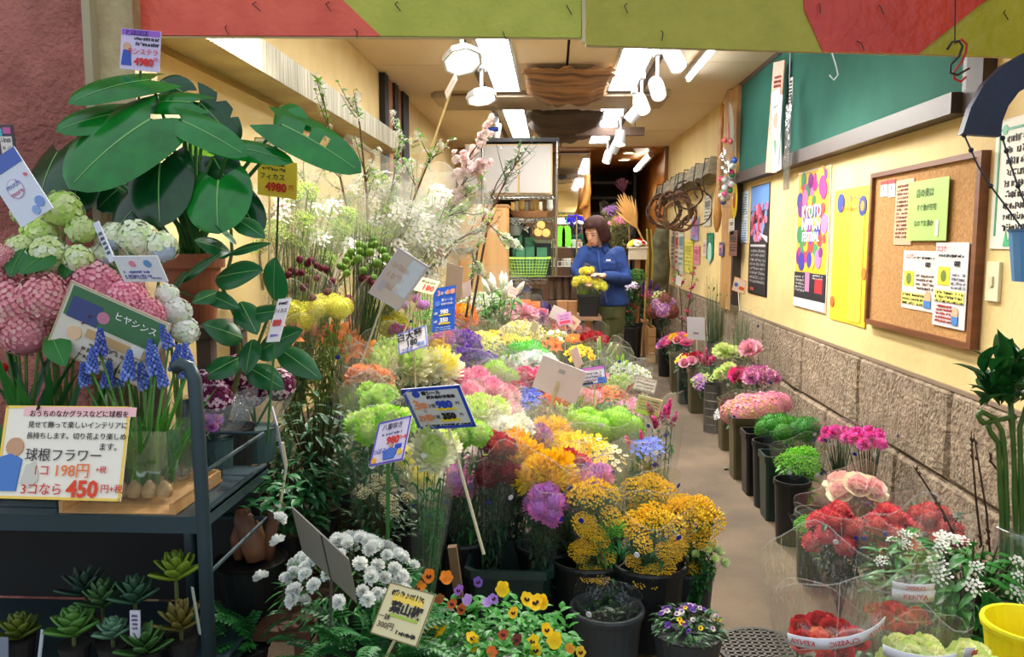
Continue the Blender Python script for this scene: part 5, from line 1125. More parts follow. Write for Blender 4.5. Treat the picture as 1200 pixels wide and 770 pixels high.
# peach branches
def branch(name, label, pts, Y, dpx, col, leafc=None, nfl=30, fr=3.2, kind='star', group=None, r0=.008, side=True, seed=0, dy=.12, lf=.035):
    """a woody branch with side twigs carrying small flowers and leaves"""
    r_ = random.Random(seed + len(label)); U = r_.uniform
    q = [at(x, y, Y) for x, y in pts]; base = q[0]
    root = empty(name, base, label=label, cat='branch', group=group)
    q = [p - base for p in q]; b = MB(); n = len(q); b.tube(q, [r0 * (1 - .75 * i / (n - 1)) for i in range(n)], 6); tips = []
    for k in range(9 if side else 0):
        t = U(.25, .98) * (n - 1); i = min(n - 2, int(t)); p = q[i].lerp(q[i + 1], t - i); d = (q[i + 1] - q[i]).normalized()
        s_ = (d + Vector((U(-.8, .8), U(-.5, .5), U(-.3, .6)))).normalized() * px2m(U(.5, 1.0) * dpx, Y); m_ = p + s_ * .5 + Vector((0, 0, -.01))
        b.tube([p, m_, p + s_], [r0 * .4, r0 * .3, r0 * .12], 4); tips.append((p, p + s_))
    build(b, 'twig', mat('bark', (84, 58, 44), rough=.75), root)
    tips += [(q[max(0, n - 2)], q[-1])] * 2
    if leafc:
        m = MB()
        for k in range(70):
            a, c = r_.choice(tips); p = a.lerp(c, U(.2, 1.02)); m.leaf(Matrix.Translation(p) @ Matrix.Rotation(U(0, 6.28), 4, 'Z') @ Matrix.Rotation(U(-.2, 1.2), 4, 'X'), lf * U(.6, 1.3), lf * .45, -.6, .2, 3)
        build(m, 'foliage', leaf_mat(leafc), root)['kind'] = 'stuff'
    for k in range(nfl):
        a, c = r_.choice(tips); p = a.lerp(c, U(.15, 1.0)) + Vector((U(-1, 1), U(-1, 1), U(-1, 1))) * .012
        o = obj('blossom', head(kind, *col), root, loc=p, scale=px2m(fr, Y) * U(.75, 1.25)); o.rotation_euler = (U(-1, 1) + .5, U(-1, 1), U(0, 6))
    return root
branch('peach_branch', 'pink peach blossom branch standing behind the pale card', ((800, 405), (799, 370), (797, 340), (795, 322)), 7.9, 16, (HOT, PINK), (90, 140, 60), 14, 2.6, 'rose', seed=1)
branch('peach_branch', 'green-tipped peach branch beside the pink one', ((804, 402), (806, 365), (810, 340), (812, 320)), 7.8, 16, (PINK, HOT), (90, 140, 60), 10, 2.6, 'rose', seed=2)
# roses in film with paper bands
def band(root, L, z, a0, a1, rr, hgt, words, tilt=0.0, mirror=True):
    m = MB(); n = 14; vs = []
    for i in range(n + 1):
        a = a0 + (a1 - a0) * i / n; zz = z + tilt * (i / n - .5)
        for k in (0, 1): vs.append(((rr + .004 * k) * math.cos(a), (rr + .004 * k) * math.sin(a), zz + hgt * k))
    m.add(vs, [(2 * i, 2 * i + 2, 2 * i + 3, 2 * i + 1) for i in range(n)]); o = build(m, 'paper_band', mat('band_paper', (232, 230, 236), rough=.5), root, smooth=True); o.modifiers.new('t', 'SOLIDIFY').thickness = .0012
    for t, s_ in words:
        a = a0 + (a1 - a0) * t; zz = z + tilt * (t - .5) + hgt * .55
        nrm = Vector((math.cos(a), math.sin(a), -.05)); M = frame_facing(Vector((math.cos(a), math.sin(a), 0)) * (rr + .006) + Vector((0, 0, zz)), nrm, math.atan2(tilt, abs(a1 - a0) * rr))
        q = text(s_, o, 0, 0, hgt * .62, (206, 50, 54), sx=-1 if mirror else 1); q.matrix_basis = M @ Matrix.Diagonal((-1 if mirror else 1, 1, 1, 1))
r1 = E('rose_bouquet', 'deep red rose bouquet in film with a white printed band, leftmost at the bottom edge', 966, 742, 52, [(H('rose', (176, 10, 26), RED), 14, 10), (H('rose', (232, 80, 30), ORANGE), 15, 1)], 1.95, wrap='crisp', dots=0, L=.42, lean=(-.05, -.1))
LL, RR = .42, px2m(50, 1.95) * 1.12; band(r1, LL, .47, -2.5, -.75, RR * 1.22, .030, ((.16, 'KENYA'), (.52, 'CLASSIC'), (.86, 'KENYA')), tilt=.045)
obj('upper_film', wrap_mesh(2, FILM2), r1, scale=(RR * 1.12, RR * 1.12, LL * 1.32))
r2 = E('rose_bouquet', 'red rose bouquet in film behind, with a white band reading across', 1050, 716, 40, [(H('rose', (190, 24, 44), RED), 12, 8)], 2.2, wrap='crisp', dots=0, L=.45, lean=(0, -.05))
RR2 = px2m(36, 2.2) * 1.12; band(r2, .45, .535, -2.1, -1.15, RR2 * 1.25, .032, ((.5, 'KENYA'),), mirror=False); band(r2, .45, .566, -2.1, -1.2, RR2 * 1.27, .022, ((.5, 'CLASSIC'),))
obj('upper_film', wrap_mesh(1, FILM2), r2, scale=(RR2 * 1.12, RR2 * 1.12, .45 * 1.45))
r3 = E('rose_bouquet', 'pale lime rose bouquet cut by the bottom edge', 1075, 766, 42, [(H('rose', (238, 240, 170), PLIME), 17, 7)], 1.78, wrap='crisp', dots=0, L=.4, lean=(0, -.1))
RR3 = px2m(42, 1.78) * 1.12; band(r3, .4, .435, -2.7, -1.3, RR3 * 1.2, .026, ((.6, 'CLASSIC'),), tilt=.02); band(r3, .4, .44, -1.1, -.4, RR3 * 1.2, .026, ((.5, 'KENYA'),), tilt=-.03)
obj('upper_film', wrap_mesh(3, FILM2), r3, scale=(RR3 * 1.12, RR3 * 1.12, .4 * 1.25))
E('rose_bouquet', 'pale lime rose bouquet beside the yellow bucket', 1140, 770, 34, [(H('rose', (240, 242, 180), PLIME), 17, 5)], 1.8, wrap=None, L=.35)
P = at(1196, 752, 1.95); bucket('yellow_bucket', 'yellow plastic bucket at the bottom corner', (P.x + .02, P.y, P.z - .17), .10, .22, (232, 200, 24), 'round', taper=.78)
P = at(1206, 786, 1.88); bucket('yellow_bucket', 'second yellow plastic bucket rim below the first', (P.x - .01, P.y, P.z - .2), .105, .2, (226, 190, 20), 'round', taper=.78)
# manhole cover
g = on_z(893, 762, 0); mh = empty('manhole_cover', (g.x, g.y, 0), label='round cast iron manhole cover set in the floor', cat='manhole cover')
b = MB(); b.lathe([(.15, .0), (.15, .008), (.135, .008), (.135, .002), (.001, .002)], 32); build(b, 'rim', mat('cast_iron', (62, 58, 54), rough=.6, metal=.4), mh)
b = MB()
for i in range(-5, 6):
    q = .024 * i; e = math.sqrt(max(0, .134 ** 2 - q * q)); b.box(q - .004, -e, .001, q + .004, e, .007); b.box(-e, q - .004, .001, e, q + .004, .007)
build(b, 'grating', mat('cast_iron2', (84, 78, 70), rough=.6, metal=.4), mh)
# ================================================================== TALL BRANCHES ON THE HIGH STEP
BG = 'tall branches against the cream wall'
for lab, pts, Y, dpx, col, lc, nf, fr, kd in (
    ('white cherry branch with green leaf tips, tallest by the zinc duct', ((424, 345), (408, 250), (388, 160), (374, 92)), 3.7, 46, (WHITE, CREAM), (110, 180, 50), 26, 3.6, 'star'),
    ('white cherry branch with green tips beside the tallest one', ((434, 345), (430, 230), (422, 150), (416, 108)), 3.75, 46, (WHITE, LPINK), (110, 180, 50), 26, 3.6, 'star'),
    ('white cherry branch leaning toward the long-stick card', ((446, 345), (474, 262), (496, 205), (512, 166)), 3.8, 52, (WHITE, LPINK), (120, 190, 50), 34, 3.6, 'star'),
    ('white cherry branch between the two leaning film cones', ((440, 345), (452, 262), (462, 205), (470, 160)), 3.9, 52, (WHITE, CREAM), (120, 190, 50), 34, 3.6, 'star'),
    ('cherry branch of pink blossom clusters in front of the white cupboard', ((474, 340), (522, 245), (550, 205), (574, 190)), 4.0, 40, ((248, 228, 226), (244, 212, 214)), None, 40, 5.0, 'carn'),
    ('cherry branch of pale blossom reaching up toward the cupboard top', ((484, 335), (530, 230), (552, 180), (570, 156)), 4.1, 44, ((250, 236, 232), (246, 220, 218)), None, 40, 4.6, 'carn'),
    ('cream blossom branch under the pink cherry clusters', ((470, 340), (510, 268), (535, 238), (556, 220)), 4.0, 38, (CREAM, PLIME), (130, 190, 60), 24, 4.0, 'star'),
    ('white spirea spray arching over the pine cupboard', ((480, 345), (530, 285), (572, 262), (600, 288)), 4.0, 34, (WHITE, CREAM), (140, 190, 70), 44, 3.4, 'star'),
    ('white spirea spray drooping beside the pale cards', ((486, 345), (530, 292), (552, 292), (560, 322)), 4.05, 30, (WHITE, CREAM), (140, 190, 70), 40, 3.4, 'star'),
    ('white spirea spray rising through the middle of the branches', ((460, 345), (490, 285), (520, 255), (548, 246)), 3.9, 40, (WHITE, PLIME), (140, 200, 70), 44, 3.2, 'star'),
    ('grey-green eucalyptus branch in front of the white cupboard', ((552, 372), (574, 250), (596, 204), (618, 174)), 4.5, 50, (PLIME, LIME), (92, 124, 84), 0, 3, 'star'),
    ('grey-green eucalyptus branch lower beside the cupboard', ((546, 372), (566, 256), (582, 215), (600, 186)), 4.55, 52, (PLIME, LIME), (84, 116, 80), 0, 3, 'star'),
    ('red-berried twig branch behind the ficus leaves', ((322, 345), (328, 296), (342, 256), (356, 226)), 3.4, 40, ((190, 50, 40), ORANGE), None, 16, 2.6, 'thistle'),
    ('red-berried twig branch left of the green film cones', ((308, 340), (304, 300), (312, 262), (330, 240)), 3.3, 34, ((190, 60, 50), ORANGE), (110, 150, 60), 10, 2.6, 'thistle'),
    ('budding twig branch standing in the light film cones', ((396, 345), (372, 280), (362, 230), (352, 200)), 3.6, 44, (WHITE, CREAM), (150, 190, 80), 22, 3, 'star')):
    branch('flowering_branch', lab, pts, Y, dpx, col, lc, int(nf * (2.0 if kd == 'star' else 1.3)), fr * (1.25 if kd == 'star' else 1.0), kd, group=BG, seed=int(pts[1][0]))
for lab, px, py, Rpx, Y, lean, c, wht in (('lacy green filler bouquet in film under the zinc duct', 352, 214, 30, 3.3, (.1, -.05), (140, 184, 70), 2), ('lacy lime filler bouquet in a leaning film cone', 398, 240, 34, 3.5, (.35, -.05), (140, 196, 60), 3),
                                  ('green filler bouquet in a long film cone behind the thistles', 424, 262, 34, 3.7, (.55, 0), (130, 190, 60), 3), ('olive green filler bouquet left beneath the yellow sign', 328, 256, 24, 3.2, (.12, -.05), (130, 160, 70), 1),
                                  ('pale filler bouquet in a film cone leaning to the cupboard', 512, 262, 44, 3.9, (.62, 0), (170, 204, 110), 9), ('white-flecked filler bouquet high in film by the louvre', 450, 205, 44, 4.0, (.28, 0), (170, 200, 110), 9), ('light green filler bouquet in film behind the allium', 372, 272, 28, 3.4, (.3, 0), (140, 184, 80), 2),
                                  ('cream blossom filler bouquet in the middle film cone', 474, 246, 44, 3.8, (.45, 0), (176, 200, 120), 10), ('white blossom filler bouquet next to the pink cherry', 528, 228, 36, 4.1, (.55, 0), (170, 200, 120), 9)):
    hs = [(H('spray', PLIME, LIME, G_LIGHT), 11, 4, 'spray')] + [(H('star', WHITE, (246, 232, 226)), 13, int(wht * 1.6), 'blossom')]
    r = D('filler_bouquet', lab, px, py, Rpx, hs, Y=Y, L=.62, fol=('fern', c), wrap='frosted', lean=lean, dots=0, flat=.9, spread=.95)
# ================================================================== PLANTS AND STANDS AT THE LEFT FRONT
# big heart leaves: placed by stalk end and tip
def leaf_at(parent, O, bpx, tpx, Yb, Yt, wpx, c, heart=True, slits=0, nrm=(0, -.55, .85), bend=-.5, name='leaf', mid=None, holes=False):
    A, T = at(*bpx, Yb) - O, at(*tpx, Yt) - O; y = (T - A); Ln = y.length; y.normalize(); n = Vector(nrm); n = (n - y * n.dot(y)).normalized(); x = y.cross(n)
    M = Matrix((x, y, n)).transposed().to_4x4(); M.translation = A
    W = px2m(wpx * (1.22 if heart else 1.1), (Yb + Yt) / 2); m = MB(); N = 14; vs = []; fs = []
    back = .34 if heart else 0.0
    for i in range(N + 1):
        t = i / N
        if heart: wv = (math.sqrt(max(0, 1 - ((t - .34) / .66) ** 2)) ** (1.0 + .5 * max(0, t - .5))) if t > .34 else math.sqrt(1 - ((.34 - t) / .44) ** 2)
        else: wv = math.sin(math.pi * min(1, t * .97 + .02) ** .8) ** .8
        if i == N: wv = 0.02
        sl = 1.0
        if slits == 2 and 3 <= i <= N - 3 and i % 4 == 0: sl = .62
        y_ = t * Ln; z = bend * Ln * t * t * .45
        for s_ in (-1, -.5, 0, .5, 1):
            q = wv * s_ * W * .5 * (sl if abs(s_) == 1 else 1); zz = z + abs(s_) * wv * W * .10 - (abs(s_) ** 3) * wv * W * .16
            yy = y_ - (back * Ln * (1 - t) ** 3 * abs(s_) ** 1.2 if heart else 0)
            vs.append((q, yy, zz))
    for i in range(N):
        for k in range(4):
            if holes and k == 1 and i in (4, 7): continue
            a = i * 5 + k; fs.append((a, a + 1, a + 6, a + 5))
    m.add(vs, fs)
    if mid:
        q = []
        for i in range(N): p = vs[i * 5 + 2]; h_ = .012 * W * (1 - i / N) + .0006; q += [(-h_, p[1], p[2] + .0015), (h_, p[1], p[2] + .0015)]
        m.add(q, [(2 * i, 2 * i + 1, 2 * i + 3, 2 * i + 2) for i in range(N - 1)], 1)
    o = build(m, name, [c, mid or c], parent, smooth=True, M=M); return A
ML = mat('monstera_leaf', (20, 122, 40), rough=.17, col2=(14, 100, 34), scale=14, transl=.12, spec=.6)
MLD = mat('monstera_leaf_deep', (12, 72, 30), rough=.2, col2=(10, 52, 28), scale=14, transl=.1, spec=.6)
MLBACK = mat('monstera_leaf_backlit', (120, 170, 50), rough=.4, col2=(90, 150, 44), scale=10, transl=.35)  # yellow-green colour stands in for light coming through the leaf
MRIB = mat('leaf_rib', (120, 170, 96), rough=.4)
mo_ = empty('monstera', at(226, 372, 2.3), label='big potted monstera with glossy heart-shaped and split leaves', cat='potted plant'); O = mo_.location.copy()
stems = MB(); foot = at(226, 306, 2.3) - O
for bpx, tpx, Yb, Yt, wp, c, hrt, sl, hol, n in (
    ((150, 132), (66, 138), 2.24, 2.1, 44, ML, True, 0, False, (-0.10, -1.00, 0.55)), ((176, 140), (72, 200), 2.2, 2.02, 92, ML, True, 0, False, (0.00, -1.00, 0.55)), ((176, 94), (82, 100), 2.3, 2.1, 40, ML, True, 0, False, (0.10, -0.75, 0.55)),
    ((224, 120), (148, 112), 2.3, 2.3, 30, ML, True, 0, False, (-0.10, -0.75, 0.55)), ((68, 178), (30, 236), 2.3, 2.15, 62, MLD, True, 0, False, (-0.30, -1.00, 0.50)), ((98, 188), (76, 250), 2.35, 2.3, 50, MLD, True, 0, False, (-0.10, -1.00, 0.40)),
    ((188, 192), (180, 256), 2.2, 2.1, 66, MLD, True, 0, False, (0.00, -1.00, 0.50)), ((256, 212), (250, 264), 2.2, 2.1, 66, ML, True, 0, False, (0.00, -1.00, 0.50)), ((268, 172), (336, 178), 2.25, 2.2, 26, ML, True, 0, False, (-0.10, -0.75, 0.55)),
    ((240, 150), (228, 212), 2.45, 2.45, 44, MLBACK, True, 0, False, (-0.10, -1.00, 0.20)), ((234, 120), (278, 164), 2.35, 2.35, 40, MLD, True, 2, False, (-0.10, -1.00, 0.55)), ((330, 146), (416, 184), 2.25, 2.15, 46, ML, True, 1, True, (0.20, -1.00, 0.55)), ((346, 152), (322, 120), 2.26, 2.3, 34, ML, True, 0, False, (-0.40, -1.00, 0.55)),
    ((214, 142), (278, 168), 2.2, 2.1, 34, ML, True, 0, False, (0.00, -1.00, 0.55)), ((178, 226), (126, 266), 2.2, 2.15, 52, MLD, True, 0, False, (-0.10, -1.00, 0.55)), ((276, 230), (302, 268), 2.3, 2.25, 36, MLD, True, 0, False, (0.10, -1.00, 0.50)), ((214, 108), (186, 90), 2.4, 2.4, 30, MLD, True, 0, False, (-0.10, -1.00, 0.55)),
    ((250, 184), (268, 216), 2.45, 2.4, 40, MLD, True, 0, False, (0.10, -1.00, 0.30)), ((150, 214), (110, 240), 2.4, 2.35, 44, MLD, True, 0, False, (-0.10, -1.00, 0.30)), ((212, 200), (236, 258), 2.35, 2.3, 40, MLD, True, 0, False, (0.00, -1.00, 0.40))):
    A = leaf_at(mo_, O, bpx, tpx, Yb, Yt, wp, c, hrt, sl, n, holes=hol, mid=MRIB)
    st_ = MB(); mid_ = (A + foot) / 2 + Vector((R(-.02, .02), .02, .03)); st_.tube(bezier_pts(foot + Vector((R(-.03, .03), R(-.03, .03), 0)), mid_ + Vector((0, 0, .05)), A, 6), [.009, .008, .007, .006, .0055, .005, .0045], 6); build(st_, 'petiole', leaf_mat((50, 110, 44)), mo_, smooth=True)
TC = mat('terracotta', (152, 84, 50), rough=.75, col2=(134, 70, 42), scale=8)
P = at(228, 378, 2.3) - O; b = MB(); b.lathe([(.062, 0), (.078, .16), (.090, .16), (.092, .20), (.085, .20), (.08, .17), (.001, .165)], 28); build(b, 'pot', TC, mo_, loc=P, smooth=False)
# rubber ficus with oval leaves
FL = mat('ficus_leaf', (30, 100, 50), rough=.3, col2=(20, 80, 42), scale=12, transl=.12)
fi = empty('ficus', at(262, 500, 2.2), label='ficus with oval dark leaves and pale veins below the monstera', cat='potted plant'); O = fi.location.copy()
for bpx, tpx, wp in (((270, 296), (231, 279), 28), ((253, 326), (302, 312), 38), ((322, 352), (318, 305), 36), ((240, 344), (278, 358), 20), ((282, 354), (300, 388), 28), ((300, 414), (348, 384), 38), ((284, 396), (240, 378), 32), ((326, 408), (374, 440), 30), ((270, 297), (312, 281), 14), ((212, 330), (252, 294), 15), ((275, 256), (308, 274), 24), ((258, 342), (226, 352), 22),
                     ((284, 372), (330, 360), 24), ((280, 420), (236, 440), 34), ((290, 430), (330, 452), 30), ((276, 282), (256, 262), 26), ((200, 340), (214, 318), 22), ((296, 398), (286, 436), 28)):
    A = leaf_at(fi, O, bpx, tpx, 2.2, 2.12, wp, FL, False, 0, (R(-.2, .2), -.8, .55), bend=-.25, mid=MRIB)
b = MB(); b.tube([at(x, y, 2.22) - O for x, y in ((262, 500), (282, 430), (276, 370), (262, 340), (272, 296), (270, 250))], [.009, .008, .007, .006, .005, .004], 7); b.tube([at(x, y, 2.22) - O for x, y in ((282, 430), (300, 410), (322, 352))], .005, 6); b.tube([at(x, y, 2.22) - O for x, y in ((262, 345), (240, 352), (205, 340))], .004, 6)
build(b, 'trunk', leaf_mat((110, 120, 60)), fi, smooth=True)
b = MB(); b.lathe([(.07, -.13), (.085, .0), (.09, .0), (.08, -.01), (.001, -.02)], 20); build(b, 'pot', cm(BK, rough=.5), fi)
# plain timber stand that carries the hydrangeas and the monstera pot
g = MB(); sx0, sx1, sy0, sy1, sz = -1.28, -.78, 1.95, 2.45, at(228, 378, 2.3).z
sd = empty('plant_stand', (-1.06, 2.28, 0), label='dark timber stand hidden under the hydrangeas and monstera pot', cat='stand')
b = MB(); b.box(-.19, -.12, sz - .03, .13, .17, sz - .001); build(b, 'top_board', M_STEP, sd)
for x in (-.18, .08):
    for y in (-.11, .12): b = MB(); b.box(x, y, 0, x + .04, y + .04, sz - .03); build(b, 'leg', M_STEP, sd)
# hydrangeas
def hydrangea(label, spots, Y, cols, leafs, potpx):
    P = at(*potpx, Y); root = empty('hydrangea', (P.x, P.y, at(120, 604, 1.70).z), label=label, cat='potted plant', group='hydrangeas at the left edge')
    O_ = root.location.copy(); b = MB(); b.lathe([(.055, 0), (.07, .11), (.075, .11), (.068, .10), (.001, .1)], 18); build(b, 'pot', cm((34, 40, 32), rough=.7), root)
    st_ = MB()
    for (px, py, hr) in spots:
        c = at(px, py, Y) - O_; o = obj('flower_head', head('hydfine' if cols[0][1] < 180 else 'hyd', *cols), root, loc=c, scale=px2m(hr, Y)); o.rotation_euler = (R(.3, .7), R(-.3, .3), R(0, 6))
        st_.tube([(0, 0, .1), c * .5 + Vector((0, 0, .05)), c], .004, 5)
    build(st_, 'stem', leaf_mat((90, 120, 50)), root)
    for (px, py, tx, ty, wp) in leafs:
        leaf_at(root, O_, (px, py), (tx, ty), Y - .02, Y - .1, wp, leaf_mat((36, 110, 44)), False, 0, (0, -.7, .7), mid=leaf_mat((90, 150, 70)))
LG, LG2 = (226, 238, 170), (240, 244, 214)
hydrangea('lime white hydrangea, highest at the left edge', ((74, 246, 26), (46, 272, 24), (96, 270, 20), (30, 250, 18)), 1.95, (LG, (196, 226, 120), PLIME), ((60, 275, 20, 300, 34), (90, 290, 70, 318, 26)), (70, 360))
hydrangea('white green hydrangea tinged with blue beside the price flap', ((160, 280, 26), (190, 290, 22), (134, 278, 20), (120, 300, 18)), 2.0, (LG2, (220, 236, 180), (196, 214, 236)), ((150, 300, 120, 330, 30),), (160, 370))
hydrangea('cream green hydrangea between the pink heads', ((56, 300, 28), (24, 292, 20), (92, 304, 20)), 1.9, (LG, LG2, PLIME), ((60, 296, 22, 312, 40), (30, 290, 8, 316, 30)), (60, 380))
hydrangea('pink hydrangea at the left edge above the muscari', ((16, 358, 40), (52, 350, 36), (30, 388, 34), (-8, 330, 26), (2, 300, 16)), 1.85, ((240, 168, 172), (236, 190, 180), (226, 140, 160)), ((60, 390, 70, 420, 30),), (26, 440))
hydrangea('deeper pink hydrangea in the middle of the group', ((112, 338, 38), (146, 350, 30), (90, 350, 32), (172, 368, 24)), 1.92, ((240, 158, 176), (246, 186, 196), (226, 130, 160)), ((160, 380, 180, 410, 26),), (120, 430))
hydrangea('white hydrangea half hidden behind the rack post', ((206, 366, 22), (216, 388, 20), (196, 346, 16)), 2.0, (WHITE, (226, 238, 214), CREAM), (), (206, 430))
# metal flower rack
YR = 1.70; M_RACK = mat('slate_green_metal', (48, 66, 72), rough=.4, metal=.2)
rk = empty('flower_rack', at(235, 770, YR), label='slate green metal rack with a rounded corner post at the left front', cat='rack'); O = rk.location.copy(); O.z = 0; rk.location = O
zS, zS2 = at(120, 604, YR).z, at(120, 800, YR).z
XP = at(235, 600, YR).x
for lab_, pts in (('post', ((246, 790), (240, 640), (232, 500), (228, 445), (222, 430), (212, 427), (204, 432))),):
    b = MB(); b.tube([at(x, y, YR) - O for x, y in pts], .0155, 12); build(b, 'post', M_RACK, rk, smooth=True)
b = MB(); q = at(222, 640, YR + .42) - O; b.tube([(q.x, q.y, 0), (q.x, q.y, at(222, 470, 2.1).z)], .0145, 12); build(b, 'post', M_RACK, rk, smooth=True)
b = MB(); b.box(XP - 1.0 - O.x, YR + .43 - O.y, zS2, XP - .03 - O.x, YR + .44 - O.y, zS - .03); build(b, 'added_dark_panel', mat('darkness_black', (16, 17, 18), rough=.7), rk)  # added sheet; its black stands in for the darkness behind the lower shelf
for z, nm in ((zS, 'upper_shelf'), (zS2, 'lower_shelf')):
    b = MB(); b.box(XP - 1.0 - O.x, YR - O.y, z - .008, XP - O.x, YR + .42 - O.y, z - .002); build(b, nm, M_RACK, rk)
    b = MB(); b.box(XP - 1.0 - O.x, YR - .012 - O.y, z - .034, XP - O.x, YR - O.y, z + .004); build(b, 'front_rail', M_RACK, rk)
    b = MB(); b.box(XP - .012 - O.x, YR - O.y, z - .034, XP - O.x, YR + .42 - O.y, z + .004); build(b, 'side_rail', M_RACK, rk)
for zz in (at(120, 676, YR).z, at(120, 556, YR).z):
    b = MB(); b.tube([(XP - 1.0 - O.x, YR + .4 - O.y, zz), (XP - O.x, YR + .4 - O.y, zz)], .005, 6); b.tube([(XP - O.x, YR + .4 - O.y, zz), (XP - O.x, YR - O.y, zz)], .005, 6); build(b, 'guard_rod', M_RACK, rk)
# tray of thin wood on the shelf
P = at(150, 600, YR + .05); b = MB(); b.box(-.13, -.05, 0, .13, .22, .006); b.box(-.13, -.05, .006, -.122, .22, .03); b.box(.122, -.05, .006, .13, .22, .03); b.box(-.13, .212, .006, .13, .22, .03)
tag(build(b, 'wooden_tray', mat('thin_pine', (206, 160, 104), rough=.6, col2=(186, 138, 84), scale=4, stretch=(.5, 5, 1)), loc=(P.x, P.y, zS)), 'thin pale wooden tray under the muscari bulbs', 'tray')
# muscari in clear box with bulbs
mu = empty('muscari_planting', (P.x, P.y + .08, zS + .008), label='blue muscari growing from bulbs in a clear plastic box', cat='potted plant'); O = mu.location.copy()
b = MB(); hx, hy, hz = .095, .075, .17
for q in ((-hx, -hy, 0, hx, -hy + .002, hz), (-hx, hy - .002, 0, hx, hy, hz), (-hx, -hy, 0, -hx + .002, hy, hz), (hx - .002, -hy, 0, hx, hy, hz)): b.box(*q)
build(b, 'clear_box', film('clear_box', tint=(220, 235, 215), clear=.86, gloss=.12, rough=.04), mu)
BULB = mat('bulb_skin', (166, 124, 78), rough=.6, col2=(206, 176, 120), scale=20); rm = random.Random(21)
for k in range(9):
    b = MB(); b.lathe([(.001, 0), (.016, .006), (.021, .018), (.014, .032), (.004, .044)], 10); build(b, 'bulb', BULB, mu, smooth=True, loc=(-.07 + .035 * (k % 5), -.045 + .05 * (k // 5), .004))
MUSC = [(118, 402), (126, 384), (108, 422), (100, 436), (138, 438), (150, 430), (182, 424), (178, 412), (198, 392), (205, 420), (216, 428), (222, 418), (192, 438), (125, 440), (170, 440)]
for k, (px, py) in enumerate(MUSC):
    Y_ = YR + .06 + .10 * rm.random(); c = at(px, py + 14, Y_) - O; o = obj('flower_spike', head('grape', (92, 112, 200), (134, 152, 222), G_LIGHT), mu, loc=c, scale=px2m(10, Y_) * rm.uniform(.9, 1.15)); o.rotation_euler = (rm.uniform(-.2, .2), rm.uniform(-.25, .25), rm.uniform(0, 6))
    b = MB(); b.tube([(c.x * .6, c.y * .6, .03), c * .5, c], .0028, 5); build(b, 'stalk', leaf_mat((90, 150, 60)), mu, smooth=True)
for k in range(34):
    b = MB(); a = rm.uniform(0, 6.28); L_ = rm.uniform(.14, .26); b.leaf(Matrix.Rotation(a, 4, 'Z') @ Matrix.Rotation(rm.uniform(1.1, 1.5), 4, 'X'), L_, .013, -.4, .3, 6, prof=lambda t: (1 - t) ** .4); build(b, 'leaf', leaf_mat(rm.choice(((70, 150, 44), (90, 170, 50), (60, 130, 44)))), mu, smooth=True, loc=(rm.uniform(-.07, .07), rm.uniform(-.05, .05), .03))
# tulip and hyacinth shoots left of it
tu = empty('tulip_planting', at(40, 600, YR + .12), label='dark green bulb leaves with a red bud in a clear box', cat='potted plant'); tu.location.z = zS; O = tu.location.copy()
b = MB()
for q in ((-.10, -.07, 0, .10, -.068, .12), (-.10, .068, 0, .10, .07, .12), (-.10, -.07, 0, -.098, .07, .12), (.098, -.07, 0, .10, .07, .12)): b.box(*q)
build(b, 'clear_box', MATS['clear_box'], tu)
for k in range(24):
    b = MB(); a = rm.uniform(0, 6.28); L_ = rm.uniform(.26, .42); b.leaf(Matrix.Rotation(a, 4, 'Z') @ Matrix.Rotation(rm.uniform(1.15, 1.5), 4, 'X'), L_, .024, -.35, .3, 6, prof=lambda t: math.sin(math.pi * min(1, t * .8 + .2)) ** .6); build(b, 'leaf', leaf_mat(rm.choice(((30, 90, 40), (24, 76, 36), (50, 120, 44)))), tu, smooth=True, loc=(rm.uniform(-.09, .10), rm.uniform(-.05, .05), .01))
obj('bud', head('tulip', (196, 30, 50), DRED), tu, loc=at(4, 436, YR + .1) - O, scale=.016)
for px, py in ((102, 380), (110, 372), (75, 408), (68, 428)): obj('bud', head('sedum', (130, 70, 30), (180, 110, 40)), tu, loc=at(px, py, YR + .12) - O, scale=.016)
# succulents on the lower shelf
def succulent(label, px, py, Y, n, L_, W_, c, up, loc_h=.0):
    P = at(px, py, Y); root = empty('succulent', (P.x, P.y, zS2), label=label, cat='succulent', group='succulents on the lower rack shelf'); h_ = max(.03, P.z - zS2)
    b = MB(); b.lathe([(.028, 0), (.036, .045), (.038, .05), (.03, .048), (.001, .044)], 14); build(b, 'pot', cm((40, 36, 34), rough=.6), root)
    b = MB(); b.tube([(0, 0, .04), (0, 0, h_)], .005, 6); build(b, 'stem', leaf_mat((90, 100, 60)), root)
    m = MB(); m.leaf(Matrix.Identity(4), L_, W_, .5, .25, 5, prof=lambda t: math.sin(math.pi * min(1, (t * .85 + .15)) ** 1.3) ** .7); me = m.mesh('succulent_leaf', leaf_mat(c), True)
    for k in range(n):
        o = obj('leaf', me, root, loc=(0, 0, h_ + (-.3 + .6 * k / n) * L_)); o.rotation_euler = (up * (k / n) + .1, 0, k * GA); o.scale = ((1 - .4 * k / n) * 1.45,) * 3
        s_ = o.modifiers.new('t', 'SOLIDIFY'); s_.thickness = .004
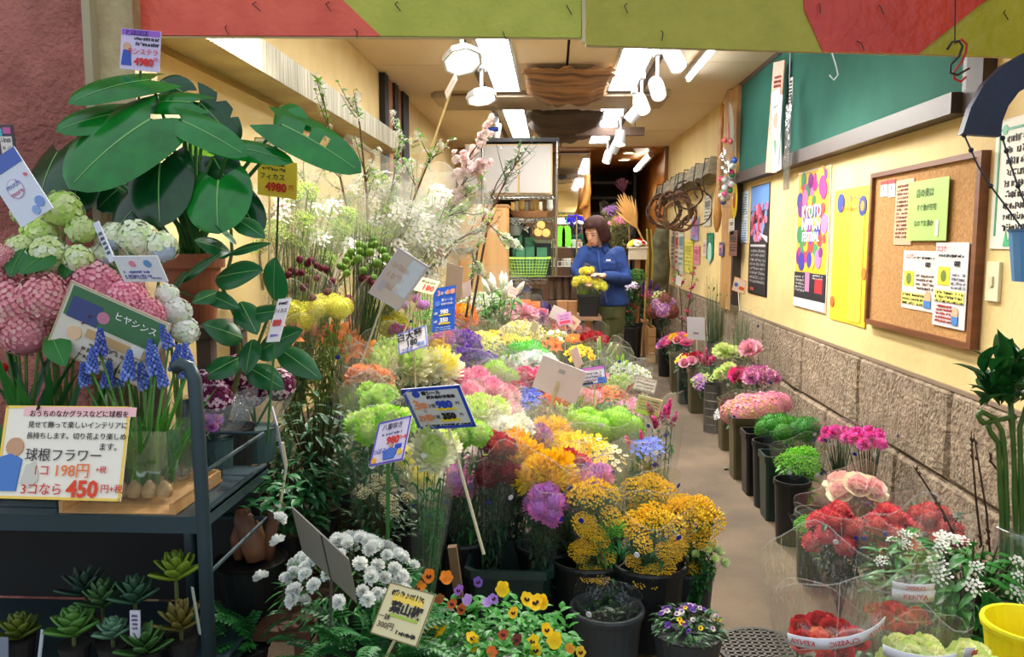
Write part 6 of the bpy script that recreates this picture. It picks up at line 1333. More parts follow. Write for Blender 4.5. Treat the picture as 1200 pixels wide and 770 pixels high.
for a in (('yellow-green rosette succulent, tallest on the lower shelf', 206, 672, 1.85, 22, .05, .022, (130, 160, 50), 1.4), ('grey-leaved spiky succulent in the shadow', 100, 690, 1.9, 16, .055, .016, (60, 84, 70), .9), ('bright green rosette succulent in the middle', 86, 738, 1.78, 18, .05, .032, (90, 140, 60), 1.1),
          ('blue-green plump succulent beside the white tag', 132, 742, 1.78, 20, .035, .022, (100, 140, 110), 1.3), ('grey-green upright succulent behind the plump one', 158, 700, 1.86, 16, .05, .022, (70, 110, 84), 1.2), ('bronze spiky succulent by the rack post', 212, 730, 1.82, 22, .05, .012, (120, 110, 50), 1.2),
          ('dark yellowish succulent at the left edge', 22, 742, 1.8, 18, .045, .022, (96, 110, 34), 1.1), ('dull green succulent with flat leaves under the upper shelf', 170, 760, 1.76, 14, .055, .02, (70, 110, 50), .7), ('tall leafy succulent behind the bright rosette', 120, 704, 1.88, 18, .05, .018, (80, 120, 70), 1.0)): succulent(*a)
sign('plant_tag', 'small white plastic plant tag among the succulents', ((152, 718), (163, 718), (164, 745), (153, 746)), 1.76, (196, 190, 206), (('s', 0, .3, .6, 4, .15, (120, 110, 130)),), cat='plant tag')
sign('plant_tag', 'white plant tag stuck at an angle beside the bright rosette', ((46, 742), (50, 742), (48, 772), (44, 772)), 1.76, (190, 196, 200), cat='plant tag')
sign('plant_tag', 'thin pale tag leaning on the bronze succulent by the post', ((224, 690), (228, 692), (234, 740), (230, 742)), 1.8, (176, 182, 170), cat='plant tag')
sign('plant_tag', 'grey tag at the lowest left corner', ((-4, 750), (8, 750), (8, 775), (-4, 775)), 1.74, (120, 126, 140), cat='plant tag')
# purple dianthus pot plants
for lab, px, py, Y, spots in (('purple and white dianthus in film below the ficus', 300, 500, 2.3, ((276, 437, 26), (326, 452, 24), (296, 462, 20))), ('purple and white dianthus tucked behind the rack post', 252, 510, 2.15, ((252, 468, 26), (238, 448, 18)))):
    P = at(px, py, Y); r = empty('dianthus_plant', (P.x, P.y, P.z), label=lab, cat='potted plant'); O = r.location.copy()
    b = MB(); b.lathe([(.05, -.10), (.06, .0), (.064, .0), (.055, -.01), (.001, -.01)], 16); build(b, 'pot', cm((60, 84, 84), rough=.5), r)
    for (x, y, hr) in spots:
        c = at(x, y, Y) - O; o = obj('flower_head', head('dome', (110, 18, 70), (236, 196, 214), (80, 10, 50)), r, loc=c, scale=px2m(hr, Y)); o.rotation_euler = (R(.4, .8), R(-.2, .2), 0)
        b = MB(); b.tube([(0, 0, 0), c], .004, 5); build(b, 'stem', leaf_mat(G_MID), r)
    obj('film_wrap', wrap_mesh(1, film('grey_wrap', tint=(170, 180, 190), clear=.7, gloss=.15)), r, loc=(0, 0, -.08), scale=(.10, .10, px2m(75, Y)))
D('lilac_bunch', 'lilac pink flowers low behind the rack post', 244, 494, 16, [(H('carn', LILAC, PINK), 8, 6)], Y=2.1, L=.2, wrap=None)
# leafy bushes
P = at(372, 600, 2.45); shrub('green_bush', 'dark green leafy bush between the dianthus and the purple price card', (P.x, P.y, .42), .07, .10, .16, .36, (30, 84, 40), 520, .055, [], seed=8, lw=.3)
P = at(332, 610, 2.3); shrub('green_bush', 'green leafy pot plant under the purple dianthus', (P.x, P.y, .40), .06, .09, .12, .24, (36, 92, 44), 320, .05, [], seed=9)
P = at(446, 640, 2.3); shrub('bud_plant', 'fine-leaved plant full of tiny cream buds', (P.x, P.y, .36), .05, .08, .10, .22, (54, 84, 42), 200, .03, [(head('spray', CREAM, (214, 190, 130), G_MID), .022, 12, 'bud_cluster')], seed=10)
# white flowered carnations in front
P = at(410, 655, 2.02); dw = shrub('white_dianthus_plant', 'mound of small white double flowers behind the grey cards', (P.x, P.y, P.z - .26), .09, .13, .185, .17, (64, 130, 66), 300, .05, [(head('carn', WHITE, (236, 240, 240)), 0.019, 95, 'flower')], seed=12, lw=.16, shape=1.5)
for px, py in ((326, 610), (327, 636), (307, 678), (354, 706)):
    c = at(px, py, 1.98) - dw.location; obj('flower', head('carn', WHITE, (236, 240, 240)), dw, loc=c, scale=.022, rot=(.8, 0, R(0, 6)))
# fern-leaved sansho plant
P = at(430, 742, 1.85); sn = empty('sansho_plant', (P.x, P.y, P.z - .20), label='feathery green sansho pepper plant behind the cream price card', cat='potted plant')
b = MB(); b.lathe([(.05, 0), (.065, .10), (.07, .10), (.06, .09), (.001, .09)], 16); build(b, 'pot', cm(BK, rough=.5), sn)
rf = random.Random(3)
def frond_mesh(n, L_, c):
    m = MB(); m.tube([(0, 0, 0), (0, L_ * .5, L_ * .12), (0, L_, 0)], .0016, 4)
    for i in range(n):
        t = .2 + .8 * i / n
        for s_ in (-1, 1): m.leaf(Matrix.Translation((0, t * L_, .12 * L_ * math.sin(t * 3.1))) @ Matrix.Rotation(-s_ * 1.1, 4, 'Z'), .030 * (1.1 - .5 * t), .012, -.3, .1, 3)
    return m.mesh('frond', leaf_mat(c), False)
FR = [frond_mesh(9, .13, (44, 120, 50)), frond_mesh(8, .11, (34, 100, 44))]
for k in range(70):
    a = rf.uniform(0, 6.28); rr = rf.uniform(0, .10); z = rf.uniform(.10, .22); o = obj('frond', FR[k % 2], sn, loc=(rr * math.cos(a) * 1.4, rr * math.sin(a), z)); o.rotation_euler = (rf.uniform(-.1, .8), 0, a - math.pi / 2 + rf.uniform(-.5, .5))
sm_ = empty('fern_seedling', at(285, 752, 1.95), label='small dark fern seedlings at the foot of the rack', cat='potted plant')
for k in range(16):
    a = rf.uniform(0, 6.28); o = obj('frond', FR[k % 2], sm_, loc=(rf.uniform(-.05, .05), rf.uniform(-.04, .04), rf.uniform(-.03, .04))); o.rotation_euler = (rf.uniform(.1, .9), 0, a)
b = MB(); b.lathe([(.05, -.10), (.065, -.01), (.07, -.01), (.06, -.02), (.001, -.02)], 16); build(b, 'pot', cm(BK, rough=.5), sm_)
# ginseng ficus
gf = empty('ginseng_ficus', at(296, 712, 2.1), label='ginseng ficus with a swollen brown trunk in a black pot', cat='bonsai'); O = gf.location.copy()
b = MB(); b.lathe([(.075, 0), (.095, .13), (.10, .14), (.09, .135), (.001, .125)], 22); build(b, 'pot', M_BLACK, gf)
TR = mat('swollen_trunk', (128, 84, 56), rough=.55, col2=(92, 58, 38), scale=9)
for pts, rr in ((((302, 655), (298, 640), (292, 620), (284, 606), (282, 596)), (.03, .036, .034, .026, .014)), (((280, 655), (278, 632), (284, 610), (290, 596)), (.012, .02, .016, .01)), (((316, 655), (318, 625), (322, 600), (330, 590)), (.012, .016, .018, .012))):
    b = MB(); b.tube([at(x, y, 2.1) - O for x, y in pts], rr, 12); build(b, 'trunk', TR, gf, smooth=True)
for k in range(46):
    px, py = R(268, 352), R(552, 602); A = at(px, py, R(2.0, 2.15)); b = MB(); b.leaf(Matrix.Identity(4), .045, .022, -.5, .15, 5); build(b, 'leaf', leaf_mat((36, 110, 54)), gf, smooth=True, loc=A - O, rot=(R(.1, 1), 0, R(0, 6.28)))
b = MB(); b.box(-.16, -.14, -.1, .16, .14, -.001); build(b, 'dummy', M_STEP, gf) if False else None
P = gf.location; b = MB(); b.box(-.20, -.13, -.03, .20, .14, -.002)
for x in (-.18, .15):
    for y in (-.11, .09): b.box(x, y, -P.z, x + .03, y + .03, -.03)
tag(build(b, 'low_bench', mat('bench_wood', (92, 58, 38), rough=.7), loc=P), 'low brown bench under the ginseng ficus', 'bench')
# pansy planter
pa = empty('pansy_planter', at(570, 760, 1.95), label='planter box crowded with yellow, orange and violet pansies', cat='planter'); pa.location.z -= .10; O = pa.location.copy()
b = MB(); b.box(-.21, -.13, -.14, .21, .16, .06); build(b, 'box', cm((206, 206, 200), rough=.6), pa)
m = MB(); rp = random.Random(17)
for i in range(900):
    x, y = rp.uniform(-.22, .22), rp.uniform(-.16, .17); z = .06 + .11 * rp.random() * (1 - .5 * (x / .22) ** 2)
    m.leaf(Matrix.Translation((x, y, z)) @ Matrix.Rotation(rp.uniform(0, 6.28), 4, 'Z') @ Matrix.Rotation(rp.uniform(0, 1), 4, 'X'), rp.uniform(.025, .045), .018, -.5, .2, 4)
build(m, 'foliage', leaf_mat((60, 140, 50)), pa)['kind'] = 'stuff'
YP, OP = (250, 206, 30), (236, 130, 30)
PANS = [(523, 677, OP), (503, 675, OP), (490, 690, OP), (515, 702, (150, 80, 30)), (530, 708, (196, 90, 40)), (541, 714, (196, 90, 40)), (589, 690, YP), (617, 702, YP), (628, 706, YP), (636, 705, YP), (602, 718, (244, 190, 30)), (640, 738, YP), (650, 750, YP), (625, 752, YP), (628, 762, YP), (516, 736, YP), (508, 742, YP), (553, 748, YP), (556, 756, YP), (590, 744, (170, 70, 30)), (606, 750, (110, 50, 30)), (576, 764, (214, 110, 40)), (508, 756, (214, 150, 190)), (512, 766, (180, 110, 180)), (548, 703, (196, 150, 220)), (538, 692, (170, 110, 206)), (578, 702, (160, 120, 200)), (571, 706, (190, 150, 214)), (560, 682, (120, 80, 170)), (488, 750, (226, 196, 40)), (668, 760, (226, 150, 40)), (680, 764, (236, 190, 50))]
for k, (px, py, c) in enumerate(PANS):
    Y_ = 1.98 - (py - 680) / 90 * .14; cc = at(px, py, Y_) - O; big = 12.5 if c in (YP, OP) else 9.5
    dk = (60, 20, 30) if k % 3 else c
    o = obj('pansy', head('pansy', c, c, dk), pa, loc=cc, scale=px2m(big * rp.uniform(.85, 1.1), Y_)); o.rotation_euler = (rp.uniform(.5, 1.3), rp.uniform(-.4, .4), rp.uniform(-.7, .7))
# front buckets
for nm, lab, px, rim, Y, rpx, h_, kd, c in (
    ('round_bucket', 'round black bucket holding the golden mimosa', 762, 662, 2.50, 44, .27, 'round', BK), ('round_bucket', 'round black bucket with the pale green hellebores', 808, 668, 2.62, 30, .27, 'round', (40, 44, 48)),
    ('round_bucket', 'grey bucket with dark leaves behind the violas', 712, 722, 2.34, 43, .25, 'round', (52, 56, 58)), ('round_bucket', 'round black bucket under the solidago', 690, 656, 2.55, 46, .27, 'round', (18, 20, 20)),
    ('square_bucket', 'dark green square bucket below the crimson mums', 598, 655, 2.55, 50, .28, 'square', (14, 40, 36)), ('round_bucket', 'black bucket under the white and pale yellow mums', 478, 612, 2.62, 48, .36, 'round', (16, 17, 18)), ('round_bucket', 'black bucket in the dark gap under the pink mums', 538, 630, 2.66, 40, .31, 'round', (16, 17, 18)),
    ('round_bucket', 'black bucket behind the orchid pink mums', 644, 640, 2.68, 40, .30, 'round', (18, 19, 20)), ('round_bucket', 'black bucket partly seen left of the cream globe mums', 428, 590, 2.7, 40, .38, 'round', (16, 17, 18))):
    P = at(px, rim, Y); bucket(nm, lab, (P.x, P.y + px2m(rpx, Y) * .3, max(0, P.z - h_)), px2m(rpx, Y), h_, c, kd, group='black buckets at the front of the display')
P = at(712, 716, 2.36); D('dark_foliage_bunch', 'dark leaves under film in the grey bucket', 712, 704, 34, [(H('thistle', (60, 90, 50), G_DARK), 3, 6)], Y=2.36, L=.2, fol=('dense', (30, 60, 34)), wrap='crisp', dots=3)
P = at(806, 738, 2.28); vi = shrub('viola_pot', 'grey pot of small purple and white violas by the aisle', (P.x, P.y, P.z - .14), .10, .14, .095, .055, (50, 96, 46), 200, .03, [(head('pansy', (96, 50, 150), (140, 90, 190), (40, 20, 60)), .013, 16, 'viola'), (head('pansy', (236, 226, 214), (200, 160, 206), (90, 50, 120)), .012, 10, 'viola'), (head('pansy', YEL, GOLD, DRED), .011, 5, 'viola')], potc=(56, 58, 60), seed=14)
b = MB(); b.tube([at(538, 700, 2.3), at(530, 640, 2.3)], .018, 4); tag(build(b, 'wooden_post', mat('weathered_post', (110, 84, 56), rough=.8)), 'short weathered wooden post beside the pansies', 'post')
# ================================================================== PRICE SIGNS
BLU = (36, 70, 190); YL = (246, 220, 120); RD = (214, 44, 36)
sign('price_card', 'purple picture price card on a stick above the monstera', ((145, 36), (188, 42), (183, 81), (141, 76)), 2.28, (206, 190, 222), (('r', 0, .42, .96, .14, (150, 90, 190)), ('c', -.33, .06, .10, (206, 160, 130)), ('p', ((-.46, -.4), (-.2, -.4), (-.24, -.02), (-.42, -.02)), (48, 76, 170)), ('t', 'とほほほ', -.1, .4, .16, (60, 50, 140)), ('s', .15, .27, .6, 2, .13, INK), ('t', 'モンステラ', .08, -.05, .17, RD), ('t', '4980', .12, -.3, .26, RD, {'bold': .001}), ('t', '円', .42, -.22, .12, RD)), stick=(160, 150), stick_col=(40, 60, 40))
sign('price_card', 'yellow price card for the ficus', ((303, 188), (350, 193), (346, 234), (300, 224)), 2.55, (244, 206, 60), (('s', -.1, .38, .6, 2, .13, INK), ('t', 'フィカス', -.12, .04, .2, INK), ('t', '4980', -.02, -.24, .32, RD, {'bold': .0015}), ('t', '円', .37, -.2, .15, RD)), stick=(318, 440), stick_col=(40, 70, 40))
sign('price_card', 'cream card behind the yellow ficus price', ((298, 161), (337, 163), (334, 190), (297, 187)), 2.62, (232, 220, 180), (('t', 'フランチオシ!', .05, .25, .2, INK), ('c', -.4, .25, .05, (190, 140, 110)), ('s', 0, -.15, .6, 2, .25, INK)), border=(206, 150, 60), stick=(314, 440))
sign('price_card', 'small white and red price card among the ficus leaves', ((322, 350), (340, 351), (331, 398), (312, 401)), 2.1, (236, 226, 226), (('s', 0, .38, .7, 1, .1, INK), ('t', 'フィカス', 0, .2, .12, (130, 90, 110)), ('t', '880', 0, -.08, .2, (214, 70, 70), {'bold': .001}), ('s', 0, -.36, .6, 1, .1, (150, 140, 206))), stick=(310, 520), stick_col=(50, 110, 50))
sign('blurred_card', 'large pale card seen from behind, tilted over the bupleurum', ((470, 293), (502, 312), (466, 365), (431, 342)), 2.75, (206, 190, 186), (('r', .22, .1, .4, .7, (206, 214, 232)), ('s', -.12, .2, .5, 3, .2, (206, 176, 160)), ('r', -.3, -.25, .16, .2, (186, 176, 196))), border=(190, 184, 206), stick=(424, 424), stick_col=(196, 184, 160), flip=-1)
sign('blank_card', 'narrow grey card seen from behind above the lilies', ((391, 306), (404, 294), (404, 322), (388, 332)), 3.3, (200, 196, 182), stick=(391, 385))
sign('price_card', 'beige card with red 180 half hidden by the blurred card', ((486, 322), (516, 330), (508, 346), (478, 338)), 3.2, (214, 190, 150), (('t', '180', .2, -.15, .5, RD, {'bold': .001}), ('s', .1, .25, .5, 1, .3, (90, 110, 40))), stick=(472, 390))
sign('blank_card', 'plain pinkish card seen from behind above the blue vertical sign', ((524, 308), (544, 314), (540, 352), (520, 344)), 3.7, (222, 200, 190), stick=(527, 360))
sign('blank_card', 'small pinkish card overlapping the plain one', ((541, 331), (551, 329), (553, 346), (543, 349)), 3.7, (226, 206, 200), stick=(552, 380))
sign('blank_card', 'narrow reddish card among the white branches', ((508, 282), (519, 284), (518, 306), (506, 304)), 3.9, (206, 170, 150), stick=(510, 330))
el = (('t', '3', -.24, .36, .17, (250, 170, 130), {'bold': .001}), ('t', '束で', -.02, .35, .08, WHITE), ('t', 'お得', .28, .36, .12, (250, 170, 130), {'bold': .001}), ('c', -.28, .13, .12, (90, 130, 230)), ('t', '青シール', .15, .19, .075, WHITE), ('t', '組合せ自由', .15, .1, .06, WHITE),
      ('r', .06, -.15, .5, .03, YEL), ('t', '3束', -.33, -.1, .07, WHITE), ('t', '980', .05, -.08, .14, WHITE, {'bold': .001}), ('r', .06, -.34, .5, .03, YEL), ('t', '1束', -.33, -.29, .07, WHITE), ('t', '350', .05, -.27, .14, WHITE, {'bold': .001}), ('s', 0, -.42, .7, 2, .05, (180, 200, 240)))
sign('blue_price_sign', 'tall blue price sign reading 980 and 350', ((507, 338), (534, 334), (533, 386), (506, 389)), 3.35, (34, 92, 214), el, stick=(516, 440))
sign('price_card', 'white card with blue border reading 180 under the beige card', ((464, 392), (499, 381), (502, 405), (468, 416)), 3.0, (230, 226, 236), (('t', '白大菊', -.08, .22, .42, INK, {'bold': .001}), ('t', '180', -.02, -.12, .36, INK, {'bold': .001}), ('t', 'つぼみ', -.2, -.37, .2, BLU), ('t', '濃桃', .28, -.3, .2, (90, 130, 220))), border=(120, 140, 226), stick=(486, 470))
el = (('c', -.28, .36, .065, BLU), ('t', '青シール', -.02, .37, .10, INK, {'bold': .0006}), ('t', '組み合わせ自由', .12, .27, .085, INK, {'bold': .0006}), ('t', '3', -.34, .10, .30, (244, 150, 100), {'bold': .0015}), ('t', '束', -.22, .08, .15, (244, 150, 100), {'bold': .001}), ('t', 'で', -.24, -.05, .08, INK), ('t', 'お得', -.28, -.22, .17, (244, 150, 100), {'bold': .001}),
      ('r', .13, -.02, .34, .045, YEL), ('t', '3束', -.08, .07, .11, INK), ('t', '980', .13, .09, .22, BLU, {'bold': .002}), ('t', '円', .36, .1, .09, INK), ('r', .13, -.29, .3, .045, YEL), ('t', '1束', -.08, -.2, .11, INK), ('t', '350', .13, -.19, .19, INK, {'bold': .002}), ('t', '円', .35, -.17, .08, INK), ('s', .05, -.4, .8, 1, .04, INK))
sign('blue_border_sign', 'white price sign with thick blue border in the middle of the flowers', ((469, 457), (541, 449), (557, 500), (489, 507)), 2.25, (226, 222, 226), el, border=BLU, bw=.055, stick=(566, 652), sr=.005, stick_col=(214, 200, 170))
sign('price_card', 'purple-bordered price card reading 980 on a green stick', ((440, 500), (482, 487), (476, 534), (433, 546)), 2.12, (226, 214, 234), (('t', '八重咲き', -.02, .33, .15, (70, 60, 90)), ('s', .0, .17, .6, 1, .09, (120, 110, 150)), ('t', '980', .08, .0, .24, RD, {'bold': .001}), ('t', '円+税', .38, .02, .09, RD), ('t', 'つぼみ', -.25, -.22, .14, BLU), ('r', .28, -.16, .18, .09, BLU), ('p', ((-.1, -.42), (.2, -.42), (.3, -.22), (.05, -.16), (-.14, -.25)), (70, 110, 200)), ('c', .07, -.12, .05, (206, 150, 120)), ('c', -.38, -.4, .07, (244, 180, 60)), ('c', .36, -.3, .07, (244, 200, 70))), border=(104, 84, 196), stick=(452, 640), stick_col=(60, 110, 50), sr=.006)
sign('blank_card', 'large blank pinkish card seen from behind on a thick stick', ((636, 417), (687, 435), (674, 475), (624, 453)), 3.0, (222, 202, 198), (('r', 0, .25, .14, .12, (176, 168, 166)),), stick=(640, 492), sr=.006, so=.008)
sign('price_card', 'purple striped card with a little picture beside the blank one', ((680, 433), (709, 427), (710, 449), (683, 451)), 3.3, (230, 224, 240), (('r', 0, .4, .9, .14, (206, 120, 200)), ('r', .3, -.3, .3, .3, (70, 120, 210)), ('r', -.3, -.4, .5, .08, INK), ('s', -.05, .12, .75, 3, .2, (60, 50, 80))), border=(60, 80, 160), stick=(696, 490))
sign('price_card', 'grey tilted price card hanging over the aisle', ((746, 440), (771, 446), (765, 461), (742, 456)), 3.8, (206, 194, 176), (('s', 0, .28, .8, 4, .24, INK),), border=(160, 150, 130), stick=(738, 480))
sign('price_card', 'cream price card with green foot at the aisle edge', ((748, 463), (776, 469), (771, 490), (745, 483)), 3.3, (226, 206, 150), (('s', 0, .3, .8, 4, .17, (90, 70, 50)), ('r', 0, -.4, .96, .18, (206, 214, 90))), stick=(736, 510))
sign('blank_card', 'small white blank card near the person', ((649, 357), (664, 364), (658, 378), (643, 371)), 5.6, (236, 226, 224), stick=(648, 405))
sign('price_card', 'pink price card between two small pale cards near the person', ((652, 368), (669, 365), (671, 379), (654, 382)), 5.5, (226, 160, 206), (('s', 0, .25, .7, 2, .25, (110, 60, 150)), ('r', 0, -.28, .7, .2, (230, 60, 90))), stick=(662, 410))
sign('price_card', 'small cream card behind the pink one', ((671, 369), (681, 377), (673, 387), (664, 380)), 5.7, (230, 206, 180), (('r', 0, 0, .4, .3, (220, 120, 110)),), stick=(668, 410))
sign('price_card', 'small orange-edged price card in front of the steel rack', ((598, 335), (609, 339), (604, 350), (594, 345)), 6.2, (236, 214, 206), (('s', 0, .2, .7, 2, .35, (214, 60, 60)),), border=(230, 140, 60), stick=(597, 372))
sign('blank_card', 'small cream slanted card in the far rows', ((625, 374), (631, 380), (627, 392), (621, 386)), 5.4, (232, 220, 190), stick=(624, 405))
sign('blank_card', 'narrow pinkish card edge standing among the daffodils', ((668, 412), (676, 405), (682, 426), (675, 433)), 4.4, (226, 196, 186), stick=(676, 450))
sign('long_stick_card', 'small pale card on a very long stick above the cherry branches', ((520, 104), (533, 86), (536, 98), (524, 116)), 3.9, (240, 226, 220), (('r', 0, 0, .7, .04, (214, 196, 190)),), stick=(452, 330), sr=.006, stick_col=(222, 196, 140))
sign('blank_card', 'yellowed clear card holder among the branches by the louvre', ((478, 162), (492, 158), (496, 178), (482, 182)), 4.0, (206, 196, 150), (('s', 0, .2, .7, 2, .25, (130, 110, 80)),), stick=(486, 260))
sign('blank_card', 'narrow white card seen at an angle under the dianthus', ((318, 476), (335, 498), (334, 552), (321, 540)), 2.05, (196, 194, 206), stick=(324, 600))
sign('grey_card_back', 'large grey card back with a dark stick in front of the white flowers', ((343, 598), (417, 640), (415, 704), (343, 660)), 1.78, (140, 134, 120), (('r', .04, 0, .02, 1, (70, 64, 54)),), stick=(384, 740), stick_col=(60, 54, 44))
sign('price_card', 'cream price card with a brown border above the pansies', ((454, 693), (508, 698), (490, 746), (436, 740)), 1.72, (222, 208, 160), (('r', .0, .26, .66, .16, (244, 206, 80)), ('s', -.02, .33, .7, 1, .2, INK), ('t', '葉山椒', .05, .06, .24, INK, {'bold': .001}), ('r', .05, -.08, .6, .05, (160, 190, 60)), ('t', '一鉢', -.33, -.15, .13, INK), ('t', '300円', -.24, -.3, .15, INK), ('s', .2, -.36, .4, 1, .12, INK)), border=(130, 110, 70), bw=.02, stick=(440, 790))
sign('shelf_price_sign', 'yellow-bordered bulb flower price sign on the rack shelf', ((6, 483), (142, 485), (141, 575), (3, 578)), 1.645, (244, 234, 216), (('r', .1, .44, .9, .1, (246, 190, 190)), ('t', 'おうちのなかグラスなどに球根を', .10, .41, .078, INK), ('t', '見せて飾って楽しいインテリアに', .10, .29, .078, INK), ('t', '長持ちします。切り花より楽しめ', .10, .17, .078, INK), ('t', 'ます。', .38, .06, .09, INK), ('t', '球根フラワー', .02, -.04, .15, (60, 50, 60)), ('t', '1コ', -.14, -.2, .13, RD), ('t', '198円', .10, -.2, .17, (240, 120, 50)), ('t', '+税', .33, -.18, .08, RD), ('t', '3コなら', -.12, -.40, .14, RD), ('t', '450', .20, -.39, .24, (226, 70, 30), {'bold': .0015}), ('t', '円+税', .43, -.38, .10, RD),
     ('c', -.38, .05, .07, (200, 150, 116)), ('p', ((-.49, -.42), (-.33, -.42), (-.31, -.08), (-.4, -.02), (-.49, -.06)), (70, 120, 190)), ('p', ((-.3, -.34), (-.22, -.38), (-.16, -.3), (-.17, -.2), (-.2, -.1), (-.27, -.14)), (206, 200, 186))), border=(246, 206, 90), bw=.02)
sign('hyacinth_photo_card', 'tilted photo card with a green picture behind the muscari', ((96, 337), (192, 381), (160, 452), (60, 404)), 1.82, (214, 206, 190), (('r', 0, .25, .92, .42, (64, 110, 70)), ('r', -.28, .18, .3, .3, (60, 70, 120)), ('c', -.1, .2, .06, (190, 120, 140)), ('t', 'ヒヤシンス', .2, .3, .12, WHITE), ('r', .1, -.08, .6, .12, (196, 160, 110)), ('s', .1, -.2, .6, 3, .1, (120, 100, 90)), ('c', -.3, -.15, .07, (226, 190, 150)), ('r', .3, -.05, .12, .14, (226, 226, 220))), border=(190, 168, 130), bw=.015, flip=-1, cat='photo card')
sign('hydrangea_tag', 'white care tag with a pink and blue flower print on the hydrangeas', ((134, 302), (190, 303), (193, 329), (140, 328)), 1.82, (236, 236, 240), (('c', -.12, .22, .07, (236, 150, 170)), ('c', .22, .22, .08, (110, 160, 210)), ('s', -.1, -.1, .6, 2, .16, (130, 130, 190)), ('s', 0, -.34, .8, 1, .12, (150, 150, 180))), cat='care tag')
sign('hydrangea_tag', 'folded upright flap of the hydrangea care tag', ((109, 264), (116, 262), (134, 302), (128, 306)), 1.83, (206, 210, 220), (('s', 0, .2, .6, 5, .12, (110, 110, 130)),), cat='care tag')
sign('product_tag', 'pale blue and white product tag with a round printed mark at the left edge', ((-12, 196), (22, 186), (58, 236), (14, 262)), 1.8, (226, 232, 244), (('p', ((-.5, .5), (.5, .5), (.5, .28), (-.5, .28)), (86, 110, 190)), ('c', -.05, .0, .22, (200, 170, 206)), ('c', -.05, 0, .20, (232, 236, 246)), ('t', 'much', -.05, .06, .12, (120, 130, 190)), ('t', 'more', -.05, -.06, .11, (206, 120, 140)), ('c', .32, -.32, .12, (130, 160, 220)), ('c', .12, -.4, .10, (150, 176, 230)), ('c', .38, .1, .04, (230, 110, 140))), cat='product tag')
sign('picture_card', 'dark patterned card edge on the pink pillar', ((-6, 150), (18, 152), (18, 188), (-6, 186)), 2.3, (70, 60, 70), (('r', .1, -.05, .6, .5, (226, 216, 206)), ('s', .1, .1, .5, 3, .2, INK), ('r', .2, .35, .4, .16, (190, 90, 150)), ('r', -.2, .3, .3, .2, (80, 170, 190))), cat='card')
sign('blank_card', 'pale card seen from behind by the ranunculus', ((805, 372), (823, 373), (826, 399), (808, 397)), 6.3, (206, 206, 216), (('r', 0, -.2, .3, .08, (150, 120, 120)),), stick=(817, 418))
sign('price_card', 'small orange-bordered tag above the wrapped grass', ((861, 325), (873, 330), (872, 345), (860, 339)), 6.2, (226, 206, 190), (('r', .2, -.15, .4, .25, (230, 90, 50)), ('c', -.25, .0, .16, (90, 110, 190))), border=(230, 150, 50), stick=(866, 365), stick_col=(226, 226, 220))
sign('price_card', 'small tag hung among the far peach branches', ((793, 322), (798, 326), (797, 336), (793, 332)), 7.8, (226, 224, 214), stick=(794, 350))
# ================================================================== BACK OF THE SHOP
# steel wire rack with the white cupboard
YK = 7.7
def zat(py, Y): return at(648, py, Y).z
def xat(px, Y): return at(px, 284, Y).x
xa, xb = xat(566, YK), xat(652, YK); dk_ = .42
rk2 = empty('wire_rack', ((xa + xb) / 2, YK + dk_ / 2, 0), label='chrome wire shelf rack standing behind the flower display', cat='rack'); O = rk2.location.copy(); hx, hy = (xb - xa) / 2, dk_ / 2
M_CHR = mat('chrome', (176, 176, 170), rough=.25, metal=1.0)
for sx in (-1, 1):
    for sy in (-1, 1):
        b = MB(); b.tube([(sx * hx, sy * hy, 0), (sx * hx, sy * hy, zat(166, YK))], .0125, 10)
        for k in range(40): b.lathe([(.0145, 0), (.0145, .004)], 8, 0, Matrix.Translation((sx * hx, sy * hy, .1 + k * .055)))
        build(b, 'post', M_CHR, rk2)
zsh = (zat(229, YK), zat(256, YK), zat(328, YK), zat(378, YK))
for z in zsh:
    sh = MB(); sh.tube([(-hx, -hy, z), (hx, -hy, z)], .005, 6); sh.tube([(-hx, -hy, z - .035), (hx, -hy, z - .035)], .004, 6); sh.tube([(-hx, hy, z), (hx, hy, z)], .005, 6)
    zz = [(-hx + 2 * hx * i / 30, -hy, z - (.035 if i % 2 else 0)) for i in range(31)]; sh.tube(zz, .003, 4)
    for i in range(16): x = -hx + 2 * hx * i / 15; sh.tube([(x, -hy, z + .004), (x, hy, z + .004)], .0025, 4)
    build(sh, 'wire_shelf', M_CHR, rk2)
b = MB(); b.box(-hx - .02, -hy - .02, zat(166, YK), hx + .02, hy + .02, zat(166, YK) + .035); build(b, 'top_board', M_BLACK, rk2)
cx0, cx1, cz0, cz1 = xat(545, YK), xat(647, YK), zsh[0] + .01, zat(168, YK)
wc = empty('white_cupboard', ((cx0 + cx1) / 2, YK + .2, cz0), label='white two-door cupboard on the upper shelf of the wire rack', cat='cupboard'); hw = (cx1 - cx0) / 2
b = MB(); b.box(-hw, -.17, 0, hw, .2, cz1 - cz0); build(b, 'body', mat('pine_edge', (206, 176, 120), rough=.5), wc)
for x0, x1 in ((-hw + .012, xat(606, YK) - wc.location.x), (xat(609, YK) - wc.location.x, hw - .015)):
    b = MB(); b.box(x0, -.19, .015, x1, -.172, cz1 - cz0 - .015); build(b, 'door', mat('white_door', (164, 158, 150), rough=.4), wc)
b = MB(); P = at(577, 156, YK + .1); b.tube([(-.05, 0, 0), (.05, 0, 0)], .022, 10); b.tube([(0, 0, 0), (0, 0, -.09)], .012, 8, 1); b.box(-.06, -.02, -.11, .06, .02, -.085, 1); tag(build(b, 'packing_tool', [cm((50, 80, 190), rough=.4), M_BLACK], loc=(P.x, P.y + .1, zat(166, YK) + .035 + .11)), 'blue-handled tape tool on top of the wire rack', 'tool')
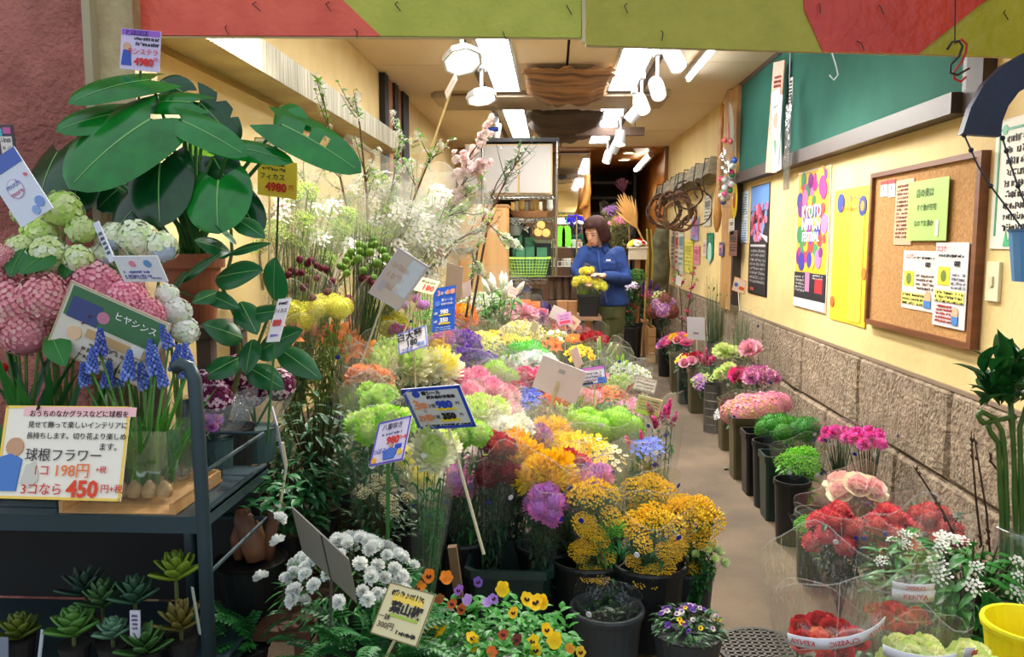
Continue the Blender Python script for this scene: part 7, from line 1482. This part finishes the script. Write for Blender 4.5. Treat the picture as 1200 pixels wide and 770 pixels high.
# pine cupboard
px0, px1 = xat(538, 7.3), xat(594, 7.3); b = MB(); zt_, zb_ = zat(242, 7.3), .0
pc = empty('pine_cupboard', ((px0 + px1) / 2, 7.5, 0), label='plain pine cupboard beside the wire rack', cat='cupboard'); hw = (px1 - px0) / 2
M_PINE = mat('pine_board', (206, 160, 104), rough=.5, col2=(190, 142, 86), scale=3, stretch=(5, 5, .4))
b = MB(); b.box(-hw, -.2, 0, hw, .2, zt_); build(b, 'body', M_PINE, pc); b = MB(); b.box(-hw - .01, -.21, zt_, hw + .01, .2, zt_ + .02); build(b, 'top_board', mat('pine_top', (180, 134, 80), rough=.5), pc)
b = MB(); b.box(-hw + .01, -.215, .05, hw - .012, -.2, zt_ - .02); build(b, 'door', M_PINE, pc)
# things on the wire rack
def shelf_y(k): return zsh[k] + .006
GF = mat('floral_foam', (66, 124, 90), rough=.9, col2=(54, 106, 76), scale=40)
bz = zat(324, YK)
gb = empty('green_basket', (xat(619, YK), YK + .12, bz), label='light green plastic mesh basket on the lower wire shelf', cat='basket')
BGc = cm((166, 208, 90), rough=.45); hw1, hw2, hh_ = px2m(20, YK), px2m(25, YK), px2m(21, YK)
m = MB()
for (ax_, s_) in ((0, -1), (0, 1), (1, -1), (1, 1)):
    n = 13
    for i in range(n + 1):
        t = -1 + 2 * i / n
        a = (t * hw1, s_ * .11, .0) if ax_ == 0 else (s_ * hw1, t * .11, 0); c = (t * hw2, s_ * .14, hh_) if ax_ == 0 else (s_ * hw2, t * .14, hh_); m.tube([a, c], .0042, 4)
    for k in range(7):
        q = k / 6; wx = hw1 + (hw2 - hw1) * q; wy = .11 + .03 * q; z = hh_ * q
        m.tube([(-wx, s_ * wy, z), (wx, s_ * wy, z)] if ax_ == 0 else [(s_ * wx, -wy, z), (s_ * wx, wy, z)], .0042, 4)
build(m, 'mesh_wall', BGc, gb); b = MB(); b.box(-hw1, -.11, -.004, hw1, .11, .004); build(b, 'base', BGc, gb)
b = MB()
for s_ in (-1, 1): b.box(-hw2 - .012, s_ * .145 - .008, hh_ - .006, hw2 + .012, s_ * .145 + .008, hh_ + .012); b.box(s_ * (hw2 + .004) - .008, -.15, hh_ - .006, s_ * (hw2 + .004) + .008, .15, hh_ + .012)
build(b, 'rim', BGc, gb)
for k, (lab, x0, x1, y0, y1) in enumerate((('green foam brick standing tallest in the basket', 600, 611, 275, 304), ('green foam brick behind the middle of the basket', 615, 626, 278, 304), ('green foam brick lying low in the basket, on the pine side', 605, 615, 290, 306), ('green foam brick in front of the middle one', 616, 626, 290, 306), ('green foam brick at the post end of the basket', 629, 641, 290, 306))):
    b = MB(); hw = px2m(x1 - x0, YK) / 2; b.box(-hw, -.035, 0, hw, .035, zat(y0, YK) - bz - .01); tag(build(b, 'foam_brick', GF, loc=(xat((x0 + x1) / 2, YK), YK + .12 + (.05 if k < 2 else -.04), bz + .01)), lab, 'foam brick', 'foam bricks in the green basket')
for lab, px, py, r_, h_, c in (('grey stacked bowls on the middle wire shelf', 603, 268, .09, .10, (110, 116, 110)), ('pale grey dish under the wood slices', 636, 277, .10, .035, (176, 180, 176)), ('small grey pot at the shelf end', 601, 258, .06, .09, (90, 100, 100))):
    b = MB(); b.lathe([(r_ * .6, 0), (r_, h_), (r_ * 1.04, h_), (r_ * .94, h_ - .006), (r_ * .5, .01), (.001, .01)], 20); P = at(px, py + 8, YK + .1); tag(build(b, 'bowl', cm(c, rough=.5), loc=(P.x, P.y, max(P.z, bz + .05))), lab, 'bowl')
for k, (px, py) in enumerate(((631, 272), (640, 273), (634, 264))):
    P = at(px, py, YK + .05); b = MB(); b.lathe([(.045, -.06), (.05, 0), (.05, .06)], 14); o = build(b, 'wood_slice', cm((90, 66, 34), rough=.8), loc=P, rot=(math.pi / 2, 0, 0)); tag(o, ('cut log end lying beside the shelf post', 'cut log end closest to the steel post', 'cut log end resting on the other two')[k], 'log', 'cut logs on the wire shelf'); b = MB(); b.lathe([(.04, .061), (.04, .063)], 14); build(b, 'cut_face', cm((206, 170, 90), rough=.7), o)
m = MB(); P = at(617, 262, YK + .1)
for k in range(60): a = Vector((R(-.12, .12), R(-.06, .06), R(-.07, .09))); m.tube([a, a + Vector((R(-.05, .05), R(-.05, .05), R(-.05, .05)))], .004, 4, k % 2)
tag(build(m, 'dried_material', [cm((226, 206, 160), rough=.7), cm((236, 232, 220), rough=.6)], loc=P), 'tangle of pale dried stems on the middle wire shelf', 'dried stems', kind='stuff')
b = MB(); P = at(622, 242, YK + .1); b.lathe([(.16, -.03), (.19, .03), (.2, .03), (.17, -.02), (.001, -.02)], 22, 0, None, 1, .6); tag(build(b, 'wicker_tray', mat('wicker', (140, 96, 56), rough=.8, bump=.8, bscale=90), loc=(P.x, P.y, zsh[1] + .04)), 'brown wicker tray under the cupboard shelf', 'tray')
for lab, x0, x1, y0, y1, c, Yb in (('orange paper bag on the floor shelf, wider one', 609, 622, 351, 376, (240, 120, 30), YK + .05), ('orange paper bag next to the wider one', 622, 633, 353, 378, (232, 110, 24), YK + .02), ('dark violet box beside the orange bags', 634, 646, 353, 380, (50, 34, 96), YK + .05), ('dark brown folded bag above the orange bags', 620, 637, 338, 352, (64, 52, 34), YK + .2), ('blue folded cloth above the orange bags', 602, 622, 335, 342, (60, 100, 170), YK + .22), ('brown folded cardboard above the blue cloth', 604, 626, 329, 335, (150, 90, 50), YK + .22), ('white paper roll beside the orange bags', 594, 606, 350, 374, (214, 206, 190), YK + .05)):
    P = at((x0 + x1) / 2, y1, Yb); hw = px2m(x1 - x0, Yb) / 2; hh_ = px2m(y1 - y0, Yb); m = MB(); m.loft([[(x * hw * q, y * .06 * q2, z) for x, y in ((-1, -1), (-.1, -.9), (1, -1), (1, 1), (0, .9), (-1, 1))] for q, q2, z in ((.95, 1, 0), (1, 1, hh_ * .3), (.97, .8, hh_ * .8), (1, .5, hh_))]); tag(build(m, 'paper_bag' if 'bag' in lab else 'packed_item', cm(c, rough=.6), loc=P), lab, 'bag' if 'bag' in lab else 'packed item')
GLS = ((206, 170, 90), (226, 214, 180), (150, 120, 60), (190, 196, 186), (120, 96, 60))
for k in range(9):
    P = at(601 + 5.4 * k, 250, YK + .12 + .06 * (k % 2)); r_ = .022 + .006 * (k % 3); b = MB(); b.lathe([(r_ * .7, 0), (r_, .03), (r_ * .8, .07 + .012 * (k % 3)), (r_ * .9, .085 + .012 * (k % 3)), (r_ * .6, .08), (.001, .01)], 12)
    tag(build(b, 'small_vase', mat('small_glaze_%d' % (k % 5), GLS[k % 5], rough=.15), smooth=True, loc=(P.x, P.y, zsh[1] + .075)), '%s small glazed vase in the row under the white cupboard, %s from the pine side' % (('golden', 'ivory', 'bronze', 'grey', 'brown')[k % 5], ('first', 'second', 'third', 'fourth', 'fifth', 'sixth', 'seventh', 'eighth', 'ninth')[k]), 'vase', 'small vases on the wire rack')
for k, (lab, x0, x1, y0, c) in enumerate((('dark green flat carton behind the basket', 598, 622, 262, (40, 66, 56)), ('black flat carton behind the basket', 622, 646, 282, (30, 30, 32)))):
    P = at((x0 + x1) / 2, 324, YK + .3); hw = px2m(x1 - x0, YK) / 2; b = MB(); b.box(-hw, -.02, 0, hw, .02, zat(y0, YK) - bz); b.box(-hw, -.022, (zat(y0, YK) - bz) * .5, hw, -.02, (zat(y0, YK) - bz) * .52, 1); tag(build(b, 'flat_carton', [cm(c, rough=.7), cm(tuple(int(v * 1.6) for v in c), rough=.7)], loc=(P.x, P.y, zsh[2] + .008)), lab, 'carton')
# work table with the black bucket of yellow tulips
YT = 6.75; tz = zat(371, YT); x0, x1 = xat(654, YT), xat(706, YT)
tb = empty('work_table', ((x0 + x1) / 2, YT + .2, 0), label='small wooden work table in front of the person', cat='table'); hw = (x1 - x0) / 2
b = MB(); b.box(-hw, -.22, tz - .03, hw, .2, tz); build(b, 'table_top', mat('table_wood', (150, 112, 84), rough=.5), tb)
b = MB(); b.box(-hw + .03, -.19, .02, .04, -.17, tz - .03); build(b, 'front_panel', cm((76, 58, 70), rough=.6), tb)
for sx in (-1, 1):
    for sy in (-1, 1): b = MB(); b.box(sx * (hw - .03) - .015, sy * .17 - .015, 0, sx * (hw - .03) + .015, sy * .17 + .015, tz - .03); build(b, 'leg', cm((60, 44, 40), rough=.6), tb)
P = at(690, 371, YT); bucket('square_bucket', 'black square bucket of yellow tulips on the work table', (P.x, P.y + .08, tz), px2m(13, YT), zat(345, YT) - tz, (20, 22, 22), 'square')
D('tulip_bouquet', 'yellow tulip bouquet with film, left in the black bucket', 681, 331, 10, [(H('tulip', (238, 230, 90), LEMON), 5.4, 9, 'tulip')], Y=YT + .08, L=.34, fol=('grass', (150, 190, 50)), wrap='crisp', lean=(-.12, -.1), dots=0)
D('tulip_bouquet', 'yellow tulip bouquet with film, right in the black bucket', 700, 335, 11, [(H('tulip', (240, 234, 100), LEMON), 5.6, 10, 'tulip')], Y=YT + .1, L=.32, fol=('grass', (150, 190, 50)), wrap='crisp', lean=(.15, -.1), dots=0)
D('tulip_bouquet', 'yellow tulip bouquet standing taller behind the person\'s hand', 689, 320, 8, [(H('tulip', (238, 230, 90), LEMON), 5, 6, 'tulip')], Y=YT + .14, L=.4, fol=('grass', (150, 190, 50)), wrap='crisp', lean=(0, 0), dots=0)
b = MB(); P = at(665, 370, YT + .18); b.box(-.09, -.06, 0, .08, .06, .12); b.box(-.004, -.061, 0, .004, -.06, .12, 1); tag(build(b, 'parcel', [cm((170, 120, 72), rough=.7), cm((120, 80, 44), rough=.6)], loc=(P.x, P.y, tz)), 'brown cardboard parcel on the work table', 'parcel')
for k, (px, lab) in enumerate(((646, 'dark brown tall vase by the steel post'), (655, 'dark brown tall vase, second from the post'), (664, 'dark brown tall vase, third from the post'), (672, 'dark brown tall vase nearest the tulips'))):
    P = at(px, 352, 7.4); b = MB(); b.lathe([(.04, 0), (.035, .02), (.032, .16), (.042, .22), (.045, .22), (.03, .2), (.001, .02)], 14); tag(build(b, 'tall_vase', mat('brown_glaze', (74, 54, 40), rough=.3), smooth=True, loc=P), lab, 'vase', 'tall brown vases')
b = MB(); b.box(xat(642, 7.4), 7.3, zat(352, 7.4) - .03, xat(677, 7.4), 7.5, zat(352, 7.4)); b.box(xat(643, 7.4), 7.45, 0, xat(645, 7.4), 7.48, zat(352, 7.4) - .03); b.box(xat(675, 7.4), 7.45, 0, xat(677, 7.4), 7.48, zat(352, 7.4) - .03); tag(build(b, 'vase_shelf', cm((84, 64, 48), rough=.6)), 'low brown shelf under the tall vases', 'shelf')
# wire basket shelf of small things between rack and person
for z_py, lab, cols in ((312, 'white wire tray of small pots behind the tulips', ((206, 206, 200), (120, 90, 66), (190, 180, 160))), (290, 'white wire tray of ribbon rolls above the first', ((226, 222, 210), (190, 206, 190), (150, 120, 90)))):
    P = at(663, z_py, 8.2); r = empty('wire_tray', P, label=lab, cat='tray'); m = MB()
    for z in (0, .05): m.tube([(-.16, -.1, z), (.16, -.1, z), (.16, .1, z), (-.16, .1, z), (-.16, -.1, z)], .004, 4)
    for i in range(9): x = -.16 + .04 * i; m.tube([(x, -.1, .05), (x, -.1, 0), (x, .1, 0), (x, .1, .05)], .003, 4)
    build(m, 'wire_frame', cm((222, 220, 214), rough=.4), r)
    for i in range(6): b = MB(); b.lathe([(.02, 0), (.026, .07), (.02, .075)], 10); o = build(b, 'small_roll', cm(cols[i % 3], rough=.5), r, loc=(-.12 + .05 * i, R(-.05, .05), .004))
    for s_ in (-1, 1): b = MB(); b.tube([(s_ * .16, .1, 0), (s_ * .16, .1, -P.z)], .005, 5); build(b, 'upright', M_CHR, r)
# lime mesh bags
for lab, px in (('lime green net bag hanging by the rack, nearer the post', 657), ('lime green net bag hanging next to the first', 664)):
    P = at(px, 277, 8.0); b = MB(); b.loft([[(x * .045 * q, y * .02, z) for x, y in ((-1, -1), (1, -1), (1, 1), (-1, 1))] for q, z in ((.95, -.10), (1, 0), (.9, .07), (.5, .10))]); o = build(b, 'net_bag', mat('lime_net', (120, 220, 40), rough=.5, bump=.5, bscale=120), loc=P); tag(o, lab, 'bag', 'lime net bags'); b = MB(); b.tube([(0, 0, .1), (0, 0, .22)], .004, 5); build(b, 'cord', cm((90, 190, 40), rough=.5), o)
b = MB(); q0, q1 = at(648, 254, 8.0), at(676, 254, 8.0); b.tube([q0, q1], .006, 6); b.tube([q1, (q1.x, q1.y, 0)], .008, 6); b.tube([q0, (q0.x, q0.y, 0)], .008, 6); tag(build(b, 'hanging_rail', M_CHR), 'chrome rail carrying the lime net bags', 'rail')
# purple flowers, greenery and colourful bunches behind the person
D('blue_flower_bunch', 'blue-violet artificial flower bunch behind the person', 674, 256, 11, [(H('sedum', (58, 50, 200), (90, 80, 220)), 7, 6)], Y=9.0, L=.5, wrap=None, fol=('dense', (30, 60, 110)))
D('green_foliage_bunch', 'dark green and blue foliage bunch below the blue-violet flowers', 680, 280, 12, [(H('spray', (30, 110, 60), (20, 60, 120), G_DARK), 8, 5, 'spray')], Y=8.8, L=1.36, wrap=None, fol=('dense', (24, 90, 50)), lean=(0, 0))
D('mixed_dried_bunch', 'colourful dried flower bunch behind the person\'s head', 726, 258, 14, [(H('sedum', (170, 150, 60), (120, 130, 60)), 6, 5), (H('star', (190, 90, 130), LPINK), 6, 5), (H('sedum', (190, 170, 90), (150, 110, 50)), 6, 4)], Y=10.5, L=.7, wrap='crisp', fol=('dense', (110, 120, 50)), dots=0)
D('mixed_dried_bunch', 'violet and olive dried bunch over the person\'s shoulder', 716, 246, 10, [(H('star', (140, 90, 150), LILAC), 6, 5), (H('sedum', (150, 150, 60), (120, 130, 60)), 5, 4)], Y=10.7, L=.6, wrap='crisp', fol=('dense', (90, 110, 50)), dots=0)
D('potted_flowers', 'yellow and white flower arrangement on the cream box', 747, 283, 11, [(H('gerb', YEL, GOLD), 4.5, 7), (H('gerb', WHITE, YEL), 4.5, 7), (H('rose', RED, CORAL), 3, 4)], Y=9.6, L=.12, wrap=None, fol=('dense', G_MID))
P = at(747, 304, 9.6); cbx = empty('cream_box', (P.x, P.y, P.z), label='cream box stand under the yellow and white flowers', cat='box'); b = MB(); b.box(-.10, -.08, 0, .10, .08, .13); build(b, 'body', cm((214, 200, 170), rough=.5), cbx); b = MB(); b.box(-.115, -.09, .13, .115, .09, .15); build(b, 'lid', cm((226, 214, 190), rough=.5), cbx)
b = MB(); b.box(-.03, -.03, -P.z, .03, .03, 0); build(b, 'post', cm((150, 100, 56), rough=.6), cbx)
D('green_plant', 'leafy green plant beside the person\'s hip', 742, 322, 16, [(H('spray', (90, 140, 60), G_MID, G_MID), 8, 4, 'spray')], Y=9.2, L=.6, wrap=None, fol=('dense', (44, 100, 44)))
D('lilac_plant', 'white-lilac flowering plant at the person\'s elbow side', 734, 334, 13, [(H('star', (226, 214, 232), LILAC), 6, 8)], Y=8.9, L=.55, wrap=None, fol=('dense', (44, 100, 50)))
for k, (lab, px, Y) in enumerate((('black floor bucket behind the person, nearest her', 738, 9.0), ('black floor bucket behind the person, middle one', 743, 9.5), ('black floor bucket behind the person, farthest', 748, 10.2))):
    P = at(px, 360, Y); bucket('flower_bucket', lab, (P.x, P.y, 0), .10, .42, BK, 'round', group='buckets along the stone wall')
for lab, px in (('thin green bamboo cane standing by the log', 762), ('thin green bamboo cane nearest the plant', 757)):
    b = MB(); b.tube([at(px, 392, 10.4), at(px + 3, 300, 10.4), at(px + 1, 268, 10.4)], .012, 6); tag(build(b, 'bamboo_cane', cm((150, 140, 60), rough=.5)), lab, 'cane')
# honey driftwood trunk, dried fan leaf
b = MB(); q = [at(x, y, 10.8) for x, y in ((691, 402), (688, 262), (687, 240), (688, 205))]; b.tube(q, [.05, .05, .055, .04], 10); b.tube([at(x, y, 10.7) for x, y in ((688, 205), (689, 225), (686, 238), (680, 245))], [.035, .045, .05, .02], 9)
tag(build(b, 'driftwood_trunk', mat('honey_log', (206, 146, 66), rough=.5, col2=(180, 116, 46), scale=5), smooth=True), 'honey-coloured driftwood trunk standing behind the person', 'trunk')
def fan(name, lab, bpx, tpx, wpx, Y, c):
    r = empty(name, at(*bpx, Y), label=lab, cat='dried leaf'); O_ = r.location.copy(); A, T = Vector((0, 0, 0)), at(*tpx, Y) - O_; ax = T - A; sd_ = Vector((ax.z, 0, -ax.x)).normalized(); Wd = px2m(wpx, Y); N = 11
    for k in range(N):
        t = k / (N - 1) * 2 - 1; tip = ax * (1 - .28 * t * t + R(-.04, .04)) + sd_ * Wd * .5 * t; m_ = tip * .5; wv = sd_ * Wd * .075; off = Vector((0, .02 if k % 2 else -.02, 0)); b = MB(); b.add([A, m_ - wv + off, m_ + wv - off, tip], [(0, 2, 3, 1)]); o = build(b, 'leaf_ray', cm(c, rough=.6), r); o.modifiers.new('t', 'SOLIDIFY').thickness = .006
    b = MB(); b.tube([A, A - ax.normalized() * .2 + Vector((.03, 0, -.06)), Vector((.10, .05, -O_.z))], .012, 6); build(b, 'stalk', cm((200, 160, 90), rough=.6), r)
fan('dried_palm_fan', 'large golden dried palm fan leaf at the back', (747, 268), (727, 228), 26, 9.8, (226, 176, 104))
fan('dried_palm_fan', 'dark burgundy dried leaf above the golden fan', (731, 226), (727, 208), 16, 11.0, (70, 16, 30))
# ================================================================== PERSON
YQ = 7.15
pe = empty('person', (at(710, 400, YQ).x, YQ, 0), label='person with dark brown bob hair in a blue denim shirt and olive trousers, arranging tulips', cat='person'); O = pe.location.copy()
def q3(px, py, dy=0.0): return at(px, py, YQ + dy) - O
def ring(c, rx, ry, ax=None, n=14, tw=0.0):
    ax = Vector(ax or (0, 0, 1)).normalized(); x = Vector((1, 0, 0)); x = (x - ax * x.dot(ax)).normalized(); y = ax.cross(x)
    return [c + x * rx * math.cos(2 * math.pi * j / n + tw) + y * ry * math.sin(2 * math.pi * j / n + tw) for j in range(n)]
def limb(m, pts, rs, n=12):
    pts = [Vector(p) for p in pts]; m.tube(pts, rs, n)
    m.ball(pts[0], rs[0] * .98, n, 8); m.ball(pts[-1], rs[-1] * .98, n, 8)
def finish_body(o, vox, sm=6):
    r_ = o.modifiers.new('join', 'REMESH'); r_.mode = 'VOXEL'; r_.voxel_size = vox; r_.use_smooth_shade = True
    s_ = o.modifiers.new('soft', 'SMOOTH'); s_.iterations = sm; s_.factor = .5
mpx = YQ / FPX
hipz, crotch = q3(712, 352).z, q3(712, 366).z
hip = q3(713, 352); nk = q3(703, 291); shL, shR = q3(686, 297, .0), q3(724, 298, .02); elL, elR = q3(675, 318, -.10), q3(734, 328, -.06); hdL, hdR = q3(684, 326, -.26), q3(707, 323, -.26)
knL, knR = q3(706, 402, -.03), q3(720, 404, .03); ftL, ftR = Vector((q3(706, 402).x, -.02, .07)), Vector((q3(722, 402).x, .06, .07))
HC = q3(698, 272, -.06)
HR = (Matrix.Rotation(math.radians(-38), 3, 'Z') @ Matrix.Rotation(math.radians(24), 3, 'X')).to_4x4()
SK = mat('skin', (226, 172, 146), rough=.5, transl=.05)
m = MB()
m.loft([ring(q3(712, 362), .135, .10), ring(hip, .15, .105), ring(q3(710, 335), .125, .09), ring(q3(707, 315), .145, .10), ring(q3(705, 300), .16, .09), ring(q3(704, 293), .09, .06), ring(nk, .052, .055), ring(HC + Vector((0, .01, -.07)), .048, .052)])
for a, k_, f_ in ((q3(706, 362), knL, ftL), (q3(720, 362), knR, ftR)): limb(m, [a, a.lerp(k_, .5), k_, k_.lerp(f_, .4), f_], [.082, .072, .054, .052, .036])
for f_ in (ftL, ftR): limb(m, [f_ + Vector((0, .03, -.03)), f_ + Vector((-.01, -.10, -.045)), f_ + Vector((-.02, -.17, -.05))], [.036, .036, .024])
for s_, e_, h_ in ((shL, elL, hdL), (shR, elR, hdR)): limb(m, [s_, s_.lerp(e_, .5), e_, e_.lerp(h_, .5), h_], [.052, .044, .038, .034, .026])
for h_, e_ in ((hdL, elL), (hdR, elR)):
    d = (h_ - e_).normalized(); sdv = d.cross(Vector((0, 0, 1))).normalized(); up_ = sdv.cross(d)
    m.loft([[h_ + d * t + sdv * x * w_ + up_ * z * .014 for x, z in ((-1, -1), (1, -1), (1, 1), (-1, 1))] for t, w_ in ((0, .026), (.04, .038), (.085, .036))])
    for i in range(4):
        o_ = sdv * (-.028 + .019 * i); L_ = (.062, .074, .070, .056)[i]; b0 = h_ + d * .08 + o_; m.tube([b0, b0 + d * L_ * .5 - up_ * .008, b0 + d * L_ * .85 - up_ * .026], [.0095, .009, .0075], 8)
    b0 = h_ + d * .02 - sdv * .034; m.tube([b0, b0 + d * .035 - sdv * .018 - up_ * .01, b0 + d * .06 - sdv * .014 - up_ * .02], [.011, .010, .008], 8)
hm = Matrix.Translation(HC) @ HR
# head: skull, jaw, nose, ears in head space (-Y is the face)
m.ball((0, .012, .035), .088, 16, 12, 0, hm, sz=1.06); m.loft([[hm @ Vector((x * wx, -.012 + y * wy, z)) for x, y in ((1, -.2), (.72, -.78), (0, -1), (-.72, -.78), (-1, -.2), (-.7, .6), (0, .8), (.7, .6))] for wx, wy, z in ((.026, .066, -.105), (.050, .082, -.085), (.064, .086, -.045), (.072, .088, 0), (.074, .086, .04))])
m.loft([[hm @ Vector((x * w_, -.095 - d_, z)) for x in (-1, 1)] + [hm @ Vector((x * w_, -.08, z)) for x in (1, -1)] for w_, d_, z in ((.015, .018, -.028), (.012, .014, -.012), (.007, .002, .014))])
for s_ in (-1, 1): m.ball((s_ * .078, .015, -.005), .022, 8, 6, 0, hm, sz=1.5)
body = build(m, 'body', SK, pe, smooth=True); finish_body(body, .0085, 5)
EYE, LIP = cm((36, 22, 20), rough=.3), cm((184, 84, 80), rough=.5)
for s_ in (-1, 1):
    b = MB(); b.ball((s_ * .032, -.083, .006), .013, 10, 6, 0, None, sz=.45); build(b, 'eye', EYE, body, smooth=True, M=hm)
    b = MB(); b.tube([(s_ * .018, -.094, .026), (s_ * .034, -.092, .031), (s_ * .05, -.08, .026)], .0035, 5); build(b, 'eyebrow', cm((50, 32, 26), rough=.7), body, M=hm)
b = MB(); b.tube([(-.02, -.092, -.062), (0, -.099, -.060), (.02, -.092, -.062)], [.003, .006, .003], 8); build(b, 'mouth', LIP, body, smooth=True, M=hm)
HAIR = mat('dark_brown_hair', (44, 22, 19), rough=.6, spec=.2, col2=(66, 34, 28), scale=30, stretch=(8, 8, .6), bump=.5, bscale=80)
m = MB(); rows, cols_ = 13, 30; vs = []; fs = []
for i in range(rows):
    t = i / (rows - 1)
    for j in range(cols_):
        a = 2 * math.pi * j / cols_; front = -math.sin(a)     # 1 at the face
        lim = 1.0 if front < .62 else (.60 if front > .72 else .8)
        tt = t * lim; ph = tt * 2.1
        if ph < 1.35: rr = math.sin(ph) * .106; z = .045 + math.cos(ph) * .098
        else: rr = .104 + .012 * math.sin((ph - 1.35) * 2.2) - .014 * max(0, ph - 1.85); z = .045 + math.cos(1.35) * .098 - (ph - 1.35) * .20
        w_ = 1 + .02 * math.sin(9 * a + i)
        vs.append((rr * w_ * math.cos(a), rr * 1.12 * w_ * math.sin(a) + .008, z))
for i in range(rows - 1):
    for j in range(cols_): a = i * cols_ + j; b_ = i * cols_ + (j + 1) % cols_; fs.append((a, a + cols_, b_ + cols_, b_))
m.add(vs, fs); hr = build(m, 'hair', HAIR, pe, smooth=True, M=hm); hr.modifiers.new('t', 'SOLIDIFY').thickness = .016
DEN = mat('blue_denim', (22, 48, 104), rough=.85, col2=(34, 66, 128), scale=9, bump=.7, bscale=14)
m = MB()
m.loft([ring(q3(715, 358), .17, .125), ring(q3(714, 350), .172, .125), ring(q3(711, 335), .158, .115), ring(q3(708, 318), .168, .12), ring(q3(706, 305), .182, .112), ring(q3(705, 297), .165, .095), ring(q3(704, 292), .085, .07), ring(q3(703, 289), .066, .066)])
for s_, e_, h_ in ((shL, elL, hdL), (shR, elR, hdR)): limb(m, [s_, s_.lerp(e_, .5), e_, e_.lerp(h_, .45), e_.lerp(h_, .86)], [.074, .066, .06, .054, .047])
sh_ = build(m, 'shirt', DEN, pe, smooth=True); finish_body(sh_, .011, 5)
for s_ in (-1, 1):
    b = MB(); c0 = q3(703, 289, -.06); b.add([c0 + Vector((s_ * .012, -.01, .022)), c0 + Vector((s_ * .07, .03, .03)), c0 + Vector((s_ * .075, -.005, -.03)), c0 + Vector((s_ * .03, -.045, -.055))], [(0, 1, 2, 3)]); o = build(b, 'collar', DEN, sh_); o.modifiers.new('t', 'SOLIDIFY').thickness = .01
b = MB(); b.tube([q3(701, 294, -.115), q3(702, 306, -.14), q3(704, 322, -.145), q3(708, 340, -.14), q3(711, 355, -.145)], .006, 6); build(b, 'placket', mat('denim_seam', (52, 88, 160), rough=.7), sh_)
b = MB(); b.box(-.05, 0, -.07, .05, .008, .0); b.box(-.05, -.004, -.02, .05, .002, .004, 1); build(b, 'pocket', [DEN, MATS['denim_seam']], sh_, loc=q3(714, 306, -.128), rot=(0, 0, .25))
b = MB(); b.box(-.02, -.003, -.008, .02, .003, .008); build(b, 'name_badge', cm((220, 220, 224), rough=.4), sh_, loc=q3(713, 305, -.142), rot=(0, 0, .25))
OLV = mat('olive_cotton', (74, 78, 40), rough=.85, col2=(88, 90, 50), scale=8, bump=.4, bscale=18)
m = MB(); m.loft([ring(q3(713, 372), .145, .11), ring(q3(713, 360), .158, .115), ring(q3(713, 349), .15, .11)])
for a, k_, f_ in ((q3(706, 362), knL, ftL), (q3(720, 362), knR, ftR)): limb(m, [a, a.lerp(k_, .5), k_, k_.lerp(f_, .5), f_ + Vector((0, 0, .03))], [.098, .09, .078, .07, .062])
tr_ = build(m, 'trousers', OLV, pe, smooth=True); finish_body(tr_, .011, 4)
for f_ in (ftL, ftR):
    m = MB(); m.loft([[f_ + Vector((x * w_ - .01, y, z)) for x in (-1, 1)] + [f_ + Vector((x * w_ * .8 - .01, y, z2)) for x in (1, -1)] for y, w_, z, z2 in ((.06, .03, -.07, -.02), (.02, .044, -.07, .03), (-.06, .046, -.07, .01), (-.13, .05, -.07, -.015), (-.19, .034, -.07, -.04))]); build(m, 'shoe', cm((40, 36, 36), rough=.5), pe)
# trimmed leaves lying on the floor
m = MB(); rl = random.Random(2)
for px, py in ((722, 395), (728, 392), (736, 397), (742, 393), (746, 400), (730, 400), (812, 478), (780, 434), (786, 460), (852, 548), (770, 408)):
    p = on_z(px, py, .004); m.leaf(Matrix.Translation(p) @ Matrix.Rotation(rl.uniform(0, 6), 4, 'Z'), rl.uniform(.04, .1), .03, .3, .1, 4)
o = tag(build(m, 'fallen_leaves', leaf_mat((110, 150, 60))), 'scattered trimmed green leaves on the concrete floor', 'leaves', kind='stuff')
finish_texts()
S.cycles.transparent_max_bounces = 24
